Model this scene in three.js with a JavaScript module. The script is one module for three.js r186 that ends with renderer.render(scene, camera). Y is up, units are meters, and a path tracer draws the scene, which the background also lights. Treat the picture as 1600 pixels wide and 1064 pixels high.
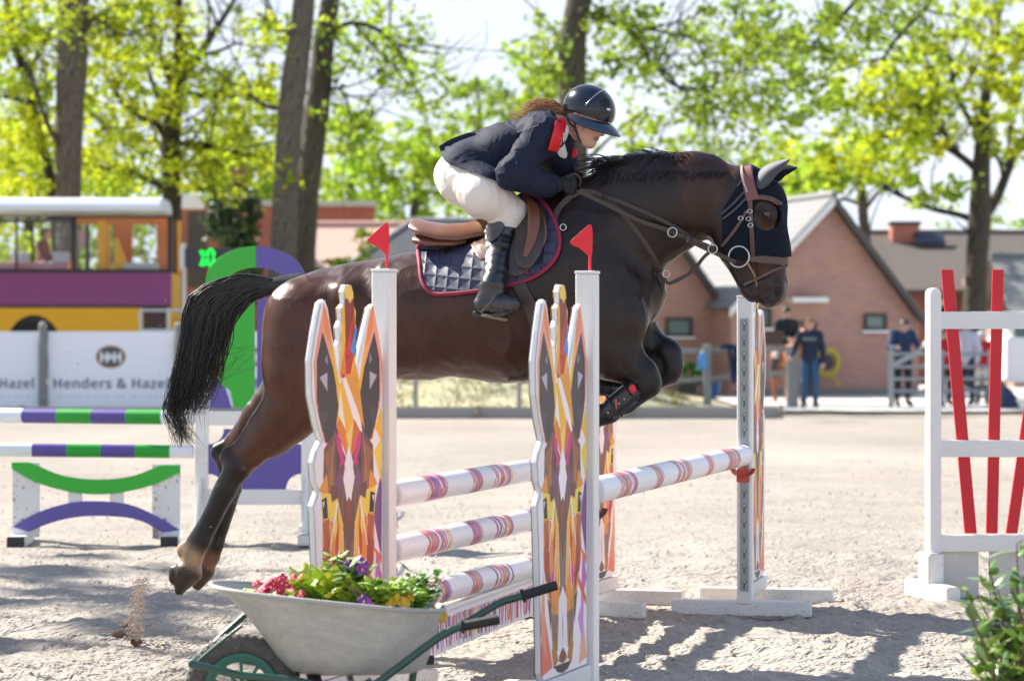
import * as THREE from 'three';
import { mergeGeometries, mergeVertices } from 'three/addons/utils/BufferGeometryUtils.js';
import { RoundedBoxGeometry } from 'three/addons/geometries/RoundedBoxGeometry.js';
import { ImprovedNoise } from 'three/addons/math/ImprovedNoise.js';

// ---------------------------------------------------------------- camera, sky, sun, exposure
const scene = new THREE.Scene();
const F = 4500, EYE = 1.5, HORIZON = 520;              // focal length and horizon in pixels of the 1600 x 1064 photograph
const camera = new THREE.PerspectiveCamera(2 * Math.atan(532 / F) * 180 / Math.PI, 1600 / 1064, 0.3, 1500);
camera.position.set(0, EYE, 0);
camera.lookAt(0, EYE, -10);
camera.setViewOffset(1600, 1064, 0, 532 - HORIZON, 1600, 1064);
camera.focus = 13.2;
camera.userData.fStop = 3.3;
camera.updateProjectionMatrix();

const SUN = new THREE.Vector3(-0.63, 0.64, -0.43).normalize();
const sky = (() => {                                    // pale spring sky, whitish low down
  const w = 256, h = 128, data = new Float32Array(w * h * 4);
  for (let j = 0; j < h; j++) for (let i = 0; i < w; i++) {
    const el = ((j + 0.5) / h - 0.5) * Math.PI, az = ((i + 0.5) / w) * Math.PI * 2;
    const e = Math.max(0, Math.sin(el));
    const dx = Math.cos(az), dz = Math.sin(az);
    const wisp = 0.5 + 0.5 * Math.sin(dx * 3.1 + e * 9) * Math.sin(dz * 4.3 - e * 7);
    const t = Math.pow(e, 0.75), c = 0.16 * wisp * (1 - t);
    const k = (j * w + i) * 4;
    data[k] = 0.86 * (1 - t) + 0.20 * t + c; data[k + 1] = 0.93 * (1 - t) + 0.33 * t + c; data[k + 2] = 1.02 * (1 - t) + 0.60 * t + c; data[k + 3] = 1;
  }
  const t = new THREE.DataTexture(data, w, h, THREE.RGBAFormat, THREE.FloatType);
  t.mapping = THREE.EquirectangularReflectionMapping; t.magFilter = THREE.LinearFilter; t.needsUpdate = true;
  return t;
})();
scene.background = sky; scene.environment = sky;
scene.backgroundIntensity = 0.5; scene.environmentIntensity = 0.5;

const sun = new THREE.DirectionalLight(new THREE.Color().setRGB(1, 0.93, 0.82), 5.0);
sun.position.copy(SUN).multiplyScalar(80).add(new THREE.Vector3(0, 0, -30));
sun.target.position.set(0, 0, -30);
sun.castShadow = true; sun.shadow.mapSize.set(4096, 4096); sun.shadow.radius = 1.3;
Object.assign(sun.shadow.camera, { left: -60, right: 60, top: 60, bottom: -60, near: 1, far: 240 });
scene.add(sun, sun.target);

const renderer = new THREE.WebGLRenderer({ antialias: true });
renderer.setSize(1024, 680);
renderer.shadowMap.enabled = true;
renderer.toneMapping = THREE.LinearToneMapping;
renderer.toneMappingExposure = 2.5;

// ---------------------------------------------------------------- helpers
const V = (x, y, z) => new THREE.Vector3(x, y, z);
function rng(seed) { let a = seed >>> 0; return () => { a = (a + 0x6D2B79F5) | 0; let t = Math.imul(a ^ (a >>> 15), 1 | a); t = (t + Math.imul(t ^ (t >>> 7), 61 | t)) ^ t; return ((t ^ (t >>> 14)) >>> 0) / 4294967296; }; }
const R0 = rng(7);
const noise = new ImprovedNoise();
const N3 = (x, y, z) => noise.noise(x + 37.3, y + 11.7, z + 71.1);
const lerp = (a, b, t) => a + (b - a) * t, clamp = (x, a, b) => Math.min(b, Math.max(a, x)), smooth = (a, b, x) => { const t = clamp((x - a) / (b - a), 0, 1); return t * t * (3 - 2 * t); };
// a measuring aid: the place at distance d (metres) that the photograph shows at pixel (x, y)
const P = (px, py, d) => V((px - 800) / F * d, EYE - (py - HORIZON) / F * d, -d);
const PX = (n, d) => n / F * d;

const used = {};
function numbered(n) { used[n] = (used[n] || 0) + 1; return used[n] === 1 ? n : n + '_' + String(used[n] - 1).padStart(3, '0'); }
function shade(m) { m.castShadow = true; m.receiveShadow = true; return m; }
function tag(o, label, category, group, kind) { if (label) o.userData.label = label; if (category) o.userData.category = category; if (group) o.userData.group = group; if (kind) o.userData.kind = kind; return o; }
function thing(name, label, category, pos = V(0, 0, 0), turn = 0, group) {
  const g = new THREE.Group(); g.name = numbered(name); g.position.copy(pos); g.rotation.y = turn; scene.add(g);
  return tag(g, label, category, group);
}
function part(name, geo, mat, parent, label) {
  const g = Array.isArray(geo) ? merge(geo) : geo;
  const m = shade(new THREE.Mesh(g, mat)); m.name = name; parent.add(m); if (label) m.userData.label = label; return m;
}
function single(name, label, category, geo, mat, pos = V(0, 0, 0), group) {
  const m = part(numbered(name), geo, mat, scene); m.position.copy(pos); return tag(m, label, category, group);
}
function struct(name, geo, mat) { const m = part(numbered(name), geo, mat, scene); m.userData.kind = 'structure'; return m; }
function merge(list) {
  const gs = list.map(g => { let h = g.index ? g.toNonIndexed() : g; for (const k of Object.keys(h.attributes)) if (!['position', 'normal', 'uv', 'color'].includes(k)) h.deleteAttribute(k); if (!h.attributes.normal) h.computeVertexNormals(); if (!h.attributes.uv) h.setAttribute('uv', new THREE.BufferAttribute(new Float32Array(h.attributes.position.count * 2), 2)); return h; });
  const anyC = gs.some(g => g.attributes.color);
  if (anyC) for (const g of gs) if (!g.attributes.color) g.setAttribute('color', new THREE.BufferAttribute(new Float32Array(g.attributes.position.count * 3).fill(1), 3));
  return gs.length === 1 ? gs[0] : mergeGeometries(gs, false);
}
const at = (g, x, y, z, rx = 0, ry = 0, rz = 0) => { if (rx || ry || rz) g.applyMatrix4(new THREE.Matrix4().makeRotationFromEuler(new THREE.Euler(rx, ry, rz, 'YXZ'))); return g.translate(x, y, z); };
function box(w, h, d, x = 0, y = 0, z = 0, r = 0.006, ry = 0, rx = 0, rz = 0) {
  const q = Math.min(r, w / 2.2, h / 2.2, d / 2.2);
  return at(q > 0.0005 ? new RoundedBoxGeometry(w, h, d, 2, q) : new THREE.BoxGeometry(w, h, d), x, y, z, rx, ry, rz);
}
// a tube through points with a radius per point, section flat x round
function tube(pts, rad, o = {}) {
  const { sides = 8, n = Math.max(2, pts.length * 4), flat = 1, up = V(0, 1, 0), cap = true, straight = false, tw = 0 } = o;
  const c = straight ? null : new THREE.CatmullRomCurve3(pts, false, 'centripetal');
  const m = straight ? pts.length - 1 : n, pos = [], nor = [], uv = [], idx = [];
  const rr = t => { if (typeof rad === 'function') return rad(t); if (!Array.isArray(rad)) return rad; const k = t * (rad.length - 1), i = Math.min(rad.length - 2, Math.floor(k)); return lerp(rad[i], rad[i + 1], k - i); };
  const ps = []; for (let i = 0; i <= m; i++) ps.push(straight ? pts[i] : c.getPoint(i / m));
  let side = null, len = 0;
  for (let i = 0; i <= m; i++) {
    const t = ps[Math.min(m, i + 1)].clone().sub(ps[Math.max(0, i - 1)]).normalize();
    if (!side) { side = up.clone().cross(t); if (side.lengthSq() < 1e-4) side = V(1, 0, 0).cross(t); } else side.addScaledVector(t, -side.dot(t));
    if (o.fixed) { side = up.clone().cross(t); }
    side.normalize(); if (tw) side.applyAxisAngle(t, tw / m);
    const b = t.clone().cross(side), r = rr(i / m); if (i) len += ps[i].distanceTo(ps[i - 1]);
    for (let j = 0; j <= sides; j++) {
      const a = j / sides * Math.PI * 2, cx = Math.cos(a), sy = Math.sin(a);
      pos.push(ps[i].x + (side.x * cx + b.x * sy * flat) * r, ps[i].y + (side.y * cx + b.y * sy * flat) * r, ps[i].z + (side.z * cx + b.z * sy * flat) * r);
      const nn = V(side.x * cx * flat + b.x * sy, side.y * cx * flat + b.y * sy, side.z * cx * flat + b.z * sy).normalize(); nor.push(nn.x, nn.y, nn.z);
      uv.push(j / sides, len);
    }
  }
  const s1 = sides + 1;
  for (let i = 0; i < m; i++) for (let j = 0; j < sides; j++) { const a = i * s1 + j, b = a + 1, c2 = a + s1, d = c2 + 1; idx.push(a, b, c2, b, d, c2); }
  if (cap) for (const [i, flip] of [[0, true], [m, false]]) {
    const t = ps[Math.min(m, i + 1)].clone().sub(ps[Math.max(0, i - 1)]).normalize().multiplyScalar(flip ? -1 : 1), k = pos.length / 3;
    pos.push(ps[i].x, ps[i].y, ps[i].z); nor.push(t.x, t.y, t.z); uv.push(0.5, 0);
    for (let j = 0; j <= sides; j++) { const q = (i * s1 + j) * 3; pos.push(pos[q], pos[q + 1], pos[q + 2]); nor.push(t.x, t.y, t.z); uv.push(0.5, 0); }
    for (let j = 0; j < sides; j++) flip ? idx.push(k, k + 2 + j, k + 1 + j) : idx.push(k, k + 1 + j, k + 2 + j);
  }
  const g = new THREE.BufferGeometry(); g.setAttribute('position', new THREE.Float32BufferAttribute(pos, 3)); g.setAttribute('normal', new THREE.Float32BufferAttribute(nor, 3)); g.setAttribute('uv', new THREE.Float32BufferAttribute(uv, 2)); g.setIndex(idx); return g;
}
const bar = (a, b, r, sides = 10) => tube([a, b], r, { straight: true, sides });
// a squared bar from a to b, width w (along up x direction), height h
function beam(a, b, w, h, r = 0.006) {
  const d = b.clone().sub(a), L = d.length(), g = box(w, h, L, 0, 0, 0, r), m = new THREE.Matrix4().lookAt(V(0, 0, 0), d, Math.abs(d.y) > 0.95 * L ? V(0, 0, 1) : V(0, 1, 0));
  return g.applyMatrix4(m).translate((a.x + b.x) / 2, (a.y + b.y) / 2, (a.z + b.z) / 2);
}
function extrude(pts, depth, o = {}) {
  const s = new THREE.Shape(); pts.forEach((p, i) => i ? s.lineTo(p[0], p[1]) : s.moveTo(p[0], p[1])); s.closePath();
  for (const h of o.holes || []) { const q = new THREE.Path(); h.forEach((p, i) => i ? q.lineTo(p[0], p[1]) : q.moveTo(p[0], p[1])); q.closePath(); s.holes.push(q); }
  const bev = o.bevel ?? 0.003;
  return new THREE.ExtrudeGeometry(s, { depth: depth - 2 * bev, bevelEnabled: bev > 0, bevelThickness: bev, bevelSize: bev, bevelOffset: -bev, bevelSegments: 2, curveSegments: 8, steps: 1 }).translate(0, 0, bev);
}
const spline = (pts, n, closed = true) => new THREE.CatmullRomCurve3(pts.map(p => V(p[0], p[1], 0)), closed, 'centripetal').getPoints(n).map(v => [v.x, v.y]);

// ---------------------------------------------------------------- signed distance fields and their surface (bones that join smoothly)
// bone: a, b (local), ra, rb, q = thickness across (local z) over thickness in the plane, k = blend, c = colour
function bone(a, b, ra, rb, o = {}) { return { a, b, ra, rb, q: o.q ?? 1, k: o.k ?? 0.04, c: o.c, t: o.t, dx: b.x - a.x, dy: b.y - a.y, dz: b.z - a.z }; }
function boneDist(s, x, y, z) {
  const iq = 1 / s.q; x -= s.a.x; y -= s.a.y; z -= s.a.z;
  const L2 = s.dx * s.dx + s.dy * s.dy + s.dz * s.dz, h = L2 > 1e-12 ? clamp((x * s.dx + y * s.dy + z * s.dz) / L2, 0, 1) : 0;
  const ex = x - s.dx * h, ey = y - s.dy * h, ez = (z - s.dz * h) * iq;
  return Math.sqrt(ex * ex + ey * ey + ez * ez) - (s.ra + (s.rb - s.ra) * h);
}
function field(bones, grow = 0) {
  return (x, y, z) => {
    let d = 1e3;
    for (let i = 0; i < bones.length; i++) {
      const s = bones[i], e = boneDist(s, x, y, z), k = s.k, df = d - e;
      if (df > k) d = e; else if (df > -k) { const h = 0.5 + 0.5 * df / k; d = d + (e - d) * h - k * h * (1 - h); }
    }
    return d - grow;
  };
}
function bounds(bones, pad) {
  const lo = V(1e9, 1e9, 1e9), hi = V(-1e9, -1e9, -1e9);
  for (const s of bones) for (const [p, r] of [[s.a, s.ra], [s.b, s.rb]]) { const e = r + pad; lo.min(V(p.x - e, p.y - e, p.z - e * Math.max(1, s.q))); hi.max(V(p.x + e, p.y + e, p.z + e * Math.max(1, s.q))); }
  return [lo, hi];
}
// surface nets
function isoMesh(f, lo, hi, cell, colorAt, uvScale = 1) {
  const nx = Math.ceil((hi.x - lo.x) / cell) + 2, ny = Math.ceil((hi.y - lo.y) / cell) + 2, nz = Math.ceil((hi.z - lo.z) / cell) + 2;
  const D = new Float32Array(nx * ny * nz).fill(9), B = 6, id = (i, j, k) => (k * ny + j) * nx + i;
  const X = i => lo.x + (i - 0.5) * cell, Y = j => lo.y + (j - 0.5) * cell, Z = k => lo.z + (k - 0.5) * cell;
  for (let k = 0; k < nz; k += B) for (let j = 0; j < ny; j += B) for (let i = 0; i < nx; i += B) {
    const dc = f(X(i + B / 2 - 0.5), Y(j + B / 2 - 0.5), Z(k + B / 2 - 0.5)), far = Math.abs(dc) * 0.42 > cell * B * 0.9;
    for (let c = k; c < Math.min(nz, k + B); c++) for (let b = j; b < Math.min(ny, j + B); b++) for (let a = i; a < Math.min(nx, i + B); a++) D[id(a, b, c)] = far ? dc : f(X(a), Y(b), Z(c));
  }
  const vi = new Int32Array(nx * ny * nz).fill(-1), pos = [], idx = [];
  for (let k = 0; k < nz - 1; k++) for (let j = 0; j < ny - 1; j++) for (let i = 0; i < nx - 1; i++) {
    let mask = 0; const v = [];
    for (let c = 0; c < 8; c++) { const d = D[id(i + (c & 1), j + ((c >> 1) & 1), k + (c >> 2))]; v.push(d); if (d < 0) mask |= 1 << c; }
    if (mask === 0 || mask === 255) continue;
    let sx = 0, sy = 0, sz = 0, n = 0;
    for (let c = 0; c < 8; c++) for (let ax = 0; ax < 3; ax++) { const e = c | (1 << ax); if (e === c) continue; if ((v[c] < 0) !== (v[e] < 0)) { const t = v[c] / (v[c] - v[e]); sx += (c & 1) + (ax === 0 ? t : 0); sy += ((c >> 1) & 1) + (ax === 1 ? t : 0); sz += (c >> 2) + (ax === 2 ? t : 0); n++; } }
    vi[id(i, j, k)] = pos.length / 3; pos.push(X(i) + sx / n * cell, Y(j) + sy / n * cell, Z(k) + sz / n * cell);
  }
  const quad = (a, b, c, d, flip) => { if (a < 0 || b < 0 || c < 0 || d < 0) return; flip ? idx.push(a, c, b, a, d, c) : idx.push(a, b, c, a, c, d); };
  for (let k = 1; k < nz - 1; k++) for (let j = 1; j < ny - 1; j++) for (let i = 1; i < nx - 1; i++) {
    const s = D[id(i, j, k)] < 0;
    if (s !== (D[id(i + 1, j, k)] < 0)) quad(vi[id(i, j - 1, k - 1)], vi[id(i, j, k - 1)], vi[id(i, j, k)], vi[id(i, j - 1, k)], !s);
    if (s !== (D[id(i, j + 1, k)] < 0)) quad(vi[id(i - 1, j, k - 1)], vi[id(i - 1, j, k)], vi[id(i, j, k)], vi[id(i, j, k - 1)], !s);
    if (s !== (D[id(i, j, k + 1)] < 0)) quad(vi[id(i - 1, j - 1, k)], vi[id(i, j - 1, k)], vi[id(i, j, k)], vi[id(i - 1, j, k)], !s);
  }
  const nor = new Float32Array(pos.length), uv = new Float32Array(pos.length / 3 * 2), h = cell * 0.7, col = colorAt ? new Float32Array(pos.length) : null;
  for (let i = 0; i < pos.length; i += 3) {
    const x = pos[i], y = pos[i + 1], z = pos[i + 2];
    let gx = f(x + h, y, z) - f(x - h, y, z), gy = f(x, y + h, z) - f(x, y - h, z), gz = f(x, y, z + h) - f(x, y, z - h); const l = Math.hypot(gx, gy, gz) || 1;
    nor[i] = gx / l; nor[i + 1] = gy / l; nor[i + 2] = gz / l; uv[i / 3 * 2] = x * uvScale + z * 0.7; uv[i / 3 * 2 + 1] = y * uvScale + z * 0.4;
    if (col) { const c = colorAt(x, y, z, nor[i], nor[i + 1], nor[i + 2]); col[i] = c[0]; col[i + 1] = c[1]; col[i + 2] = c[2]; }
  }
  const g = new THREE.BufferGeometry(); g.setAttribute('position', new THREE.Float32BufferAttribute(pos, 3)); g.setAttribute('normal', new THREE.BufferAttribute(nor, 3)); g.setAttribute('uv', new THREE.BufferAttribute(uv, 2)); if (col) g.setAttribute('color', new THREE.BufferAttribute(col, 3)); g.setIndex(idx);
  return g;
}
function boneMesh(bones, cell, grow = 0, colorAt, cut) {
  const f0 = field(bones, grow), f = cut ? (x, y, z) => Math.max(f0(x, y, z), cut(x, y, z)) : f0, [lo, hi] = bounds(bones, grow + cell * 2 + 0.01);
  return isoMesh(f, lo, hi, cell, colorAt);
}
// colour of the bones near a point, weighted
function boneColor(bones, sharp = 60) {
  const cs = bones.filter(b => b.c);
  return (x, y, z) => { let r = 0, g = 0, b = 0, w = 0; for (const s of cs) { const e = Math.exp(-sharp * Math.max(-0.03, boneDist(s, x, y, z))); r += s.c[0] * e; g += s.c[1] * e; b += s.c[2] * e; w += e; } return [r / w, g / w, b / w]; };
}

// ---------------------------------------------------------------- textures and materials
function canvasTex(w, h, draw, srgb = true) {
  const c = document.createElement('canvas'); c.width = w; c.height = h; const x = c.getContext('2d'); draw(x, w, h);
  const t = new THREE.CanvasTexture(c); if (srgb) t.colorSpace = THREE.SRGBColorSpace; t.wrapS = t.wrapT = THREE.RepeatWrapping; t.anisotropy = 8; return t;
}
function dataTex(n, fn, srgb = false) {             // fn(u, v) -> [r, g, b] 0..1
  const d = new Uint8Array(n * n * 4);
  for (let j = 0; j < n; j++) for (let i = 0; i < n; i++) { const c = fn(i / n, j / n), k = (j * n + i) * 4; d[k] = clamp(c[0], 0, 1) * 255; d[k + 1] = clamp(c[1], 0, 1) * 255; d[k + 2] = clamp(c[2], 0, 1) * 255; d[k + 3] = 255; }
  const t = new THREE.DataTexture(d, n, n); t.magFilter = THREE.LinearFilter; t.minFilter = THREE.LinearMipmapLinearFilter; t.generateMipmaps = true; t.wrapS = t.wrapT = THREE.RepeatWrapping; if (srgb) t.colorSpace = THREE.SRGBColorSpace; t.needsUpdate = true; return t;
}
// tileable noise
const tn = (u, v, f, s = 0) => { const a = u * Math.PI * 2, b = v * Math.PI * 2, r = f / 6.283; return N3(Math.cos(a) * r + s, Math.sin(a) * r + Math.cos(b) * r * 1.3, Math.sin(b) * r + s * 2.1 + Math.cos(b) * r * 0.4); };
const grainTex = dataTex(256, (u, v) => { const g = 0.5 + 0.25 * tn(u, v, 20) + 0.25 * tn(u, v, 60, 5) + 0.2 * tn(u, v, 150, 9); return [g, g, g]; });
const dirtTex = dataTex(256, (u, v) => { const g = clamp(0.965 + 0.05 * tn(u, v, 6) + 0.04 * tn(u, v, 40, 3) - (tn(u, v, 90, 6) > 0.66 ? 0.14 : 0), 0, 1); return [g, g * 0.99, g * 0.97]; });
const galvTex = dataTex(256, (u, v) => { const a = tn(u, v, 14, 2), b = tn(u, v, 70, 5), s = tn(u, v, 4, 9); const g = 0.84 + 0.10 * a + 0.10 * b - 0.16 * Math.max(0, s) - (tn(u, v, 110, 4) > 0.55 ? 0.3 : 0); return [g, g * 0.99, g * 0.96]; });
const mudTex = canvasTex(512, 256, (x, w, h) => { const r = rng(12); x.fillStyle = '#f4f4f3'; x.fillRect(0, 0, w, h); for (let i = 0; i < 900; i++) { const y = h * (1 - Math.pow(r(), 2.2)), s = 0.6 + 3.5 * Math.pow(r(), 4); x.fillStyle = `rgba(${120 + r() * 40 | 0},${105 + r() * 30 | 0},${85 + r() * 25 | 0},${0.25 + r() * 0.5})`; x.beginPath(); x.ellipse(r() * w, y, s * (1 + r()), s, r() * 3, 0, 7); x.fill(); } x.fillStyle = 'rgba(150,135,115,0.25)'; for (let i = 0; i < 60; i++) x.fillRect(r() * w, h - 6 - r() * 26, 4 + r() * 30, 30); x.fillStyle = 'rgba(70,70,72,0.4)'; for (let i = 0; i < 26; i++) x.fillRect(r() * w, r() * h, 2 + r() * 22, 1 + r() * 1.5); });
const rep = (t, x, y) => { const c = t.clone(); c.repeat.set(x, y); c.needsUpdate = true; return c; };
const C = (r, g, b) => new THREE.Color().setRGB(r, g, b);
function mat(color, rough = 0.6, o = {}) { const Cl = o.physical || o.sheen || o.clearcoat || o.transmission ? THREE.MeshPhysicalMaterial : THREE.MeshStandardMaterial; const { physical, ...q } = o; return new Cl({ color: color.isColor ? color : new THREE.Color(color), roughness: rough, side: THREE.DoubleSide, ...q }); }
const M = {
  white: mat(C(0.78, 0.78, 0.78), 0.38, { map: dirtTex }), whiteFar: mat(C(0.74, 0.75, 0.77), 0.5), whiteMud: mat(C(0.78, 0.78, 0.77), 0.5, { map: mudTex }), alu: mat(C(0.52, 0.55, 0.56), 0.45, { metalness: 0.25 }),
  green: mat(C(0.03, 0.42, 0.03), 0.35), purple: mat(C(0.11, 0.085, 0.33), 0.4), red: mat(C(0.62, 0.006, 0.02), 0.35, { map: dirtTex }), redFlag: mat(C(0.75, 0.015, 0.03), 0.5),
  dark: mat(C(0.02, 0.02, 0.022), 0.5), darkGreen: mat(C(0.012, 0.062, 0.043), 0.35, { clearcoat: 0.4, clearcoatRoughness: 0.3 }), rubber: mat(C(0.02, 0.02, 0.02), 0.8, { bumpMap: grainTex, bumpScale: 0.002 }), grip: mat(C(0.018, 0.017, 0.017), 0.6, { bumpMap: rep(grainTex, 2, 30), bumpScale: 0.0015 }),
  galv: mat(C(0.52, 0.52, 0.50), 0.6, { metalness: 0.15, bumpMap: rep(grainTex, 3, 3), bumpScale: 0.0012, map: galvTex }), rust: mat(C(0.2, 0.05, 0.035), 0.7),
  wood: mat(C(0.26, 0.22, 0.18), 0.8, { map: dirtTex, bumpMap: grainTex, bumpScale: 0.004 }), woodGrey: mat(C(0.30, 0.29, 0.28), 0.85, { bumpMap: grainTex, bumpScale: 0.004 }),
  steel: mat(C(0.55, 0.55, 0.53), 0.28, { metalness: 0.9 }), glass: mat(C(0.95, 0.96, 0.97), 0.03, { transmission: 1, thickness: 0, specularIntensity: 0.3 }), soil: mat(C(0.045, 0.028, 0.02), 0.95, { bumpMap: grainTex, bumpScale: 0.02 }),
};
// ---------------------------------------------------------------- the ground: one sheet of arena sand, sculpted near the jump
function sandHeight(x, z, sp) {
  let h = 0; const f = s => smooth(s, s * 0.3, sp);                 // leave out what the grid cannot hold
  h += 0.030 * N3(x * 0.9, z * 0.9, 1) * f(0.6);
  h += 0.034 * N3(x * 3.1, z * 3.1, 4) * f(0.2);
  const c = N3(x * 8.3, z * 8.3, 9); h += 0.026 * Math.max(0, c - 0.08) * f(0.08) * (1 + N3(x * 1.5, z * 1.5, 3)) - 0.03 * Math.max(0, -c - 0.3) * f(0.08);
  h += 0.012 * N3(x * 24, z * 24, 15) * f(0.035);
  h += 0.008 * N3(x * 60, z * 60, 21) * f(0.02);
  if (sp < 0.09) { // hoof prints: shallow pits with a raised lip
    const cs = 0.42, ci = Math.floor(x / cs), cj = Math.floor(z / cs);
    for (let a = ci - 1; a <= ci + 1; a++) for (let b = cj - 1; b <= cj + 1; b++) { const q = Math.sin(a * 127.1 + b * 311.7) * 43758.5453, u = q - Math.floor(q), q2 = Math.sin(a * 269.5 + b * 183.3) * 24634.6345, v = q2 - Math.floor(q2); if (u > 0.72) continue; const cx = (a + 0.2 + 0.6 * v) * cs, cz = (b + 0.2 + 0.6 * (u / 0.72)) * cs, rr = 0.06 + 0.035 * v, dd = Math.hypot((x - cx), (z - cz) * 0.9) / rr; if (dd < 2) h += 0.024 * (0.4 + u) * (dd < 1 ? -(1 - dd * dd) : 0) + 0.014 * Math.exp(-((dd - 1.25) ** 2) / 0.06) * (0.6 + 0.6 * N3(x * 14, z * 14, 5)); }
  }
  return h;
}
{
  const xs = [], zs = [];
  for (let x = 0; x < 2.6; x += 0.016) xs.push(x); for (let x = 2.6, s = 0.02; x < 500; x += s, s *= 1.09) xs.push(x);
  const X = [...xs.slice(1).reverse().map(v => -v), ...xs];
  for (let z = 8; z < 16.5; z += 0.02) zs.push(z); for (let z = 16.5, s = 0.024; z < 900; z += s, s *= 1.028) zs.push(z);
  const Z = [...[40, 10, 3, -2, -5, -6.5, -7.5], ...zs.map(z => -z)];
  const pos = [], uv = [], idx = [], col = [], nx = X.length;
  for (let j = 0; j < Z.length; j++) for (let i = 0; i < nx; i++) {
    const sp = Math.max(Math.abs(X[Math.min(nx - 1, i + 1)] - X[i]), Math.abs(Z[Math.min(Z.length - 1, j + 1)] - Z[j]) * 0.8);
    pos.push(X[i], sandHeight(X[i], Z[j], sp), Z[j]); uv.push(X[i] / 2.3, Z[j] / 2.3); { const k = 0.93 + 0.2 * N3(X[i] * 0.35, Z[j] * 0.18, 2) + 0.10 * N3(X[i] * 1.4, Z[j] * 0.9, 6); col.push(k, k * (0.99 + 0.02 * N3(X[i] * 0.5, Z[j] * 0.3, 9)), k * 0.985); }
  }
  for (let j = 0; j < Z.length - 1; j++) for (let i = 0; i < nx - 1; i++) { const a = j * nx + i; idx.push(a, a + 1, a + nx, a + 1, a + nx + 1, a + nx); }
  const g = new THREE.BufferGeometry(); g.setAttribute('position', new THREE.Float32BufferAttribute(pos, 3)); g.setAttribute('uv', new THREE.Float32BufferAttribute(uv, 2)); g.setAttribute('color', new THREE.Float32BufferAttribute(col, 3)); g.setIndex(idx); g.computeVertexNormals();
  const sandMap = dataTex(512, (u, v) => { const a = tn(u, v, 5), b = tn(u, v, 22, 3), c = tn(u, v, 90, 7), d = tn(u, v, 200, 2); const g = 0.80 + 0.10 * a + 0.10 * b + 0.12 * c + 0.1 * d - (tn(u, v, 60, 8) > 0.55 ? 0.2 : 0); return [g, g * 0.955, g * 0.90]; });
  const sandBump = dataTex(512, (u, v) => { const g = 0.5 + 0.3 * tn(u, v, 30) + 0.25 * tn(u, v, 80, 4) + 0.2 * tn(u, v, 170, 6); return [g, g, g]; });
  struct('ground', g, mat(C(0.425, 0.395, 0.362), 0.95, { vertexColors: true, map: sandMap, bumpMap: sandBump, bumpScale: 0.035 }));

  // loose crumbs of sand
  const r = rng(17), cg = new THREE.DodecahedronGeometry(0.011, 0), n = 6000, im = new THREE.InstancedMesh(cg, mat(C(0.46, 0.42, 0.37), 0.95), n), m4 = new THREE.Matrix4(), q = new THREE.Quaternion();
  for (let i = 0; i < n; i++) { const z = -(9.5 + 24 * Math.pow(r(), 1.5)), x = (r() - 0.5) * 2 * (0.5 + 0.19 * -z), s = 0.2 + 0.8 * Math.pow(r(), 3); q.setFromEuler(new THREE.Euler(r() * 6, r() * 6, r() * 6)); m4.compose(V(x, sandHeight(x, z, 0.018) + s * 0.004, z), q, V(s * 1.3, s * 0.8, s)); im.setMatrixAt(i, m4); const k = 0.6 + 0.6 * r(); im.setColorAt(i, C(k, k, k)); }
  im.name = 'sand_crumbs'; scene.add(tag(im, 'loose crumbs of sand scattered over the arena floor', 'sand', null, 'stuff'));
}
// ---------------------------------------------------------------- the show jump in the middle: four standards with printed horse-head wings
const WING_W = 0.66;
// outline of the wing seen from its printed side: x 0 (outer end) .. WING_W (post), y height
const wingOutline = (() => {
  const L = [], W = WING_W, p = (x, y) => L.push([x * W, y]);
  p(0.10, 0.085); p(0.05, 0.12); p(0.05, 0.20); p(0.03, 0.45); p(0.0, 0.70); p(-0.02, 0.82); p(0.03, 0.86); p(0.05, 0.885); p(0.0, 0.92); p(-0.02, 1.0); p(0.02, 1.045); p(0.10, 1.09);
  p(0.03, 1.16); p(-0.05, 1.28); p(-0.06, 1.42); p(0.0, 1.54); p(0.05, 1.62); p(0.08, 1.66); p(0.13, 1.675); p(0.17, 1.64); p(0.22, 1.55); p(0.34, 1.36);
  p(0.355, 1.44); p(0.34, 1.48); p(0.365, 1.51); p(0.35, 1.56); p(0.39, 1.59); p(0.38, 1.64); p(0.43, 1.66); p(0.42, 1.71); p(0.46, 1.74); p(0.52, 1.74); p(0.55, 1.71); p(0.555, 1.66); p(0.59, 1.63); p(0.58, 1.58); p(0.61, 1.55); p(0.59, 1.51); p(0.60, 1.47); p(0.585, 1.42); p(0.60, 1.37);
  p(0.74, 1.55); p(0.82, 1.645); p(0.87, 1.66); p(0.91, 1.63); p(0.97, 1.52); p(1.0, 1.40); p(1.0, 0.085);
  return L;
})();
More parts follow.
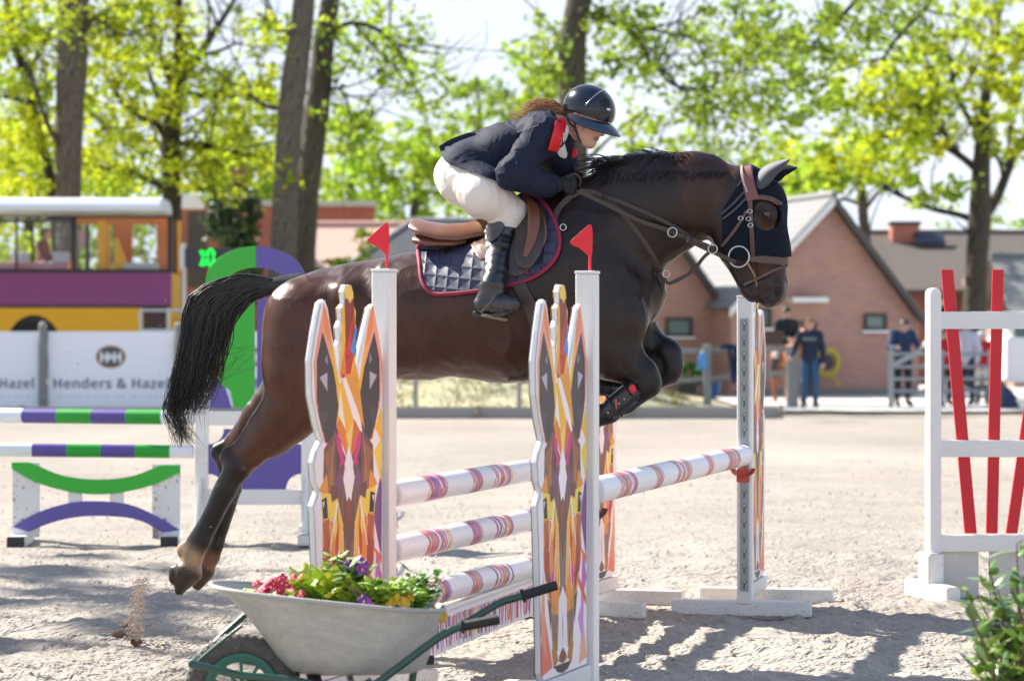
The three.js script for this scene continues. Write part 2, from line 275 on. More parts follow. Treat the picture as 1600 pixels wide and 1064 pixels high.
const wingPrint = canvasTex(768, 1792, (x, w, h) => {
  // the print: a generic faceted horse face, mirrored about the middle, on white
  const X = u => (u + 0.08) / 1.16 * w, Y = y => h - y / 1.8 * h; x.fillStyle = '#f3eff2'; x.fillRect(0, 0, w, h);
  const tri = (pts, c, mirror = true) => { for (const m of mirror ? [0, 1] : [0]) { x.fillStyle = c; x.beginPath(); pts.forEach((p, i) => { const u = m ? 0.97 - p[0] : p[0]; i ? x.lineTo(X(u), Y(p[1])) : x.moveTo(X(u), Y(p[1])); }); x.closePath(); x.fill(); } };
  const br = '#74493a', dk = '#383138', mid = '#9c623c', or = '#ec8420', ye = '#f8bf28', ly = '#f6d84a', pk = '#d61d86', rd = '#c8321f', pu = '#7a4b95', wh = '#fbf6f8', go = '#b9802e', sal = '#e8745a';
  // background shards at the lower sides
  tri([[0.02, 0.1], [0.28, 0.13], [0.1, 0.4]], sal, false); tri([[0.03, 0.3], [0.1, 0.55], [0.16, 0.16]], '#e79a7c', false); tri([[0.85, 0.75], [0.99, 0.95], [0.98, 0.55]], pu, false); tri([[0.9, 0.6], [0.99, 0.47], [0.86, 0.33]], '#c46bb8', false); tri([[0.82, 0.1], [0.99, 0.12], [0.9, 0.32]], '#efb090', false);
  tri([[0.83, 0.62], [0.99, 0.56], [0.97, 0.52]], sal, false); tri([[0.8, 0.3], [0.94, 0.42], [0.9, 0.18]], '#c58fd0', false); tri([[0.8, 0.5], [0.98, 0.38], [0.98, 0.34], [0.78, 0.47]], '#e0603c', false);
  // ears
  tri([[0.02, 1.5], [0.12, 1.66], [0.2, 1.58], [0.4, 1.2], [0.32, 1.02], [0.12, 1.08], [0.0, 1.24], [-0.03, 1.4]], '#f0a286'); tri([[0.1, 1.54], [0.36, 1.28], [0.32, 1.05], [0.14, 1.08], [0.02, 1.25], [0.02, 1.42]], dk); tri([[0.1, 1.54], [0.22, 1.42], [0.2, 1.2], [0.05, 1.3]], '#3d3238'); tri([[0.06, 1.35], [0.17, 1.29], [0.17, 1.37]], '#b9b2c4'); tri([[0.13, 1.42], [0.18, 1.4], [0.17, 1.45]], '#8f8796'); tri([[0.03, 1.22], [0.1, 1.12], [0.2, 1.2]], '#4b4148');
  tri([[0.12, 1.62], [0.18, 1.58], [0.37, 1.28], [0.34, 1.24]], ye); tri([[0.11, 1.66], [0.16, 1.63], [0.24, 1.46], [0.12, 1.56]], '#ef8d52');
  // forelock
  tri([[0.35, 1.34], [0.39, 1.75], [0.58, 1.75], [0.62, 1.34]], ye, false); tri([[0.36, 1.36], [0.52, 1.65], [0.6, 1.5], [0.47, 1.3]], rd, false); tri([[0.42, 1.68], [0.56, 1.68], [0.58, 1.52], [0.44, 1.4]], '#8e2f22', false); tri([[0.5, 1.46], [0.62, 1.6], [0.62, 1.42]], '#4b8ed8', false); tri([[0.4, 1.72], [0.52, 1.76], [0.57, 1.7], [0.5, 1.66]], '#f7cf5a', false); tri([[0.48, 1.34], [0.62, 1.42], [0.6, 1.3]], '#f4a024', false); tri([[0.37, 1.36], [0.43, 1.5], [0.44, 1.36]], or, false); tri([[0.42, 1.44], [0.56, 1.62], [0.5, 1.44]], '#d92a26', false);
  // brow
  tri([[0.3, 1.15], [0.38, 1.34], [0.62, 1.34], [0.68, 1.12], [0.49, 0.98]], ye, false); tri([[0.38, 1.34], [0.5, 1.36], [0.7, 1.1], [0.66, 1.06]], wh, false); tri([[0.42, 1.36], [0.62, 1.36], [0.72, 1.12]], '#e9a02a', false); tri([[0.3, 1.14], [0.4, 1.22], [0.49, 0.97]], or, false); tri([[0.44, 1.1], [0.56, 1.16], [0.52, 1.03]], '#fbd877', false); tri([[0.56, 1.17], [0.68, 1.1], [0.49, 0.97]], '#d96a24', false); tri([[0.3, 1.3], [0.4, 1.34], [0.36, 1.16]], '#f7c33a', false); tri([[0.33, 1.19], [0.36, 1.3], [0.44, 1.12]], '#fff2df', false);
  // face sides
  tri([[0.28, 1.12], [0.49, 0.97], [0.485, 0.7], [0.1, 0.78], [0.12, 1.05]], br); tri([[0.3, 1.12], [0.37, 1.08], [0.42, 0.98], [0.32, 0.97]], pk); tri([[0.12, 1.02], [0.28, 1.08], [0.22, 0.9]], mid); tri([[0.1, 0.9], [0.26, 0.98], [0.28, 0.86]], '#a06a3a'); tri([[0.28, 0.96], [0.4, 0.93], [0.34, 0.82]], '#7b4a7a'); tri([[0.05, 0.88], [0.16, 0.95], [0.2, 0.84]], '#e8992f'); tri([[0.2, 0.9], [0.34, 0.88], [0.3, 0.78]], '#6d4632'); tri([[0.3, 1.06], [0.36, 1.0], [0.3, 0.92]], '#4e3030');
  tri([[0.485, 0.76], [0.4, 0.92], [0.485, 1.06]], wh); tri([[0.485, 1.06], [0.42, 0.98], [0.44, 0.9]], '#f6eef4');
  tri([[0.86, 1.02], [0.99, 1.08], [0.98, 0.88]], ly, false); tri([[0.88, 1.12], [0.98, 1.22], [0.99, 1.06]], ye, false);
  // eyes
  tri([[0.08, 0.87], [0.22, 0.86], [0.26, 0.76], [0.1, 0.74]], ly); tri([[0.09, 0.84], [0.16, 0.85], [0.18, 0.76], [0.11, 0.76]], '#1b1517'); tri([[0.1, 0.83], [0.13, 0.835], [0.115, 0.8]], '#e9eefc');
  // long nose planes
  tri([[0.1, 0.76], [0.485, 0.72], [0.485, 0.3], [0.24, 0.34], [0.1, 0.56]], or); tri([[0.22, 0.82], [0.32, 0.84], [0.3, 0.6]], ly); tri([[0.32, 0.84], [0.4, 0.72], [0.34, 0.56]], '#f7c948'); tri([[0.4, 0.72], [0.485, 0.78], [0.485, 0.3], [0.43, 0.4]], br); tri([[0.43, 0.8], [0.485, 0.84], [0.485, 0.7]], '#8c4a2c'); tri([[0.42, 0.68], [0.485, 0.56], [0.485, 0.44], [0.44, 0.46]], '#8a6f60'); tri([[0.1, 0.74], [0.2, 0.76], [0.16, 0.58]], '#b5642a'); tri([[0.1, 0.62], [0.2, 0.72], [0.24, 0.5], [0.14, 0.5]], '#a8402c'); tri([[0.2, 0.76], [0.28, 0.66], [0.22, 0.52]], '#f09a3a'); tri([[0.28, 0.66], [0.34, 0.74], [0.32, 0.46]], '#cf3b24'); tri([[0.34, 0.76], [0.39, 0.7], [0.4, 0.44], [0.36, 0.46]], ye); tri([[0.24, 0.5], [0.32, 0.56], [0.3, 0.42]], pk); tri([[0.12, 0.56], [0.24, 0.5], [0.26, 0.38]], '#7d3b33'); tri([[0.26, 0.44], [0.4, 0.5], [0.34, 0.32]], '#e59a2e'); tri([[0.2, 0.62], [0.21, 0.62], [0.33, 0.82], [0.31, 0.83]], wh); tri([[0.33, 0.62], [0.345, 0.62], [0.31, 0.44], [0.3, 0.45]], wh); tri([[0.39, 0.7], [0.4, 0.7], [0.43, 0.46], [0.415, 0.46]], '#fbe9d0'); tri([[0.24, 0.36], [0.34, 0.42], [0.32, 0.28]], '#c98a2c'); tri([[0.18, 0.42], [0.26, 0.4], [0.24, 0.28]], '#4d3a2c');
  // muzzle
  tri([[0.24, 0.36], [0.4, 0.34], [0.38, 0.18], [0.28, 0.2]], '#86695a'); tri([[0.4, 0.4], [0.485, 0.46], [0.485, 0.2], [0.4, 0.22]], '#eceaf0'); tri([[0.26, 0.2], [0.36, 0.3], [0.4, 0.15], [0.3, 0.12]], '#b87d2c'); tri([[0.3, 0.28], [0.36, 0.26], [0.36, 0.16]], '#7a5a3c'); tri([[0.3, 0.13], [0.38, 0.1], [0.485, 0.09], [0.485, 0.13]], '#33262a'); tri([[0.38, 0.15], [0.485, 0.2], [0.485, 0.13]], '#8a3a30'); tri([[0.36, 0.2], [0.42, 0.18], [0.4, 0.14]], wh); tri([[0.47, 0.3], [0.485, 0.36], [0.5, 0.3], [0.485, 0.2]], '#c99a9a', false); tri([[0.48, 0.19], [0.49, 0.19], [0.49, 0.14], [0.48, 0.14]], '#26406e', false);
  // thin white seams between facets
  x.strokeStyle = 'rgba(255,250,250,0.65)'; x.lineWidth = 2.2; for (const m of [0, 1]) for (const [a, b] of [[[0.28, 1.12], [0.2, 0.84]], [[0.1, 0.56], [0.26, 0.8]], [[0.3, 0.78], [0.24, 0.36]], [[0.4, 0.92], [0.36, 0.5]], [[0.14, 0.5], [0.3, 0.34]]]) { const q = p => [X(m ? 0.97 - p[0] : p[0]), Y(p[1])]; x.beginPath(); x.moveTo(...q(a)); x.lineTo(...q(b)); x.stroke(); }
});
const wingPrintMat = mat(C(0.95, 0.9, 0.9), 0.5, { map: wingPrint });
function wingGeo() {
  const th = 0.024, body = extrude(wingOutline, th, { bevel: 0.006 });
  const faces = [1, -1].map(s => {
    const sh = new THREE.Shape(); wingOutline.forEach((q, i) => { const cx = WING_W * 0.48, k = 0.992, X = cx + (q[0] - cx) * k, Y = q[1] < 0.1 ? q[1] + 0.003 : q[1] - 0.003; i ? sh.lineTo(X, Y) : sh.moveTo(X, Y); });
    const g = new THREE.ShapeGeometry(sh), p = g.attributes.position, uv = [];
    for (let i = 0; i < p.count; i++) uv.push((p.getX(i) / WING_W + 0.08) / 1.16, p.getY(i) / 1.8);
    g.setAttribute('uv', new THREE.Float32BufferAttribute(uv, 2)); if (s < 0) { const ix = g.index.array; for (let i = 0; i < ix.length; i += 3) { const t = ix[i]; ix[i] = ix[i + 1]; ix[i + 1] = t; } g.computeVertexNormals(); }
    return g.translate(0, 0, s > 0 ? th + 0.0025 : -0.0025);
  });
  return [body, merge(faces)];
}
const [wingBody, wingFace] = wingGeo();
const trackTex = canvasTex(64, 256, (x, w, h) => { x.fillStyle = '#a9b0ae'; x.fillRect(0, 0, w, h); for (let i = 0; i < 2; i++) { const y = 26 + i * 128; x.fillStyle = '#6d7674'; x.beginPath(); x.arc(32, y + 24, 17, 0, 7); x.fill(); x.fillRect(24, y + 30, 16, 54); x.fillStyle = '#d9dedd'; x.beginPath(); x.arc(32, y + 22, 9, 0, 7); x.fill(); } });
// a standard: foot of two beams and a tie, post with key-hole track, wing; local x points outward along the fence
function standard(label, foot, dir, H, o = {}) {
  const turn = Math.atan2(-dir[1], dir[0]);
  const t = thing('jump_standard', label, 'jump standard', foot, turn, 'standards of the printed oxer jump');
  const pw = 0.08;
  part('post', [box(pw, H - 0.07, pw, 0, 0.07 + (H - 0.07) / 2, 0, 0.008), box(pw * 1.06, 0.012, pw * 1.06, 0, H + 0.006, 0, 0.004)], M.white, t);
  const strip = new THREE.BoxGeometry(0.045, H - 0.25, 0.006); { const uv = strip.attributes.uv; for (let i = 0; i < uv.count; i++) uv.setY(i, uv.getY(i) * (H - 0.25) / 0.16); }
  strip.rotateY(Math.PI / 2); strip.translate(-pw / 2 - 0.002, 0.14 + (H - 0.25) / 2, 0);
  part('track', strip, mat(C(0.8, 0.8, 0.8), 0.5, { map: trackTex, metalness: 0.2 }), t);
  const foots = [0.0, WING_W + 0.08];
  foots.forEach((fx, i) => part('foot_beam', box(0.07, 0.085, o.beam || 0.74, fx, 0.0475, i ? 0.02 : (o.off ?? -0.02), 0.008), M.whiteMud, t));
  part('tie_beam', box(WING_W + 0.01, 0.075, 0.06, (WING_W + 0.08) / 2 + 0.005, 0.13, 0, 0.006), M.whiteMud, t);
  const w = new THREE.Group();
  // printed side faces local +z when the standard is seen from there
  const wb = part('wing', wingBody, M.white, t); const flip = o.flip ? -1 : 1;
  const place = m => { m.position.set(pw / 2 + 0.006 + WING_W, 0.092, flip > 0 ? 0.014 : -0.014); m.scale.y = 0.917; m.rotation.y = Math.PI; };
  place(wb); const wf = part('wing_print', wingFace, wingPrintMat, wb);
  return t;
}
const SA = V(-0.5155, 0, -11.6), SB = V(0.304, 0, -11.6), SC = V(1.233, 0, -15.2), SD = V(0.36, 0, -15.15);
standard('printed horse-head standard nearest the hind legs, rising behind the flower wheelbarrow', SA, [-0.345, 0.939], 1.745);
standard('printed horse-head standard with red flag in front of the forelegs, wheelbarrow grip before it', SB, [-0.305, 0.952], 1.737);
standard('standard with key-hole track below the muzzle, single pole hung on it', SC, [0.21, -0.978], 1.685);
standard('standard mostly hidden behind the flagged post, orange print showing past the forelegs', SD, [0.28, -0.96], 1.60);
// red flags on the two near posts
for (const [s, H, lab] of [[SA, 1.757, 'small red flag on the post above the horse\'s loin'], [SB, 1.749, 'small red flag on the post before the horse\'s chest']]) {
  const t = thing('jump_flag', lab, 'flag', V(s.x + 0.01, H, s.z), 0, 'red flags on the near posts');
  part('flagstaff', bar(V(0, -0.02, 0), V(0, 0.185, 0), 0.006), M.redFlag, t);
  const pts = spline([[0.006, 0.185], [-0.004, 0.185], [-0.04, 0.155], [-0.074, 0.123], [-0.079, 0.114], [-0.072, 0.106], [-0.04, 0.09], [0.004, 0.052], [0.006, 0.05]], 40);
  part('cloth', extrude(pts, 0.004, { bevel: 0.001 }), M.redFlag, t);
}
// poles: printed bands computed along the length
const bandTex = (seed, bands) => canvasTex(1024, 64, (x, w, h) => {
  const r = rng(seed); x.fillStyle = '#efedf1'; x.fillRect(0, 0, w, h);
  const cols = ['#b4326f', '#7b4b9a', '#d9853a', '#c23a5a', '#e7b04b', '#8a3563', '#d05a8f', '#a86bb0'];
  for (const [c, wd] of bands) for (let i = 0; i < 26; i++) { const u = (c + (r() - 0.5) * wd) * w; x.fillStyle = cols[Math.floor(r() * cols.length)]; x.globalAlpha = 0.8; const s = (r() - 0.5) * 14; const k = 1 + r() * wd * w * 0.09; x.beginPath(); x.moveTo(u, 0); x.lineTo(u + k, 0); x.lineTo(u + k + s, h); x.lineTo(u + s, h); x.fill(); }
  x.globalAlpha = 0.25; for (let i = 0; i < 500; i++) { x.fillStyle = r() < 0.5 ? '#6b645f' : '#ffffff'; x.fillRect(r() * w, r() * h, 1 + r() * 5, 1); } x.globalAlpha = 1;
});
function pole(label, a, b, r, tex, group, seed = 1) {
  const d = b.clone().sub(a), L = d.length(), t = thing('jump_pole', label, 'jump pole', a, 0, group);
  t.quaternion.setFromUnitVectors(V(1, 0, 0), d.clone().normalize());
  const g = new THREE.CylinderGeometry(r, r, L, 28, 12, true); const uv = g.attributes.uv; for (let i = 0; i < uv.count; i++) { const u = uv.getX(i); uv.setXY(i, uv.getY(i), u * 2); }
  g.rotateZ(-Math.PI / 2).translate(L / 2, 0, 0);
  const shaft = part('shaft', g, mat(C(0.9, 0.9, 0.9), 0.4, { map: tex }), t);
  for (const e of [0, 1]) { const c = new THREE.LatheGeometry([V(0, 0, 0), V(r * 0.45, 0, 0), V(r * 0.47, 0.006, 0), V(r * 0.55, 0.004, 0), V(r * 0.9, 0.004, 0), V(r * 1.01, -0.003, 0), V(r * 1.012, -0.03, 0)].map(v => new THREE.Vector2(v.x, v.y)), 28); c.rotateZ(e ? -Math.PI / 2 : Math.PI / 2).translate(e ? L : 0, 0, 0); part('end_cap', c, M.whiteFar, t); }
  return t;
}
// cups that carry the poles, parts of no standard: small steel cups pinned to the posts
function cup(label, p, m = M.rust) {
  const t = thing('pole_cup', label, 'pole cup', p, 0.34, 'cups that carry the poles');
  const pr = []; for (let i = 0; i <= 10; i++) { const a = Math.PI + i / 10 * Math.PI; pr.push([Math.cos(a) * 0.06, Math.sin(a) * 0.045]); } for (let i = 10; i >= 0; i--) { const a = Math.PI + i / 10 * Math.PI; pr.push([Math.cos(a) * 0.054, Math.sin(a) * 0.039]); }
  part('cup_tray', extrude(pr, 0.06, { bevel: 0.001 }).translate(0, -0.012, -0.03), m, t);
  part('cup_plate', box(0.07, 0.07, 0.012, 0, -0.05, 0.0, 0.003), m, t);
}
const dirAD = SD.clone().sub(SA).normalize(), dirBC = SC.clone().sub(SB).normalize();
const along = (s, dir, m, y) => V(s.x + dir.x * m, y, s.z + dir.z * m);
const LAD = SD.distanceTo(SA), LBC = SC.distanceTo(SB);
[[0.843, 0.825, 'topmost'], [0.618, 0.575, 'middle'], [0.405, 0.335, 'lowest']].forEach(([ya, yd, w], i) => {
  const lab = ['uppermost of three banded white poles behind the flower wheelbarrow', 'middle one of three banded white poles behind the flower wheelbarrow', 'lowest of three banded white poles, just above the printed plank'][i];
  pole(lab, along(SA, dirAD, 0.06, ya), along(SA, dirAD, LAD - 0.06, yd), 0.055, bandTex(21 + i, [[0.17, 0.10], [0.35, 0.05], [0.49, 0.09], [0.68, 0.05], [0.85, 0.1]]), 'banded poles of the oxer');
  cup(['pale cup under the uppermost pole on the left-standing post', 'pale cup under the middle pole on the post by the flowers', 'pale cup under the lowest pole on the post by the flowers'][i].replace('left-standing ', 'near '), along(SA, dirAD, 0.075, ya - 0.055), M.whiteFar);
  cup(['far-side cup of the uppermost pole', 'far-side cup of the middle pole', 'far-side cup of the lowest pole'][i] + ' behind the flagged post', along(SA, dirAD, LAD - 0.075, yd - 0.055), M.whiteFar);
});
pole('single banded white pole between the flagged post and the key-hole post', along(SB, dirBC, 0.06, 0.858), along(SB, dirBC, LBC - 0.05, 0.855), 0.055, bandTex(31, [[0.14, 0.09], [0.32, 0.045], [0.48, 0.09], [0.66, 0.045], [0.84, 0.09]]), 'banded poles of the oxer');
cup('rusty red cup on the flagged post under the single pole', along(SB, dirBC, 0.075, 0.80)); cup('red cup on the key-hole post under the single pole', along(SC, dirBC, -0.075, 0.80), mat(C(0.5, 0.05, 0.04), 0.5));
{ // printed plank near the ground
  const a = along(SA, dirAD, 0.1, 0.205), b = along(SA, dirAD, LAD - 0.1, 0.205), L = a.distanceTo(b);
  const t = thing('jump_plank', 'low plank printed with purple and orange shards, behind the wheelbarrow handles', 'jump plank', a, Math.atan2(-(b.z - a.z), b.x - a.x));
  const tex = canvasTex(1024, 96, (x, w, h) => { const r = rng(77); x.fillStyle = '#f2eef2'; x.fillRect(0, 0, w, h); const cols = ['#a33a6b', '#7b4b9a', '#d9853a', '#b5345a', '#e7b04b', '#8f7a70', '#c46ba8', '#93406d', '#caa2cf']; for (let i = 0; i < 150; i++) { const u = i / 150 * w + r() * 6; x.fillStyle = cols[Math.floor(r() * cols.length)]; const s = (r() - 0.5) * 22, k = 2 + r() * 9; x.beginPath(); x.moveTo(u, 8 + r() * 8); x.lineTo(u + k, 8); x.lineTo(u + k * (0.3 + r()) + s, h - r() * 14); x.lineTo(u + s, h - r() * 20); x.fill(); } });
  part('board', box(L, 0.17, 0.022, L / 2, 0, 0, 0.004), M.white, t);
  const f = new THREE.PlaneGeometry(L - 0.02, 0.158).translate(L / 2, 0, 0.0135); part('board_print', f, mat(C(0.92, 0.9, 0.92), 0.4, { map: tex }), t);
  part('edge_rail', bar(V(0, 0.095, 0), V(L, 0.095, 0), 0.016), M.white, t);
  part('foot', box(0.05, 0.14, 0.3, 0.15, -0.155, 0, 0.004), M.whiteMud, t); part('foot', box(0.05, 0.14, 0.3, L - 0.15, -0.155, 0, 0.004), M.whiteMud, t);
}

// ---------------------------------------------------------------- green and purple jump behind the horse
{
  const d = 20.4, c = P(151, 850, d); c.y = 0;
  const t = thing('jump_gate', 'low white jump filler with green hanging arc and purple arch on block feet', 'jump filler', c, 0.05);
  const s = 1 / F * d, X = px => (px - 151) * s, Y = py => EYE - (py - HORIZON) * s;
  const zt = 0.03;
  part('end_board', extrude([[X(20), Y(722)], [X(62), Y(722)], [X(62), Y(838)], [X(20), Y(838)]], zt), M.whiteMud, t); part('end_board', extrude([[X(237), Y(726)], [X(281), Y(726)], [X(281), Y(842)], [X(237), Y(842)]], zt), M.whiteMud, t);
  part('middle_board', extrude([[X(106), Y(755)], [X(128), Y(755)], [X(128), Y(795)], [X(106), Y(795)]], zt), M.white, t); part('middle_board', extrude([[X(171), Y(755)], [X(193), Y(755)], [X(193), Y(795)], [X(171), Y(795)]], zt), M.white, t);
  const arc = (pts, n = 24) => spline(pts, n, false);
  const gTop = arc([[X(48), Y(722)], [X(95), Y(742)], [X(150), Y(749)], [X(205), Y(744)], [X(250), Y(727)]]), gBot = arc([[X(281), Y(737)], [X(240), Y(757)], [X(190), Y(769)], [X(145), Y(772)], [X(100), Y(766)], [X(55), Y(752)], [X(19), Y(731)]]);
  part('hanging_arc', extrude([[X(19), Y(722)], ...gTop, [X(281), Y(727)], ...gBot], 0.05).translate(0, 0, -0.004), M.green, t);
  const pTop = arc([[X(20), Y(822)], [X(62), Y(799)], [X(110), Y(785)], [X(155), Y(783)], [X(200), Y(788)], [X(245), Y(807)], [X(281), Y(828)]]), pBot = arc([[X(255), Y(832)], [X(215), Y(812)], [X(165), Y(806)], [X(115), Y(808)], [X(75), Y(818)], [X(45), Y(830)]]);
  part('arch', extrude([...pTop, ...pBot], 0.05).translate(0, 0, -0.004), M.purple, t);
  for (const px of [33, 268]) { part('foot', box(0.12, 0.075, 0.62, X(px), 0.0375, 0, 0.006), M.whiteMud, t); part('foot_end', box(0.122, 0.077, 0.03, X(px), 0.0385, 0.325, 0.004), M.dark, t); part('bracket', box(0.12, 0.07, 0.06, X(px), 0.11, 0.01, 0.006), M.whiteFar, t); }
  const poleTex = (u0, du) => canvasTex(1024, 32, (x, w, h) => { x.fillStyle = '#e9edf2'; x.fillRect(0, 0, w, h); const cols = ['#5b4a96', '#1f9e2b']; for (let i = 0; i < 4; i++) { x.fillStyle = cols[i % 2]; x.fillRect(w * (u0 + i * du), 0, w * du, h); } for (let i = 0; i < 4; i++) { x.fillStyle = cols[i % 2]; x.fillRect(w * (0.05 + i * du), 0, w * du, h); } });
  pole('lower white pole with purple and green bands above the arch filler', P(-310, 700, d + 0.1), P(301, 706, d + 0.1), 0.047, poleTex(0.589, 0.088), 'purple and green banded poles');
  pole('upper white pole with purple and green bands before the lettered boards', P(-360, 646, d + 1.2), P(300, 652, d + 0.1), 0.054, poleTex(0.614, 0.08), 'purple and green banded poles');
}
{
  const d = 20.6, s = d / F, c = P(398, 850, d); c.y = 0;
  const t = thing('jump_standard', 'green and purple jump standard with arched top behind the horse\'s tail', 'jump standard', c, 0);
  const X = px => (px - 398) * s, Y = py => EYE - (py - HORIZON) * s, th = 0.06;
  const rect = (x0, y0, x1, y1, z = th) => extrude([[X(x0), Y(y1)], [X(x1), Y(y1)], [X(x1), Y(y0)], [X(x0), Y(y0)]], z, { bevel: 0.004 });
  part('post', rect(305, 640, 326, 846), M.white, t); part('post', rect(471, 640, 492, 846), M.white, t);
  part('rail', rect(326, 643, 471, 664).translate(0, 0, 0.003), M.white, t); part('rail', rect(326, 764, 471, 788).translate(0, 0, 0.003), M.white, t);
  for (const px of [315, 481]) { part('foot', box(0.1, 0.075, 0.7, X(px), 0.0375, 0, 0.006), M.whiteMud, t); part('foot_block', box(0.13, 0.05, 0.12, X(px), 0.1, 0.02, 0.006), M.whiteMud, t); part('brace', extrude([[0, 0.08], [0.26, 0.08], [0.03, 0.46], [0, 0.46]], 0.03).rotateY(-Math.PI / 2).translate(X(px) + 0.015, 0, 0.06), M.whiteMud, t); }
  const notch = (x0, y0, x1, y1, r) => { const q = []; const cor = (cx, cy, a0) => { for (let i = 0; i <= 6; i++) { const a = a0 - i / 6 * Math.PI / 2; q.push([X(cx + Math.cos(a) * r), Y(cy - Math.sin(a) * r)]); } }; cor(x0, y1, Math.PI / 2); cor(x1, y1, Math.PI); cor(x1, y0, -Math.PI / 2); cor(x0, y0, 0); return q; };
  part('lower_panel', extrude(notch(326, 670, 471, 764, 24), 0.03).translate(0, 0, 0.015), M.purple, t);
  const half = (a0, a1) => { const q = []; for (let i = 0; i <= 20; i++) { const a = lerp(a0, a1, i / 20); q.push([X(400 + Math.cos(a) * 78), Y(440 - Math.sin(a) * 55)]); } for (let i = 20; i >= 0; i--) { const a = lerp(a0, a1, i / 20); q.push([X(400 + Math.cos(a) * 52), Y(452 - Math.sin(a) * 34)]); } return q; };
  part('arch_half', extrude(half(Math.PI / 2, Math.PI * 1.05), 0.035).translate(0, 0, 0.014), M.green, t, 'green half of the arched top'); part('arch_half', extrude(half(-Math.PI * 0.05, Math.PI / 2), 0.035).translate(0, 0, 0.014), M.purple, t, 'purple half of the arched top');
  part('upper_panel', extrude([[X(324), Y(448)], [X(398), Y(470)], [X(398), Y(638)], [X(366), Y(638)], [X(360), Y(610)], [X(345), Y(600)], [X(330), Y(560)]], 0.03).translate(0, 0, 0.016), M.green, t, 'green half panel'); part('upper_panel', extrude([[X(402), Y(470)], [X(476), Y(448)], [X(470), Y(560)], [X(455), Y(600)], [X(440), Y(610)], [X(434), Y(638)], [X(402), Y(638)]], 0.03).translate(0, 0, 0.016), M.purple, t, 'purple half panel');
  part('side_panel', extrude([[X(330), Y(580)], [X(352), Y(606)], [X(362), Y(638)], [X(328), Y(638)]], 0.03).translate(0, 0, 0.014), M.purple, t);
}
// ---------------------------------------------------------------- white standard with red slats
{
  const d = 16.15, s = d / F, c = P(1545, 935, d); c.y = 0;
  const t = thing('jump_standard', 'white jump standard with fanned red slats, cut by the frame', 'jump standard', c, 0);
  const X = px => (px - 1545) * s, Y = py => EYE - (py - HORIZON) * s;
  const capped = (x0, x1) => { const q = [[X(x0), 0.05], [X(x1), 0.05]]; for (let i = 0; i <= 8; i++) { const a = i / 8 * Math.PI; q.push([X((x0 + x1) / 2 + Math.cos(a) * (x1 - x0) / 2), Y(459 - Math.sin(a) * 9)]); } return q; };
  part('post', extrude(capped(1449, 1469), 0.07, { bevel: 0.008 }).translate(0, 0, -0.035).rotateY(0.35).translate(X(1459) - X(1459) * Math.cos(0.35), 0, X(1459) * Math.sin(0.35)), M.white, t);
  part('post', extrude(capped(1640, 1660), 0.07, { bevel: 0.008 }).translate(0, 0, -0.035), M.white, t);
  for (const [y0, y1] of [[487, 514], [688, 714], [836, 862]]) part('rail', box(X(1640) - X(1469), Y(y0) - Y(y1), 0.035, (X(1640) + X(1469)) / 2, (Y(y0) + Y(y1)) / 2, 0.0, 0.004), M.white, t);
  for (const [xt, yt, xb, yb, w] of [[1482, 421, 1519, 834, 19], [1562, 421, 1552, 834, 18], [1640, 440, 1583, 834, 18], [1700, 500, 1616, 834, 18]]) part('slat', extrude([[X(xb - w / 2), Y(yb)], [X(xb + w / 2), Y(yb)], [X(xt + w / 2), Y(yt)], [X(xt - w / 2), Y(yt)]], 0.022).translate(0, 0, -0.042), M.red, t);
  for (const [x0, x1] of [[1472, 1531], [1546, 1604], [1612, 1640]]) part('lower_board', extrude([[X(x0), Y(936)], [X(x1), Y(936)], [X(x1), Y(862)], [X(x0), Y(862)]], 0.018).translate(0, 0, -0.03), mat(C(0.62, 0.60, 0.58), 0.5, { map: dirtTex }), t);
  for (const px of [1456, 1650]) { part('foot', box(0.085, 0.1, 0.62, X(px), 0.05, 0.02, 0.012, 0.25), M.whiteMud, t); part('foot_block', box(0.1, 0.2, 0.16, X(px), 0.17, 0.0, 0.02, 0.25), M.whiteMud, t); }
}
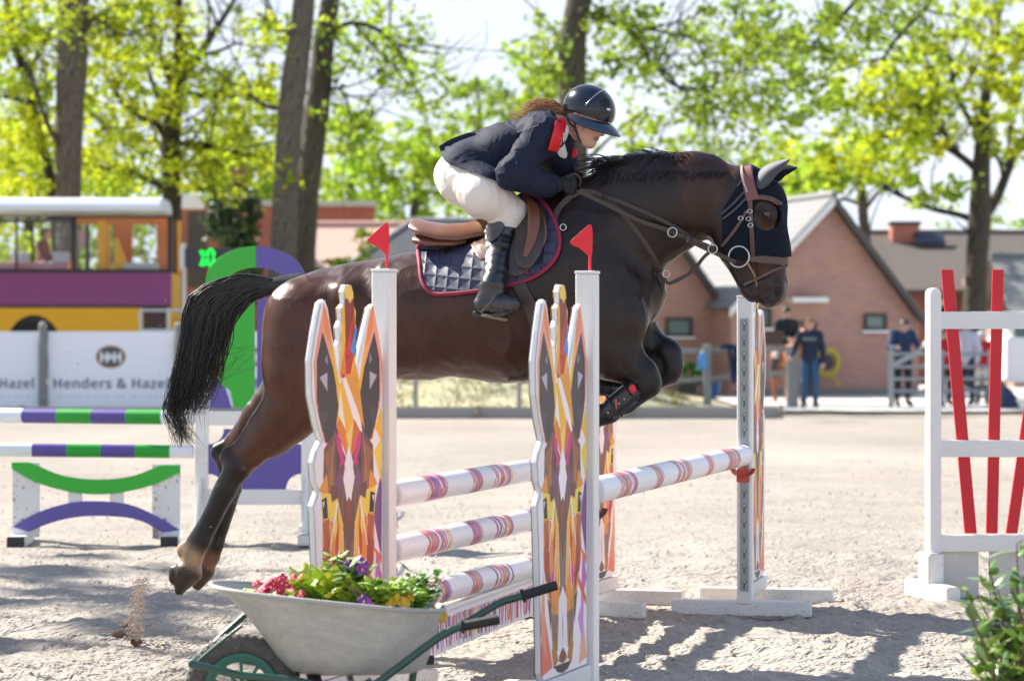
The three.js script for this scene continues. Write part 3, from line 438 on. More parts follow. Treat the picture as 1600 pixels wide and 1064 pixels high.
// ---------------------------------------------------------------- beyond the arena: kickboard, bank, pavement
{
  const xs = [], rows = [50.45, 51, 51.6, 52.2, 52.9, 53.8, 55, 57, 60, 66, 75, 90, 120, 200]; const x0 = -90, x1 = 4.2, n = 220; const pos = [], uv = [], idx = [];
  rows.forEach((d, j) => { for (let i = 0; i <= n; i++) { const x = lerp(x0, x1, Math.pow(i / n, 0.35)); const edge = smooth(x1, x1 - 2.5, x); const h = edge * (0.02 + 0.66 * smooth(50.3, 56, d)) + 0.05 * N3(x * 1.3, d * 1.3, 3) * smooth(50.4, 51, d) + (d > 100 ? -0.3 : 0); pos.push(x, 0.05 + h, -d); uv.push(x / 3, d / 3); } });
  for (let j = 0; j < rows.length - 1; j++) for (let i = 0; i < n; i++) { const a = j * (n + 1) + i; idx.push(a, a + 1, a + n + 1, a + 1, a + n + 2, a + n + 1); }
  const g = new THREE.BufferGeometry(); g.setAttribute('position', new THREE.Float32BufferAttribute(pos, 3)); g.setAttribute('uv', new THREE.Float32BufferAttribute(uv, 2)); g.setIndex(idx); g.computeVertexNormals();
  const tex = dataTex(256, (u, v) => { const a = 0.5 + 0.5 * tn(u, v, 6), b = 0.5 + 0.5 * tn(u, v, 30, 4), c = tn(u, v, 100, 8) * 0.16; const m = clamp(a * 0.7 + b * 0.6 - 0.25, 0, 1); return [lerp(0.72, 0.52, m) + c, lerp(0.64, 0.58, m) + c, lerp(0.52, 0.28, m) + c * 0.7]; });
  struct('bank', g, mat(C(0.62, 0.6, 0.55), 0.95, { map: tex, bumpMap: grainTex, bumpScale: 0.05 }));
  const r = rng(5), bl = []; // short grass and last year's leaves on the bank
  const blade = new THREE.BufferGeometry(); blade.setAttribute('position', new THREE.Float32BufferAttribute([-0.02, 0, 0, 0.02, 0, 0, 0.012, 0.075, 0.02], 3)); blade.setIndex([0, 1, 2]); blade.computeVertexNormals();
  const im = new THREE.InstancedMesh(blade, mat(C(0.30, 0.27, 0.10), 0.9), 9000), m4 = new THREE.Matrix4(), q = new THREE.Quaternion();
  for (let i = 0; i < 9000; i++) { const d = 50.7 + r() * 6.5, x = lerp(-13, 3.4, r()); const edge = smooth(4.2, 1.7, x), h = 0.05 + edge * (0.02 + 0.66 * smooth(50.3, 56, d)) - 0.02; q.setFromEuler(new THREE.Euler((r() - 0.5) * 0.9, r() * 6.3, (r() - 0.5) * 0.9)); const s = 0.5 + r() * 0.9; m4.compose(V(x, h, -d), q, V(s, s, s)); im.setMatrixAt(i, m4); const b = 0.6 + r() * 0.8; im.setColorAt(i, C(b * (0.8 + r() * 0.6), b, b * 0.8)); }
  im.name = 'grass'; scene.add(tag(im, 'thin spring grass on the bank behind the arena board', 'grass', null, 'stuff'));
  const pv = new THREE.PlaneGeometry(30, 26, 20, 10).rotateX(-Math.PI / 2).translate(19.5, 0.06, -66); struct('pavement', pv, mat(C(0.62, 0.60, 0.57), 0.9, { map: rep(dirtTex, 10, 10) }));
  const kb = thing('arena_board', 'low grey kickboard running along the foot of the grass bank', 'kickboard', V(0, 0, -50.3));
  for (let i = 0; i < 6; i++) part('plank', box(2.62, 0.21, 0.05, -9.9 + i * 2.65, 0.105, (i % 2) * 0.004, 0.01), M.woodGrey, kb);
  for (let i = 0; i < 7; i++) part('stake', box(0.07, 0.24, 0.07, -11.2 + i * 2.65, 0.12, 0.064, 0.01), M.wood, kb);
}
// far end of the arena: slim posts on the bank
const fencePost = (label, px, y0, y1, d, wd = 0.09) => { const p = P(px, y1, d); const g = thing('fence_post', label, 'fence post', p, 0.1, 'slim posts on the bank'); const h = PX(y1 - y0, d); part('shaft', box(wd, h, wd, 0, h / 2 - 0.05, 0, 0.012), M.woodGrey, g); part('top', new THREE.ConeGeometry(wd * 0.72, 0.05, 4).rotateY(Math.PI / 4).translate(0, h - 0.025, 0), M.woodGrey, g); };
fencePost('slim grey post on the bank under the horse\'s flank', 649, 540, 640, 51.2); fencePost('slim grey post on the bank behind the girth', 811, 540, 640, 51.2);
{ // wooden rail fence and gate on the right
  const d = 56, t = thing('rail_fence', 'grey wooden rail fence with gate post in front of the brick house', 'fence', P(1140, 640, d));
  const o = P(1140, 640, d), L = (px, py, dd = d) => P(px, py, dd).sub(o), bm = (a, b, h) => beam(a, b, 0.05, h);
  part('rail', bm(L(1020, 549), L(1230, 545), 0.1), M.woodGrey, t); part('rail', bm(L(1020, 598), L(1230, 582), 0.1), M.woodGrey, t);
  part('post', box(0.15, PX(102, d), 0.15, L(1105, 0).x, PX(102, d) / 2, 0.1, 0.02), M.woodGrey, t);
  part('gate_post', box(0.22, PX(100, d), 0.22, L(1238, 0).x, PX(100, d) / 2, 0.1, 0.02), M.woodGrey, t); part('post', box(0.16, PX(96, d), 0.16, L(1019, 0).x, PX(96, d) / 2, 0.1, 0.02), M.woodGrey, t);
  part('board_panel', box(PX(52, d), PX(22, d), 0.04, L(1200, 0).x, PX(112, d), -0.08), mat(C(0.10, 0.065, 0.05), 0.8), t);
}
// ---------------------------------------------------------------- materials for the buildings
const brickTex = canvasTex(512, 512, (x, w, h) => { const r = rng(3); x.fillStyle = '#b59a90'; x.fillRect(0, 0, w, h); const bh = 16, bw = 64; for (let j = 0; j < 32; j++) for (let i = -1; i < 9; i++) { const v = r(), c = [lerp(160, 182, v), lerp(124, 144, v * 0.8 + r() * 0.2), lerp(112, 132, r())]; x.fillStyle = `rgb(${c.map(k => k | 0)})`; x.fillRect(i * bw + (j % 2 ? 32 : 0) + 2, j * bh + 2, bw - 4, bh - 4); } });
const brickMat = (tint, k = 1) => mat(tint, 0.85, { map: rep(brickTex, k, k) });
const roofMats = { grey: mat(C(0.21, 0.215, 0.225), 0.55, { bumpMap: rep(grainTex, 2, 2), bumpScale: 0.01, map: dirtTex }), brown: mat(C(0.26, 0.215, 0.185), 0.8, { map: rep(grainTex, 6, 6), bumpMap: grainTex, bumpScale: 0.02 }), pink: mat(C(0.58, 0.36, 0.30), 0.8, { map: dirtTex }), slate: mat(C(0.13, 0.135, 0.15), 0.6, { map: rep(grainTex, 5, 5) }) };
const bargeMat = mat(C(0.075, 0.065, 0.06), 0.8), frameMat = mat(C(0.05, 0.045, 0.04), 0.6), paneMat = mat(C(0.10, 0.15, 0.15), 0.12, { metalness: 0.2 }), paleMat = mat(C(0.7, 0.7, 0.69), 0.6);
const scaleUV = (g, k) => { const p = g.attributes.position, n = g.attributes.normal, uv = []; for (let i = 0; i < p.count; i++) { const ax = Math.abs(n.getX(i)) > 0.7; uv.push((ax ? p.getZ(i) : p.getX(i)) * k, p.getY(i) * k); } g.setAttribute('uv', new THREE.Float32BufferAttribute(uv, 2)); return g; };
function windowPart(t, x, y, w, h, z) {
  const f = part('window', [box(w, 0.07, 0.1, x, y + h / 2 - 0.035, z), box(w, 0.07, 0.1, x, y - h / 2 + 0.035, z), box(0.07, h - 0.14, 0.1, x - w / 2 + 0.035, y, z), box(0.07, h - 0.14, 0.1, x + w / 2 - 0.035, y, z)], frameMat, t);
  part('pane', box(w - 0.14, h - 0.14, 0.02, x, y, z - 0.02, 0.001), paneMat, f); part('sill', box(w + 0.1, 0.06, 0.16, x, y - h / 2 - 0.032, z + 0.02), paleMat, f);
}
// courses of tiles on a slope from eave e to ridge r (2D), running length len back from z0
function tileCourses(t, e, r, z0, len, n, m, name = 'tile_course') {
  const dx = (r[0] - e[0]) / n, dy = (r[1] - e[1]) / n, L = Math.hypot(dx, dy), a = Math.atan2(dy, dx);
  const g = box(L * 1.12, 0.035, len, 0, 0, 0, 0.01);
  for (let i = 0; i < n; i++) { const mesh = part(name, g, m, t); mesh.position.set(e[0] + dx * (i + 0.5), e[1] + dy * (i + 0.5) + 0.02, z0 - len / 2); mesh.rotation.z = a - (dx > 0 ? 0.035 : -0.035); }
}
function gableHouse(label, d, pts, turn, len, o = {}) { // pts in pixels: left eave, apex, right eave, ground y
  const [le, ap, re, gy] = pts, o0 = P(ap[0], gy, d), t = thing('brick_house', label, 'house', o0, turn), s = d / F, X = px => (px - ap[0]) * s, Y = py => (gy - py) * s;
  const prof = [[X(le[0]), 0], [X(re[0]), 0], [X(re[0]), Y(re[1])], [0, Y(ap[1])], [X(le[0]), Y(le[1])]];
  part('wall', scaleUV(extrude(prof, len, { bevel: 0 }).translate(0, 0, -len), 0.49), brickMat(o.tint || C(0.95, 0.88, 0.86)), t);
  const ov = 0.35, dn = (a, b, k) => [a[0] + (a[0] - b[0]) * k, a[1] + (a[1] - b[1]) * k], A = [0, Y(ap[1]) + 0.12], E1 = dn([X(le[0]), Y(le[1]) + 0.12], A, 0.06), E2 = dn([X(re[0]), Y(re[1]) + 0.12], A, o.long || 0.06);
  tileCourses(t, E1, A, ov, len + ov, o.n || 15, o.roof || roofMats.grey); tileCourses(t, E2, A, ov, len + ov, o.n || 15, o.roof || roofMats.grey);
  part('ridge', tube([V(0, A[1] + 0.05, ov), V(0, A[1] + 0.05, -len)], 0.09, { straight: true }), o.roof || roofMats.grey, t);
  for (const E of [E1, E2]) { const q = extrude([[E[0], E[1] - 0.2], [A[0], A[1] - 0.2], [A[0], A[1] - 0.005], [E[0], E[1] - 0.005]], 0.05).translate(0, 0, ov - 0.03); part('bargeboard', q, E === E1 && o.paleVerge ? paleMat : bargeMat, t); part('soffit', extrude([[E[0], E[1] - 0.07], [A[0], A[1] - 0.07], [A[0], A[1] - 0.03], [E[0], E[1] - 0.03]], ov - 0.05, { bevel: 0 }), bargeMat, t); }
  return { t, X, Y, s };
}
{
  const h = gableHouse('pinkish brick house with grey tiled gable, white canopy and hose reel, behind the standing child', 66, [[1135, 481], [1297, 316], [1446, 503], 622], 0.24, 12, { paleVerge: true, long: 0.04 });
  windowPart(h.t, h.X(1372), h.Y(503), 0.55, 0.38, 0.03); windowPart(h.t, h.X(1190), h.Y(497), 0.3, 0.45, 0.03);
  part('door', [box(0.62, 1.75, 0.08, h.X(1254), 0.875, 0.02)], mat(C(0.07, 0.06, 0.055), 0.6), h.t); part('canopy', box(0.86, 0.12, 0.5, h.X(1254), h.Y(469), 0.26, 0.02), paleMat, h.t);
  const ch = part('chimney', scaleUV(new THREE.BoxGeometry(0.55, 1.0, 0.6).translate(0.25, h.Y(312) + 0.1, -5), 0.5), brickMat(C(0.55, 0.48, 0.46)), h.t); part('cap', box(0.65, 0.08, 0.7, 0.25, h.Y(312) + 0.62, -5), bargeMat, ch);
  part('plinth', box(4.4, 0.22, 0.05, h.X(1290), 0.11, 0.03, 0.01), mat(C(0.2, 0.19, 0.18), 0.9), h.t);
  const g = gableHouse('brick house with dark bargeboards behind the horse\'s neck and chest', 66.6, [[862, 482], [1000, 300], [1132, 483], 622], 0.22, 12, {});
  windowPart(g.t, g.X(1063), g.Y(511), 0.64, 0.44, 0.03); windowPart(g.t, g.X(930), g.Y(511), 0.64, 0.44, 0.03);
  part('downpipe', bar(V(g.X(1119), 0, 0.08), V(g.X(1119), g.Y(482), 0.08), 0.05), mat(C(0.09, 0.1, 0.11), 0.5, { metalness: 0.3 }), g.t);
  // hose reel on the wall
  const p = P(1291, 566, 65.6), t = thing('hose_reel', 'yellow garden hose coiled on a dark reel at the brick wall', 'hose reel', p, 0.24);
  part('hose', [0, 1, 2].map(i => new THREE.TorusGeometry(0.26 + (i % 2) * 0.05, 0.035, 8, 26).translate(0, 0, i * 0.05)), mat(C(0.45, 0.36, 0.03), 0.5), t); part('drum', new THREE.CylinderGeometry(0.17, 0.17, 0.16, 20).rotateX(Math.PI / 2), M.dark, t); part('loose_end', tube([V(0.1, -0.28, 0.08), V(0.24, -0.42, 0.08), V(0.3, -0.55, 0.08)], 0.03), mat(C(0.45, 0.36, 0.03), 0.5), t);
}
function longHouse(label, name, d, x0, x1, ridge, eave, ground, depth, roof, wall, n, o = {}) { // roof slope faces the camera
  const o0 = P((x0 + x1) / 2, ground, d), t = thing(name, label, 'house', o0, o.turn || 0), s = d / F, X = px => (px - (x0 + x1) / 2) * s, Y = py => (ground - py) * s, w = X(x1) - X(x0), he = Y(eave), hr = (EYE - (ridge - HORIZON) / F * (d + depth / 2)) - o0.y;
  part('wall', scaleUV(new THREE.BoxGeometry(w - 0.5, he, depth - 0.4).translate(0, he / 2, -depth / 2), 0.49), wall, t);
  const sl = [[0.3, he - 0.05], [-depth / 2, hr]], L = Math.hypot(sl[1][0] - sl[0][0], sl[1][1] - sl[0][1]) / n, a = Math.atan2(hr - he, depth / 2);
  const cg = box(w, 0.04, L * 1.12, 0, 0, 0, 0.01);
  for (let i = 0; i < n; i++) for (const sd of [0, 1]) { const q = (i + 0.5) / n, m = part('tile_course', cg, roof, t); const z = lerp(sl[0][0], sl[1][0], q); m.position.set(0, lerp(sl[0][1], sl[1][1], q) + 0.02, sd ? -depth - z : z); m.rotation.x = sd ? -a + 0.03 : a - 0.03; }
  for (const e of [-1, 1]) part('gable', scaleUV(extrude([[-depth + 0.2, he], [-0.2, he], [-depth / 2, hr - 0.1]], 0.2, { bevel: 0 }).rotateY(Math.PI / 2), 0.49).rotateY(Math.PI).translate(e * (w / 2 - 0.25) + 0.1, 0, -depth).rotateY(0), wall, t);
  part('ridge', tube([V(-w / 2, hr + 0.04, -depth / 2), V(w / 2, hr + 0.04, -depth / 2)], 0.11, { straight: true }), roof, t); part('gutter', box(w, 0.1, 0.1, 0, he - 0.1, 0.36, 0.03), bargeMat, t);
  return { t, X, Y, hr };
}
{
  const h = longHouse('long farmhouse with mossy brown tiled roof behind the oak', 'farmhouse', 84, 1340, 1760, 366, 452, 615, 9, roofMats.brown, brickMat(C(0.8, 0.55, 0.48)), 20);
  const ch = part('chimney', scaleUV(new THREE.BoxGeometry(0.85, 0.6, 0.7).translate(h.X(1443), h.hr - 0.02, -4), 0.5), brickMat(C(1, 0.62, 0.5)), h.t); part('cap', box(0.95, 0.1, 0.8, h.X(1443), h.hr + 0.32, -4), bargeMat, ch); part('solar_panel', box(0.9, 0.05, 0.6, h.X(1480), h.hr - 0.15, -3.4, 0.01, 0, 0.6), mat(C(0.03, 0.035, 0.05), 0.4), h.t);
  longHouse('shed with pale grey roof at the frame edge, right of the oak', 'shed', 76, 1573, 1720, 402, 486, 615, 5, roofMats.grey, brickMat(C(0.9, 0.8, 0.75)), 10);
}
{ // left: brick outbuilding with flat roof, pink roof, slate roof, chimney stack
  const d = 80, o0 = P(430, 560, d), t = thing('brick_outbuilding', 'flat roofed red brick outbuilding between the tree trunks', 'building', o0, 0.1), s = d / F, X = px => (px - 430) * s, Y = py => (560 - py) * s;
  part('wall', scaleUV(new THREE.BoxGeometry(X(430 + 310), Y(322), 6).translate(0, Y(322) / 2, -3), 0.49), brickMat(C(0.72, 0.42, 0.35)), t); part('roof_edge', box(X(430 + 318), 0.16, 6.3, 0, Y(318), -3, 0.02), mat(C(0.38, 0.42, 0.36), 0.7), t);
  const wf = part('doorway', box(0.5, 2.1, 0.06, X(308), Y(390), 0.03, 0.01), frameMat, t); part('pale_panel', box(0.7, 0.4, 0.1, X(300), Y(318) + 0.02, 0.5, 0.02), paleMat, t);
  const st = thing('chimney_stack', 'brick chimney stack rising above the ivy bush', 'chimney', P(377, 320, 84)); part('stack', scaleUV(new THREE.BoxGeometry(0.55, 1.3, 0.5).translate(0, 0.4, 0), 0.5), brickMat(C(0.5, 0.36, 0.32)), st); part('cap', box(0.66, 0.12, 0.6, 0, 1.1, 0), bargeMat, st);
  longHouse('low building with pink tiled roof behind the horse\'s croup', 'tiled_shed', 72, 470, 720, 354, 442, 575, 6, roofMats.pink, brickMat(C(0.9, 0.8, 0.75)), 12);
  const hd = 67, hp = P(700, 575, hd), ht = thing('slate_shed', 'low building with dark slate hipped roof behind the saddle', 'building', hp, 0), hs = hd / F, HX = px => (px - 700) * hs, HY = py => (575 - py) * hs;
  part('wall', scaleUV(new THREE.BoxGeometry(HX(1000) - 0.4, HY(418), 4).translate(HX(850) - 0.1, HY(418) / 2, -2.2), 0.49), brickMat(C(0.9, 0.8, 0.75)), ht);
  const g = new THREE.BufferGeometry(), a = [HX(538), HY(418), 0.2], b = [HX(1010), HY(418), 0.2], c2 = [HX(900), HY(341) + 0.04, -2.2], e = [HX(640), HY(341) + 0.04, -2.2], f2 = [HX(538), HY(418), -4.6], h2 = [HX(1010), HY(418), -4.6];
  g.setAttribute('position', new THREE.Float32BufferAttribute([...a, ...b, ...c2, ...a, ...c2, ...e, ...f2, ...a, ...e, ...h2, ...f2, ...e, ...h2, ...e, ...c2, ...b, ...h2, ...c2, ...a, ...f2, ...h2, ...a, ...h2, ...b], 3)); g.computeVertexNormals(); scaleUV(g, 0.3); part('roof', g, roofMats.slate, ht);
  part('hip_ridge', tube([V(...a), V(...e), V(...c2)], 0.07, { straight: true }), mat(C(0.4, 0.4, 0.4), 0.7), ht);
}
// ---------------------------------------------------------------- bus
{
  const d = 56, o0 = P(120, 590, d), t = thing('parked_bus', 'purple and yellow bus with white roof, fitted out as a snack bar', 'bus', o0, 0.035), s = d / F, X = px => (px - 120) * s, Y = py => (590 - py) * s;
  const yel = mat(C(0.86, 0.44, 0.01), 0.55), pur = mat(C(0.26, 0.055, 0.20), 0.55), blk = mat(C(0.012, 0.012, 0.018), 0.35), roofW = mat(C(0.66, 0.70, 0.74), 0.4), org = mat(C(0.55, 0.17, 0.02), 0.6);
  const xl = X(-480), xr = X(267), W = 2.4, mid = (xl + xr) / 2, len = xr - xl;
  const arch = (side) => { const q = [[xl, Y(560)], [X(52) - 0.62, Y(560)]]; for (let i = 0; i <= 14; i++) { const a = Math.PI - i / 14 * Math.PI; q.push([X(52) + Math.cos(a) * 0.56, Y(550) + Math.sin(a) * 0.72]); } q.push([X(52) + 0.62, Y(560)], [xr, Y(560)], [xr, Y(481)], [xl, Y(481)]); return q; };
  for (const z of [0, -W]) {
    part('skirt', extrude(arch(), 0.05).translate(0, 0, z - 0.05), yel, t); part('side_panel', box(len, Y(426) - Y(477), 0.055, mid, (Y(426) + Y(477)) / 2, z - 0.025), pur, t); part('trim', [box(len, 0.05, 0.07, mid, Y(479), z - 0.025), box(len, 0.07, 0.07, mid, Y(423), z - 0.025)], blk, t);
    for (const px of [-300, -180, -66, 25, 114, 264]) part('pillar', box(px === 114 || px === 264 ? 0.09 : 0.05, Y(338) - Y(424), 0.06, X(px), (Y(338) + Y(424)) / 2, z - 0.025), blk, t);
    part('window_rail', box(len, 0.08, 0.07, mid, Y(337), z - 0.025), blk, t);
    let pr = -420; for (const px of [-300, -180, -66, 25, 114, 264]) { part('window_pane', box(X(px) - X(pr) - 0.1, Y(341) - Y(420), 0.008, (X(px) + X(pr)) / 2, (Y(341) + Y(420)) / 2, z - 0.03, 0.001), M.glass, t); pr = px; }
    const w1 = part('wheel', new THREE.CylinderGeometry(0.58, 0.58, 0.3, 30).rotateX(Math.PI / 2).translate(X(52), 0.58, z - 0.22 + (z < 0 ? 0.4 : 0)), M.rubber, t); part('rim', new THREE.CylinderGeometry(0.28, 0.32, 0.31, 24).rotateX(Math.PI / 2).translate(X(52), 0.58, z - 0.2 + (z < 0 ? 0.38 : 0)), M.alu, w1);
  }
  for (const z of [-0.45, -W + 0.45]) part('arch_lining', box(1.3, 1.2, 0.04, X(52), 0.75, z), blk, t);
  // roof: curved in section, rounded at the end
  const sec = [[0.02, Y(337)], [0.02, Y(328)], [-0.1, Y(320)], [-0.5, Y(316)], [-W + 0.5, Y(316)], [-W + 0.1, Y(320)], [-W - 0.02, Y(328)], [-W - 0.02, Y(337)]];
  part('roof', extrude(sec.map(q => [q[0], q[1]]), len + 0.01, { bevel: 0.03 }).rotateY(Math.PI / 2).translate(xl - 0.005, 0, 0), roofW, t);
  for (const [px, w] of [[30, 0.9], [186, 0.42]]) part('roof_hatch', box(w, 0.12, 0.7, X(px), Y(315) + 0.03, -0.9, 0.03), roofW, t);
  part('floor', box(len, 0.06, W - 0.12, mid, Y(500), -W / 2), blk, t);
  part('end_wall', [box(0.06, Y(481) - Y(560), W - 0.12, xr - 0.03, (Y(560) + Y(481)) / 2, -W / 2), box(0.06, Y(426) - Y(481), W - 0.12, xr - 0.03, (Y(426) + Y(481)) / 2, -W / 2)], yel, t); part('end_post', box(0.07, Y(338) - Y(424), 0.1, xr - 0.035, (Y(338) + Y(424)) / 2, -0.12), yel, t); part('end_post', box(0.07, Y(338) - Y(424), 0.1, xr - 0.035, (Y(338) + Y(424)) / 2, -W + 0.12), yel, t);
  part('end_pane', box(0.01, Y(341) - Y(420), W - 0.5, xr - 0.03, (Y(341) + Y(420)) / 2, -W / 2, 0.001), M.glass, t);
  // fittings seen through the windows
  part('partition', box(0.16, Y(345) - Y(424), 0.9, X(155), (Y(345) + Y(424)) / 2, -0.75), yel, t); part('partition', box(0.36, Y(338) - Y(424), 0.05, X(183), (Y(338) + Y(424)) / 2, -1.1), org, t); part('curtain', extrude([[X(173), Y(424)], [X(193), Y(424)], [X(193), Y(405)], [X(180), Y(370)], [X(175), Y(372)]], 0.05).translate(0, 0, -0.4), yel, t); part('partition', box(0.22, Y(338) - Y(424), 0.05, X(248), (Y(338) + Y(424)) / 2, -0.6), org, t); part('ceiling_band', box(X(264) - X(116), 0.14, 0.06, X(190), Y(344), -0.4), org, t);
  part('counter', box(X(244) - X(190), 0.2, 0.5, X(217), Y(418), -0.5), mat(C(0.5, 0.55, 0.58), 0.4), t); part('notice', box(0.13, 0.34, 0.02, X(124), Y(372), -0.3, 0.002), mat(C(0.6, 0.35, 0.33), 0.6), t);
  const clothTex = canvasTex(64, 64, (x) => { x.fillStyle = '#e8d8dc'; x.fillRect(0, 0, 64, 64); x.fillStyle = 'rgba(170,60,95,0.55)'; for (let i = 0; i < 64; i += 16) { x.fillRect(i, 0, 8, 64); x.fillRect(0, i, 64, 8); } });
  part('table_cloth', box(X(150) + 1.2, 0.22, 0.7, X(40), Y(418), -0.5, 0.02), mat(C(0.9, 0.9, 0.9), 0.8, { map: rep(clothTex, 30, 4) }), t); for (const px of [28, 92]) part('seat_back', box(0.34, 0.22, 0.06, X(px), Y(402), -0.32, 0.03), mat(C(0.55, 0.58, 0.66), 0.6), t);
  part('cup', new THREE.CylinderGeometry(0.05, 0.04, 0.1, 14).translate(X(63), Y(406), -0.35), paleMat, t);
}
// ---------------------------------------------------------------- lettered boards
const boardTex = canvasTex(1024, 604, (x, w, h) => {
  x.fillStyle = '#e9eef6'; x.fillRect(0, 0, w, h);
  x.save(); x.translate(w * 0.497, h * 0.33); x.beginPath(); x.ellipse(0, 0, 124, 94, 0, 0, 7); x.fillStyle = '#c99a5e'; x.fill(); x.beginPath(); x.ellipse(0, 0, 114, 84, 0, 0, 7); x.fillStyle = '#4a4e58'; x.fill(); x.fillStyle = '#f4f4f2'; x.textAlign = 'center'; x.textBaseline = 'middle'; x.font = 'bold 118px sans-serif'; x.fillText('H', -54, 4); x.fillText('H', 54, 4); x.font = 'bold 62px sans-serif'; x.fillText('&', 0, -2); x.restore();
  x.fillStyle = '#4c5870'; x.textAlign = 'center'; x.textBaseline = 'middle'; x.font = 'bold 112px sans-serif'; const s = 'Henders & Hazel', m = x.measureText(s).width; x.save(); x.translate(w / 2, h * 0.685); x.scale(0.94 * w / m, 1); x.fillText(s, 0, 0); x.restore();
  x.fillStyle = '#a9b0bf'; x.font = '34px sans-serif'; const q = 'bijzonder in wonen'.toUpperCase().split('').join(' '); x.save(); x.translate(w / 2, h * 0.86); x.scale(0.86 * w / x.measureText(q).width, 0.8); x.fillText(q, 0, 0); x.restore();
});
const boardMat = mat(C(0.92, 0.93, 0.96), 0.5, { map: boardTex });
[['lettered white board cut by the frame edge, left of the grey post', -125, 60], ['lettered white board with oval emblem between the grey posts', 74, 272], ['third lettered white board, mostly hidden by the tail and green standard', 287, 485]].forEach(([lab, x0, x1], i) => {
  const d = 51.5, p = P((x0 + x1) / 2, 637, d), t = thing('advertising_board', lab, 'sign', p, 0, 'lettered boards at the arena edge'); const w = PX(x1 - x0, d), h = PX(119, d);
  part('panel', box(w, h, 0.03, 0, h / 2, 0, 0.004), M.whiteFar, t); part('print', new THREE.PlaneGeometry(w - 0.02, h - 0.02).translate(0, h / 2, 0.018), boardMat, t);
  if (i === 1) for (const e of [-1, 1]) part('board_leg', box(0.05, 0.4, 0.05, e * w * 0.4, -0.15, -0.05), M.woodGrey, t);
  else part('board_leg', box(0.05, 0.4, 0.05, 0.2, -0.15, -0.05), M.woodGrey, t);
});
for (const [px, lab] of [[66, 'grey wooden post between two lettered boards'], [279, 'grey wooden post behind the tip of the tail']]) { const d = 51.4, p = P(px, 650, d), g = thing('board_post', lab, 'post', p, 0, 'grey posts between the boards'); const h = PX(141, d); part('shaft', tube([V(0, -0.1, 0), V(0, h, 0)], 0.075, { straight: true, sides: 14 }), mat(C(0.20, 0.21, 0.23), 0.7, { map: dirtTex }), g); part('top', new THREE.SphereGeometry(0.075, 14, 6, 0, 6.3, 0, 1.57).translate(0, h, 0), M.woodGrey, g); }
{ // score board with lit digits
  const d = 53, p = P(287, 620, d), t = thing('score_display', 'dark scoreboard with green lit digits on a pale pole', 'scoreboard', p, 0), s = d / F, X = px => (px - 287) * s, Y = py => (620 - py) * s;
  part('pole', bar(V(0, -0.2, 0), V(0, Y(380), 0), 0.035), M.alu, t); const h = part('housing', box(X(372), Y(388) - Y(419), 0.12, X(330), Y(403), 0.02, 0.01), mat(C(0.03, 0.028, 0.035), 0.5), t);
  part('pole_bracket', box(0.1, 0.45, 0.1, -0.02, Y(403), 0.03, 0.01), M.alu, t);
  const em = new THREE.MeshStandardMaterial({ color: 0x061806, emissive: new THREE.Color(0.0, 1.0, 0.08), emissiveIntensity: 0.8, roughness: 0.6 });
  const seg = (x, y, w, hh) => box(w, hh, 0.012, x, y, 0.088, 0.003);
  const x1 = X(317), x0 = X(329), yt = Y(391), yb = Y(414), ym = (yt + yb) / 2, k = 0.045, hh = (yt - yb) / 2 - 0.03;
  part('digit', [seg(x1, (yt + ym) / 2, k, hh), seg(x1, (yb + ym) / 2, k, hh), seg(x1 - 0.03, yt - 0.03, 0.05, k), seg(x1, yb + 0.01, 0.11, k)], em, h, 'green lit figure 1'); part('digit', [seg(x0 - 0.055, (yt + ym) / 2, k, hh), seg(x0 - 0.055, (yb + ym) / 2, k, hh), seg(x0 + 0.055, (yt + ym) / 2, k, hh), seg(x0 + 0.055, (yb + ym) / 2, k, hh), seg(x0, yt + 0.005, 0.07, k), seg(x0, yb - 0.005, 0.07, k)], em, h, 'green lit figure 0');
  const bg = thing('crowd_barrier', 'dark metal barrier with brown infill before the bus end', 'barrier', P(255, 610, 53.6), 0), bs = 53.6 / F; const BX = px => (px - 255) * bs, BY = py => (610 - py) * bs;
  for (const py of [485, 516]) part('rail', bar(V(BX(218), BY(py), 0), V(BX(294), BY(py), 0), 0.03), M.alu, bg); for (const px of [219, 262, 293]) part('upright', bar(V(BX(px), -0.3, 0), V(BX(px), BY(485), 0), 0.03), M.alu, bg); part('infill', box(BX(262) - BX(219) - 0.08, 0.6, 0.03, BX(241), BY(505), 0), mat(C(0.06, 0.025, 0.02), 0.7), bg);
}
// ---------------------------------------------------------------- trees: traced trunks and limbs, grown twigs, crowns of many small leaves
const barkTex = dataTex(256, (u, v) => { const a = tn(u, v * 0.4, 26), b = tn(u, v, 60, 3); const g = 0.60 + 0.42 * a + 0.3 * b; return [g, g * 0.97, g * 0.9]; });
const barkMat = t => mat(t, 0.9, { map: rep(barkTex, 2, 0.6), bumpMap: rep(barkTex, 2, 0.6), bumpScale: 0.09 });
const bark = { grey: barkMat(C(0.27, 0.235, 0.20)), dark: barkMat(C(0.115, 0.095, 0.075)), mid: barkMat(C(0.19, 0.165, 0.13)) };
const leafMat = c => mat(c, 1.0, { transmission: 0.62, thickness: 0, vertexColors: true, ior: 1.3, specularIntensity: 0.3 });
const leafMats = { yellow: leafMat(C(0.42, 0.50, 0.028)), fresh: leafMat(C(0.31, 0.43, 0.036)), green: leafMat(C(0.235, 0.33, 0.038)), deep: leafMat(C(0.10, 0.19, 0.04)), ivy: mat(C(0.05, 0.09, 0.03), 0.6, { vertexColors: true }) };
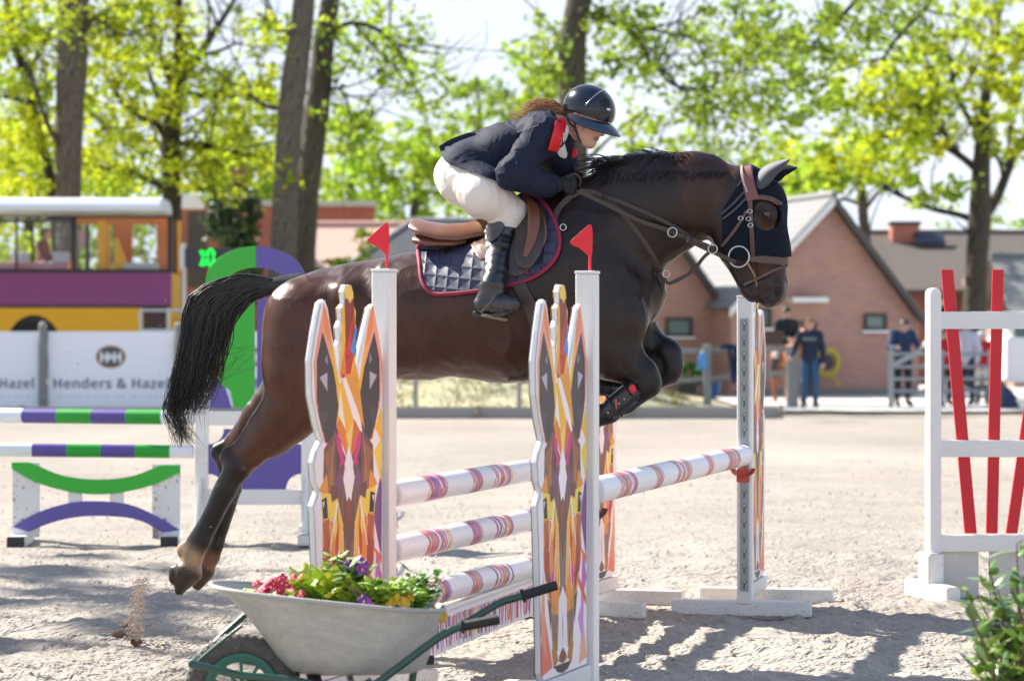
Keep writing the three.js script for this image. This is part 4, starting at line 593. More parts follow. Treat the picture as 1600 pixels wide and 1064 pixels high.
// leaves: kites folded along the midrib; blobs are measured in pixels at the tree's distance
function crownGeo(blobs, d, seed, size, clump = 0.45, perClump = 16, thin = 1) {
  const r = rng(seed), gs = () => (r() + r() + r() - 1.5) / 1.5; let total = 0; for (const b of blobs) total += Math.round(b[5] * thin * (b[1] < -30 ? 0.1 : 1));
  const pos = new Float32Array(total * 12), nor = new Float32Array(total * 12), col = new Float32Array(total * 12), idx = new Uint32Array(total * 6); let k = 0;
  const a = V(), u = V(), w = V(), n = V();
  for (const [px, py, rx, ry, rd, cn] of blobs) { const cnt = Math.round(cn * thin * (py < -30 ? 0.1 : 1));
    const c = P(px, py, d); let left = cnt;
    while (left > 0) {
      let x, y, z; do { x = r() * 2 - 1; y = r() * 2 - 1; z = r() * 2 - 1; } while (x * x + y * y + z * z > 1);
      const cx = c.x + x * PX(rx, d), cy = c.y + y * PX(ry, d), cz = c.z + z * rd, tone = 0.7 + r() * 0.55, warm = (r() - 0.5) * 0.25, m = Math.min(left, 1 + Math.floor(r() * perClump * 2)), cs = clump * (0.5 + r());
      for (let i = 0; i < m; i++) {
        a.set(cx + gs() * cs, cy + gs() * cs * 0.7, cz + gs() * cs);
        const th = r() * 6.283, ph = Math.acos(2 * r() - 1); u.set(Math.sin(ph) * Math.cos(th), Math.cos(ph) * 0.7 - 0.2, Math.sin(ph) * Math.sin(th)).normalize(); w.set(r() - 0.5, r() - 0.5, r() - 0.5).cross(u).normalize(); n.copy(w).cross(u);
        const L = size * (0.55 + r() * 0.9), W = L * 0.34, f = W * 0.35, t = tone * (0.85 + r() * 0.3), o = k * 12;
        const pts = [[-L / 2, 0, 0], [0.05 * L, W, f], [L / 2, 0, 0], [0.05 * L, -W, f]];
        for (let q = 0; q < 4; q++) { const [s1, s2, s3] = pts[q]; pos[o + q * 3] = a.x + u.x * s1 + w.x * s2 + n.x * s3; pos[o + q * 3 + 1] = a.y + u.y * s1 + w.y * s2 + n.y * s3; pos[o + q * 3 + 2] = a.z + u.z * s1 + w.z * s2 + n.z * s3; nor[o + q * 3] = n.x; nor[o + q * 3 + 1] = n.y; nor[o + q * 3 + 2] = n.z; col[o + q * 3] = t * (1 + warm); col[o + q * 3 + 1] = t; col[o + q * 3 + 2] = t * (1 - warm); }
        idx.set([k * 4, k * 4 + 1, k * 4 + 2, k * 4, k * 4 + 2, k * 4 + 3], k * 6); k++;
      }
      left -= m;
    }
  }
  const g = new THREE.BufferGeometry(); g.setAttribute('position', new THREE.BufferAttribute(pos, 3)); g.setAttribute('normal', new THREE.BufferAttribute(nor, 3)); g.setAttribute('color', new THREE.BufferAttribute(col, 3)); g.setIndex(new THREE.BufferAttribute(idx, 1)); return g;
}
// limbs: [ [px, py, radius px], ... ]; twigs grow from them at random
function limbGeo(limbs, d, seed, twigs = 5) {
  const r = rng(seed), out = [], main = [];
  limbs.forEach((L, li) => {
    const jz = li ? (r() - 0.5) * 3 : 0, pts = L.map((q, i) => { const p = P(q[0], q[1], d); p.z += jz * i / L.length; return p; }), rad = L.map(q => PX(q[2], d));
    (li ? out : main).push(tube(pts, t => { const k = t * (rad.length - 1), i = Math.min(rad.length - 2, Math.floor(k)); return lerp(rad[i], rad[i + 1], k - i) * (1 + 0.07 * N3(k * 3, li, seed)); }, { sides: li ? 7 : 14, n: L.length * 5 }));
    const cv = new THREE.CatmullRomCurve3(pts); const count = li ? twigs : Math.ceil(twigs * 0.6);
    for (let i = 0; i < count; i++) {
      const t = 0.3 + 0.7 * r(), p = cv.getPoint(t), tg = cv.getTangent(t), k = rad[Math.min(rad.length - 1, Math.round(t * (rad.length - 1)))] * (li ? 0.5 : 0.25), dir = V(r() - 0.5, r() * 0.7 - 0.1, r() - 0.5).normalize().multiplyScalar(1.1).add(tg.multiplyScalar(0.7)).normalize(), len = 0.8 + r() * 2.2, q = [p.clone()];
      for (let s = 1; s <= 4; s++) { dir.add(V((r() - 0.5) * 0.7, (r() - 0.4) * 0.5, (r() - 0.5) * 0.7)).normalize(); q.push(q[s - 1].clone().addScaledVector(dir, len / 4)); }
      out.push(tube(q, [Math.max(0.012, Math.min(0.06, k)), 0.008], { sides: 4, n: 6, cap: false }));
      for (let s = 2; s <= 4; s++) { const dd = dir.clone().add(V(r() - 0.5, r() - 0.5, r() - 0.5).multiplyScalar(1.6)).normalize(); out.push(tube([q[s], q[s].clone().addScaledVector(dd, 0.4 + r() * 0.5)], [0.012, 0.005], { sides: 3, n: 2, cap: false })); }
    }
  });
  return [main, out];
}
function tree(label, d, limbs, blobs, bk, lm, seed, o = {}) {
  const gy = HORIZON + (EYE - (o.rise ?? (limbs[0][0][0] < 1090 && d > 50 && d < 84 ? 0.6 : 0))) / d * F; if (limbs[0][0][1] < gy) limbs = [[[limbs[0][0][0], gy + 8, limbs[0][0][2] * 1.25], ...limbs[0]], ...limbs.slice(1)];
  const base = P(limbs[0][0][0], limbs[0][0][1], d), t = thing(o.name || 'tree', label, 'tree', base);
  const back = g => g.translate(-base.x, -base.y, -base.z);
  const [main, out] = limbGeo(limbs, d, seed, o.twigs ?? 5); part('trunk', back(merge(main)), bk, t); if (out.length) part('limbs', back(merge(out)), bk, t);
  for (const [i, bs] of (Array.isArray(blobs[0][0]) ? blobs : [blobs]).entries()) part('crown', back(crownGeo(bs, d, seed + 9 + i, o.leaf || 0.15, o.clump || 0.45, o.per || 16, o.thin ?? 0.72)), Array.isArray(lm) ? lm[i] : lm, t);
  return t;
}
tree('tall straight grey trunk rising behind the bus roof', 61, [[[104, 470, 19], [106, 320, 19], [107, 200, 22], [112, 90, 24], [114, 0, 25], [116, -120, 24], [118, -300, 16], [120, -420, 6]], [[116, 80, 6], [150, 30, 5], [185, 55, 3], [205, 62, 2]], [[106, 250, 5], [80, 200, 4], [50, 100, 3]]],
  [[60, 40, 110, 70, 2, 1500], [30, 180, 60, 70, 2, 700], [180, 40, 70, 60, 2, 900], [20, 280, 60, 50, 2, 500], [110, -200, 260, 160, 5, 4000]], bark.grey, leafMats.yellow, 11);
tree('slender dark leaning tree beside the tall grey trunk', 62, [[[88, 480, 7], [80, 290, 8], [62, 220, 8], [42, 130, 8], [20, 60, 7], [5, -40, 6], [0, -160, 3]], [[60, 210, 4], [30, 160, 3], [0, 150, 2]], [[42, 120, 4], [70, 70, 3], [85, 50, 2]], [[22, 60, 4], [40, 10, 3], [50, -60, 2]]],
  [[20, 100, 80, 90, 2, 1300], [40, 260, 70, 60, 2, 800], [-20, 10, 90, 90, 2, 900]], bark.dark, leafMats.yellow, 12);
tree('spreading dark oak with forked limbs standing just past the bus', 64, [[[270, 500, 14], [270, 380, 14], [267, 280, 15], [266, 225, 16], [270, 180, 14], [278, 130, 12], [280, 80, 9], [278, 20, 7], [282, -80, 5]],
  [[268, 235, 8], [245, 195, 6], [215, 180, 5], [190, 160, 4], [160, 110, 2]], [[278, 130, 9], [305, 90, 7], [330, 45, 6], [350, 10, 4], [380, -50, 3]], [[272, 150, 6], [260, 110, 5], [245, 70, 4], [230, 30, 3]], [[268, 225, 6], [310, 225, 5], [345, 235, 4], [400, 245, 2]], [[266, 300, 6], [230, 280, 5], [190, 262, 4], [140, 258, 3]], [[262, 190, 5], [240, 140, 4], [222, 90, 3], [215, 50, 2]], [[300, 90, 4], [345, 80, 3], [375, 70, 2], [400, 80, 1.5]], [[275, 140, 5], [330, 150, 4], [380, 145, 3], [420, 165, 2]], [[300, 228, 4], [325, 250, 3], [335, 290, 2], [345, 315, 1]], [[200, 200, 3], [160, 200, 2.5], [135, 220, 2]]],
  [[[230, 60, 110, 60, 3, 2400], [180, 150, 90, 70, 3, 2400], [190, 250, 90, 45, 3, 1700], [330, 170, 90, 55, 3, 1700], [330, 265, 80, 50, 2.5, 1500], [400, 210, 50, 60, 2.5, 900]], [[170, 290, 80, 22, 3, 500], [350, 120, 60, 40, 3, 450], [290, -60, 220, 90, 5, 3000]]], bark.dark, [leafMats.yellow, leafMats.fresh], 13, { twigs: 7, thin: 0.62 });
tree('pale grey trunk with knots, front one of the twin trunks', 58, [[[440, 480, 26], [442, 380, 21], [446, 280, 19], [452, 200, 20], [460, 120, 21], [470, 50, 18], [476, -20, 17], [484, -150, 14], [490, -300, 7]], [[465, 60, 5], [430, 40, 4], [390, 10, 2]], [[447, 170, 5], [415, 165, 4], [380, 140, 2]]],
  [[430, 40, 60, 40, 2, 500], [405, 130, 40, 60, 2, 420], [440, 280, 25, 40, 1, 60], [500, -170, 190, 110, 5, 3600]], bark.grey, leafMats.yellow, 14);
tree('mossy darker trunk leaning behind the pale twin trunk', 59.5, [[[470, 490, 24], [474, 400, 19], [480, 300, 19], [490, 210, 20], [500, 130, 19], [506, 60, 16], [516, 0, 15], [530, -140, 12], [540, -300, 6]], [[508, 55, 5], [545, 35, 4], [590, 45, 4], [630, 90, 3], [650, 140, 2.2], [665, 190, 1.5]], [[552, 36, 3], [580, 70, 2.5], [620, 110, 2], [645, 145, 1.5]], [[485, 200, 4], [520, 140, 3], [540, 150, 2], [550, 190, 1.5]]],
  [[530, 60, 45, 60, 2, 330], [600, 60, 90, 70, 2.5, 700], [660, 150, 70, 80, 2.5, 500], [540, 190, 50, 50, 2, 350], [620, -60, 200, 70, 4, 1700]], bark.mid, leafMats.fresh, 15, { twigs: 8, per: 9, thin: 0.8 });
tree('thick mossy trunk rising behind the rider\'s helmet', 60, [[[902, 520, 22], [898, 350, 22], [896, 200, 23], [893, 110, 23], [896, 50, 22], [905, 0, 20], [912, -120, 17], [920, -300, 9]], [[905, 20, 6], [945, 30, 5], [985, 45, 5], [1005, 70, 4], [1020, 95, 4], [1045, 110, 3.4], [1070, 135, 3], [1110, 130, 2]], [[985, 40, 4], [1040, 50, 3], [1090, 65, 2.4], [1105, 120, 1.6]], [[1020, 95, 3.5], [1050, 130, 2.5], [1100, 140, 2], [1125, 200, 1.5]]],
  [[[850, 90, 45, 70, 2, 700], [960, 80, 80, 60, 2, 1000], [1010, 40, 110, 40, 2.5, 1200], [1090, 110, 90, 60, 2.5, 900], [1130, 190, 70, 60, 2.5, 800]], [[1050, 150, 80, 60, 3, 450], [920, -160, 280, 110, 5, 4500]]], bark.mid, [leafMats.green, leafMats.fresh], 16, { twigs: 9, per: 12, thin: 0.56 });
tree('big oak with wide limbs beside the red slatted standard', 74, [[[1520, 560, 20], [1524, 470, 18], [1528, 400, 17], [1532, 340, 18], [1534, 270, 15], [1538, 200, 11], [1542, 140, 8], [1555, 80, 6], [1565, -20, 4]],
  [[1530, 350, 10], [1560, 310, 9], [1580, 270, 7], [1600, 230, 6], [1640, 180, 4]], [[1526, 345, 6], [1500, 335, 5], [1460, 325, 4.5], [1430, 312, 4], [1400, 298, 3], [1385, 285, 2]], [[1532, 270, 7], [1510, 250, 6], [1480, 230, 5], [1450, 215, 4.5], [1410, 205, 3.5], [1380, 215, 2]], [[1500, 240, 4], [1470, 200, 4], [1445, 180, 3], [1420, 150, 2]], [[1540, 140, 4], [1570, 115, 3.5], [1600, 90, 3]], [[1536, 220, 5], [1500, 150, 4], [1490, 90, 3], [1480, 40, 2]]],
  [[[1420, 200, 90, 50, 3, 1900], [1350, 260, 80, 45, 3, 1400], [1500, 110, 110, 70, 3, 2300], [1570, 190, 60, 70, 3, 1300], [1380, 130, 100, 50, 3, 1500], [1560, 40, 90, 60, 3, 1500]], [[1290, 270, 70, 40, 3, 700], [1450, 290, 60, 35, 3, 500], [1330, 190, 70, 50, 3, 600]]], bark.dark, [leafMats.yellow, leafMats.fresh], 17, { twigs: 9, leaf: 0.2, thin: 0.6 });
tree('thin tree between the brick gable and the long farmhouse', 80, [[[1362, 470, 10], [1356, 400, 9], [1350, 340, 8], [1346, 290, 7], [1340, 240, 5], [1338, 190, 3]], [[1348, 320, 4], [1320, 310, 3], [1300, 320, 2]], [[1350, 330, 4], [1375, 300, 3], [1395, 290, 2]]],
  [[1310, 250, 70, 40, 2.5, 900], [1250, 280, 50, 30, 2.5, 600], [1370, 250, 60, 40, 2.5, 600]], bark.mid, leafMats.yellow, 18);
tree('dense overhanging tree with mid green leaves above the horse\'s head', 55, [[[1760, 560, 20], [1740, 300, 18], [1690, 100, 16], [1600, -20, 12], [1480, -70, 8], [1360, -60, 6], [1240, -20, 4], [1180, 20, 2]], [[1400, -64, 5], [1330, 10, 4], [1280, 60, 3], [1250, 110, 2]], [[1500, -60, 5], [1440, 20, 4], [1400, 60, 3], [1370, 100, 2]]],
  [[[1230, 60, 110, 70, 3, 2300], [1370, 40, 90, 60, 3, 1800], [1150, 60, 70, 60, 3, 900], [1200, 170, 80, 60, 3, 1200]], [[1270, 130, 80, 60, 3, 900], [1450, 10, 60, 50, 3, 600], [1180, 250, 60, 30, 3, 450]]], bark.dark, [leafMats.green, leafMats.fresh], 19, { twigs: 8, thin: 0.44 });
// trees farther off
const farTree = (label, d, x, y0, y1, rx, lm, n, seed, bl) => tree(label, d, [[[x, 560, 8], [x, y1 - 20, 7], [x + 5, (y0 + y1) / 2, 5], [x, y0 + 20, 2]]], bl || [[x, (y0 + y1) / 2, rx, (y1 - y0) / 2, 4, n], [x - rx * 0.4, y1 - 30, rx * 0.8, 50, 4, n / 3], [x + rx * 0.5, y0 + (y1 - y0) * 0.4, rx * 0.7, 60, 4, n / 3]], bark.mid, lm, seed, { leaf: 0.28, clump: 0.7, twigs: 3, thin: 0.5 });
farTree('round topped green tree behind the rider\'s back', 104, 745, 98, 340, 58, leafMats.green, 1900, 31);
farTree('yellow green tree between the twin trunks and the rounded tree', 98, 645, 190, 370, 70, leafMats.fresh, 2300, 32);
farTree('pale green tree just right of the twin trunks', 100, 545, 170, 360, 55, leafMats.fresh, 1500, 33);
farTree('green tree filling the gap left of the helmet trunk', 102, 830, 60, 330, 55, leafMats.fresh, 1700, 34);
farTree('hazy tree behind the horse\'s mane', 110, 985, 150, 420, 75, leafMats.fresh, 1600, 35);
farTree('loose hazy tree behind the horse\'s poll', 112, 1100, 170, 420, 70, leafMats.green, 1500, 36);
farTree('yellow green tree behind the ears and gable', 96, 1230, 200, 400, 65, leafMats.yellow, 1500, 37);
farTree('bushy green tree above the bus roof end', 90, 175, 250, 420, 90, leafMats.green, 1900, 38);
farTree('yellow green tree between the oak and the twin trunks', 88, 355, 200, 400, 75, leafMats.fresh, 2000, 39);
farTree('yellow tree at the frame edge behind the bus', 86, 40, 150, 420, 110, leafMats.yellow, 2600, 40);
farTree('dark green tree low behind the brick outbuilding', 108, 450, 230, 420, 80, leafMats.green, 1500, 41);
farTree('low pale tree behind the farmhouse chimney', 130, 1540, 300, 440, 90, leafMats.fresh, 900, 42);
{ // ivy bush
  const d = 74, t = thing('ivy_bush', 'dark ivy clad bush in front of the brick outbuilding', 'bush', P(368, 560, d)), b = P(368, 560, d); part('stem', tube([V(0, -0.4, 0), V(0.05, 1.5, 0), V(0, 3, 0)], [0.12, 0.05]), bark.dark, t);
  part('foliage', crownGeo([[366, 345, 46, 55, 0.8, 2200], [372, 420, 40, 70, 0.7, 1500], [345, 330, 28, 30, 0.6, 500]], d, 51, 0.16, 0.2).translate(-b.x, -b.y, -b.z), leafMats.ivy, t);
  const s = thing('low_shrub', 'yellowish shrub at the foot of the twin trunks', 'shrub', P(560, 580, 62)), sb = P(560, 580, 62); part('stem', tube([V(0, -0.4, 0), V(0.1, 1.2, 0), V(0.15, 2.4, 0)], [0.05, 0.02]), bark.mid, s); part('foliage', crownGeo([[560, 420, 34, 60, 0.6, 500], [520, 440, 30, 40, 0.6, 300]], 62, 52, 0.14, 0.2).translate(-sb.x, -sb.y, -sb.z), leafMats.fresh, s);
}
// trees out of the frame on the sun's side, whose shade falls in bands on the sand
for (const [x, z, h, sd, lab] of [[-15.5, -26, 14.5, 61, 'shade tree beside the arena, sunward of the horse'], [-13, -21.2, 12.5, 65, 'shade tree close by the arena edge on the sun side'], [-21, -33, 15, 62, 'second shade tree beside the arena, farther from the jump'], [-26, -58, 17, 63, 'shade tree at the far corner of the arena'], [-8, -78, 15, 64, 'shade tree behind the bank, past the bus']]) {
  const d = -z, px = x / d * F + 800, Yp = y => HORIZON - (y - EYE) / d * F, k = F / d;
  if (sd === 64) continue;
  tree(lab, d, [[[px, Yp(0), 0.3 * k], [px + 0.2 * k, Yp(h * 0.4), 0.24 * k], [px, Yp(h * 0.7), 0.16 * k], [px, Yp(h), 0.05 * k]], [[px, Yp(h * 0.5), 0.12 * k], [px + 2 * k, Yp(h * 0.7), 0.05 * k]], [[px, Yp(h * 0.55), 0.12 * k], [px - 2 * k, Yp(h * 0.75), 0.05 * k]]], [[px, Yp(h * 0.85), 2.6 * k, 2.2 * k, 2.6, 2600], [px + 1.8 * k, Yp(h * 0.7), 1.8 * k, 1.4 * k, 2, 1000], [px - 1.8 * k, Yp(h * 0.75), 1.8 * k, 1.4 * k, 2, 1000]], bark.mid, leafMats.fresh, sd, { leaf: 0.3, thin: 1.5 });
}
// ---------------------------------------------------------------- horse and rider share a frame: x along the heading, y up, z towards the near side
const HT = 0.26, HC = V(-0.15, 0, -13.4), hu = V(Math.cos(HT), 0, Math.sin(HT)), hw = V(-Math.sin(HT), 0, Math.cos(HT));
function H(px, py, w = 0) { // pixel of the photograph -> point of the vertical plane w metres on the near side of the horse's middle
  const r = V((px - 800) / F, (HORIZON - py) / F, -1), o = V(0, EYE, 0).sub(HC), t = (w - o.dot(hw)) / r.dot(hw), p = o.addScaledVector(r, t);
  return V(p.dot(hu), p.y, p.dot(hw));
}
const HS = 13.4 / F; // metres per pixel there
const hb = (x0, y0, x1, y1, r0, r1, w0, w1, o = {}) => bone(H(x0, y0, w0), H(x1, y1, w1), r0 * HS, r1 * HS, o);
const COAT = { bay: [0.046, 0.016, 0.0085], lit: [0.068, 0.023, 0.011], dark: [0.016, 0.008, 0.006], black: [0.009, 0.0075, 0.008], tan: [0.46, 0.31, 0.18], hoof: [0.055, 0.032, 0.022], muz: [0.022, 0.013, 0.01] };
const trunkBones = [
  hb(505, 508, 560, 500, 76, 84, 0, 0, { q: 0.92, k: 0.1, c: COAT.bay }), hb(560, 500, 650, 494, 84, 92, 0, 0, { q: 0.9, k: 0.1, c: COAT.bay }), hb(650, 494, 790, 482, 92, 106, 0, 0, { q: 0.92, k: 0.1, c: COAT.bay }), hb(790, 482, 880, 445, 106, 112, 0, 0, { q: 0.82, k: 0.12, c: COAT.dark }),
  hb(850, 380, 905, 360, 66, 66, 0, 0, { q: 0.6, k: 0.12, c: COAT.dark }), hb(890, 450, 960, 470, 92, 62, 0, 0, { q: 0.85, k: 0.1, c: COAT.dark }), hb(960, 440, 985, 455, 66, 54, 0, 0, { q: 0.85, k: 0.08, c: COAT.dark }),
  hb(455, 470, 500, 470, 30, 42, 0, 0, { q: 0.9, k: 0.08, c: COAT.bay }),
  // shoulder masses
  hb(905, 400, 955, 500, 66, 56, 0.10, 0.14, { q: 0.65, k: 0.1, c: COAT.dark }), hb(905, 400, 955, 500, 66, 56, -0.10, -0.14, { q: 0.65, k: 0.1, c: COAT.dark }),
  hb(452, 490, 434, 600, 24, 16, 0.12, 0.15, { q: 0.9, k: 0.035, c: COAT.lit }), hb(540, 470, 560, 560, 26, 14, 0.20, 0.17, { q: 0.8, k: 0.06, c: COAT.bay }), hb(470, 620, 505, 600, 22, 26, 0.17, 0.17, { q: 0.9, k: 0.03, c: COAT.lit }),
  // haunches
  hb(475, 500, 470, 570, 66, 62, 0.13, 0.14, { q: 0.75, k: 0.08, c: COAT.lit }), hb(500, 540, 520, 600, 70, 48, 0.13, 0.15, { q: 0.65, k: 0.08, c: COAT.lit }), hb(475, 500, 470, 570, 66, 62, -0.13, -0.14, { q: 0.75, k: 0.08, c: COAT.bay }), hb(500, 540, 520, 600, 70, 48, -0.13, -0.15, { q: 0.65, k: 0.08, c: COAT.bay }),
];
const neckBones = [
  hb(925, 380, 1010, 325, 98, 82, 0, 0, { q: 0.55, k: 0.1, c: COAT.dark }), hb(1010, 325, 1085, 305, 82, 62, 0, 0, { q: 0.55, k: 0.08, c: COAT.dark }), hb(1085, 305, 1150, 303, 62, 42, 0, 0, { q: 0.55, k: 0.06, c: COAT.lit }),
  hb(1010, 375, 1085, 345, 34, 24, 0, 0, { q: 0.7, k: 0.08, c: COAT.dark }), hb(1000, 272, 1110, 263, 26, 15, 0, 0, { q: 0.45, k: 0.05, c: COAT.lit }),
];
const headBones = [
  hb(1160, 305, 1185, 320, 40, 37, 0, 0, { q: 0.8, k: 0.05, c: COAT.dark }), hb(1185, 320, 1198, 395, 36, 31, 0, 0, { q: 0.72, k: 0.05, c: COAT.bay }), hb(1198, 395, 1204, 445, 31, 25, 0, 0, { q: 0.72, k: 0.04, c: COAT.bay }), hb(1204, 445, 1206, 458, 26, 22, 0, 0, { q: 0.85, k: 0.03, c: COAT.muz }),
  hb(1147, 345, 1152, 372, 40, 38, 0.035, 0.03, { q: 0.5, k: 0.05, c: COAT.dark }), hb(1147, 345, 1152, 372, 40, 38, -0.035, -0.03, { q: 0.5, k: 0.05, c: COAT.dark }), hb(1150, 385, 1172, 448, 27, 15, 0, 0, { q: 0.8, k: 0.04, c: COAT.muz }), hb(1170, 452, 1178, 461, 13, 12, 0, 0, { q: 1.5, k: 0.02, c: COAT.muz }),
  hb(1216, 448, 1213, 462, 11, 10, 0.042, 0.04, { q: 0.8, k: 0.02, c: COAT.muz }), hb(1216, 448, 1213, 462, 11, 10, -0.042, -0.04, { q: 0.8, k: 0.02, c: COAT.muz }), hb(1208, 470, 1196, 474, 8, 7, 0, 0, { q: 3, k: 0.02, c: COAT.muz }),
  hb(1196, 326, 1204, 334, 14, 13, 0.058, 0.06, { q: 0.7, k: 0.025, c: COAT.dark }), hb(1196, 326, 1204, 334, 14, 13, -0.058, -0.06, { q: 0.7, k: 0.025, c: COAT.dark }), hb(1176, 352, 1186, 390, 10, 7, 0.072, 0.066, { q: 0.8, k: 0.03, c: COAT.dark }),
];
const hindLeg = (w, dx, dy, c1) => [
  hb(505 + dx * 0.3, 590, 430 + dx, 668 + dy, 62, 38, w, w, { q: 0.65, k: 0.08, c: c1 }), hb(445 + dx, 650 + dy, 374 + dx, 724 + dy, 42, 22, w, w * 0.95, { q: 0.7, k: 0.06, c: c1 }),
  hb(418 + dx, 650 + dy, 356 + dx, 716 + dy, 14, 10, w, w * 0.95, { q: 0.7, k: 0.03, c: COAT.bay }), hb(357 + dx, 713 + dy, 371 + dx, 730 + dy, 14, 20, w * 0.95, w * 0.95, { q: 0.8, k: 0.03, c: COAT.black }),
];
const legEnd = (pts, rs, w, cs, q = 0.85) => pts.slice(1).map((p, i) => hb(pts[i][0], pts[i][1], p[0], p[1], rs[i], rs[i + 1], w, w, { q, k: 0.022, c: cs[i] }));
const NEAR_W = 0.135, FAR_W = -0.13;
const legBones = [
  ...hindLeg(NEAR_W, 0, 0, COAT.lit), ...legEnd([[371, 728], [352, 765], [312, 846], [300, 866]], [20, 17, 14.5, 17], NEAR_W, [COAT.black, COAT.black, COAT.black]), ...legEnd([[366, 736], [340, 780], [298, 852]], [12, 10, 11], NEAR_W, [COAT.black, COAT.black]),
  hb(297, 863, 287, 860, 17, 13, NEAR_W, NEAR_W, { q: 0.8, k: 0.035, c: COAT.tan }), hb(300, 872, 296, 884, 16, 17, NEAR_W, NEAR_W, { k: 0.015, c: COAT.tan }), hb(293, 895, 280, 922, 23, 8, NEAR_W, NEAR_W, { k: 0.006, c: COAT.hoof }), hb(274, 893, 272, 904, 12, 10, NEAR_W, NEAR_W, { k: 0.012, c: [0.02, 0.016, 0.014] }),
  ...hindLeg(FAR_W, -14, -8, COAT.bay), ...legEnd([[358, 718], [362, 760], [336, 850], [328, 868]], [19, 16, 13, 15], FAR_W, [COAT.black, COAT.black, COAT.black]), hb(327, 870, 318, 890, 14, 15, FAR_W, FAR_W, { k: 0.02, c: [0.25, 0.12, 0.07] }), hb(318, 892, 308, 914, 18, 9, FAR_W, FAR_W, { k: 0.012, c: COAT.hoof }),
  // near fore: forearm forward, folded knee, cannon back under the boot
  hb(925, 515, 955, 552, 56, 40, 0.14, 0.15, { q: 0.7, k: 0.07, c: COAT.dark }), hb(945, 545, 1004, 583, 42, 24, 0.15, 0.14, { q: 0.75, k: 0.04, c: COAT.dark }), hb(1004, 583, 1014, 600, 22, 20, 0.14, 0.14, { q: 0.85, k: 0.02, c: COAT.black }), hb(1012, 586, 1018, 596, 17, 15, 0.14, 0.14, { q: 1, k: 0.015, c: COAT.black }), ...legEnd([[1006, 606], [982, 626], [952, 645]], [20, 16, 17], 0.14, [COAT.black, COAT.black]), hb(950, 646, 936, 652, 15, 15, 0.14, 0.14, { k: 0.02, c: COAT.black }), hb(936, 650, 930, 658, 18, 11, 0.14, 0.14, { k: 0.012, c: [0.03, 0.026, 0.024] }),
  // far fore
  hb(935, 500, 985, 525, 52, 40, -0.14, -0.14, { q: 0.7, k: 0.07, c: COAT.black }), hb(985, 525, 1042, 555, 36, 22, -0.14, -0.13, { q: 0.75, k: 0.05, c: COAT.black }), hb(1042, 553, 1048, 574, 22, 21, -0.13, -0.13, { q: 0.85, k: 0.03, c: COAT.black }), ...legEnd([[1042, 584], [1010, 604], [958, 606]], [18, 15, 15], -0.13, [COAT.black, COAT.black]), hb(955, 606, 936, 604, 14, 14, -0.13, -0.13, { k: 0.02, c: COAT.black }), hb(936, 604, 922, 612, 17, 10, -0.13, -0.13, { k: 0.012, c: [0.03, 0.026, 0.024] }),
];
const horseBones = [...trunkBones, ...neckBones, ...headBones, ...legBones];
const horseField = (() => { const f = field(horseBones); return (x, y, z) => { const d = f(x, y, z); return d < 0.05 && d > -0.05 ? d + 0.006 * N3(x * 7, y * 5, z * 9) + 0.003 * N3(x * 19 + y * 6, y * 10 - x * 5, z * 22) - 0.003 * Math.pow(1 - Math.min(1, 3 * Math.abs(N3(x * 5 + 3, y * 4, z * 5))), 4) * smooth(0.2, 0.5, y) : d; }; })();
// the near surface of the horse behind a pixel; extra metres outward
function onHorse(px, py, off = 0, side = 1) {
  let w = 0.5, step = 0.01; const f = w2 => { const p = H(px, py, w2 * side); return horseField(p.x, p.y, p.z); };
  while (w > -0.02 && f(w) > 0) w -= step; if (w <= -0.02) return H(px, py, 0.02 * side + off * side);
  let a = w, b = w + step; for (let i = 0; i < 7; i++) { const m = (a + b) / 2; f(m) < 0 ? (a = m) : (b = m); } return H(px, py, (b + off) * side);
}
const rideFrame = (name, label, cat) => thing(name, label, cat, HC, -HT);
const hornTex = rep(dataTex(256, (u, v) => { const g = 0.5 + 0.35 * tn(u, v * 0.35, 60, 1) + 0.25 * tn(u, v * 0.5, 120, 4); return [g, g, g]; }), 3, 3);
const coatMat = new THREE.MeshPhysicalMaterial({ color: 0xffffff, vertexColors: true, roughness: 0.36, side: THREE.DoubleSide, bumpMap: hornTex, bumpScale: 0.0014, specularIntensity: 0.32, clearcoat: 0.4, clearcoatRoughness: 0.3, sheen: 0.05, sheenColor: C(0.3, 0.17, 0.1), sheenRoughness: 0.4 });
const horse = rideFrame('horse', 'dark bay horse jumping over the printed oxer with forelegs tucked and hind legs trailing', 'horse');
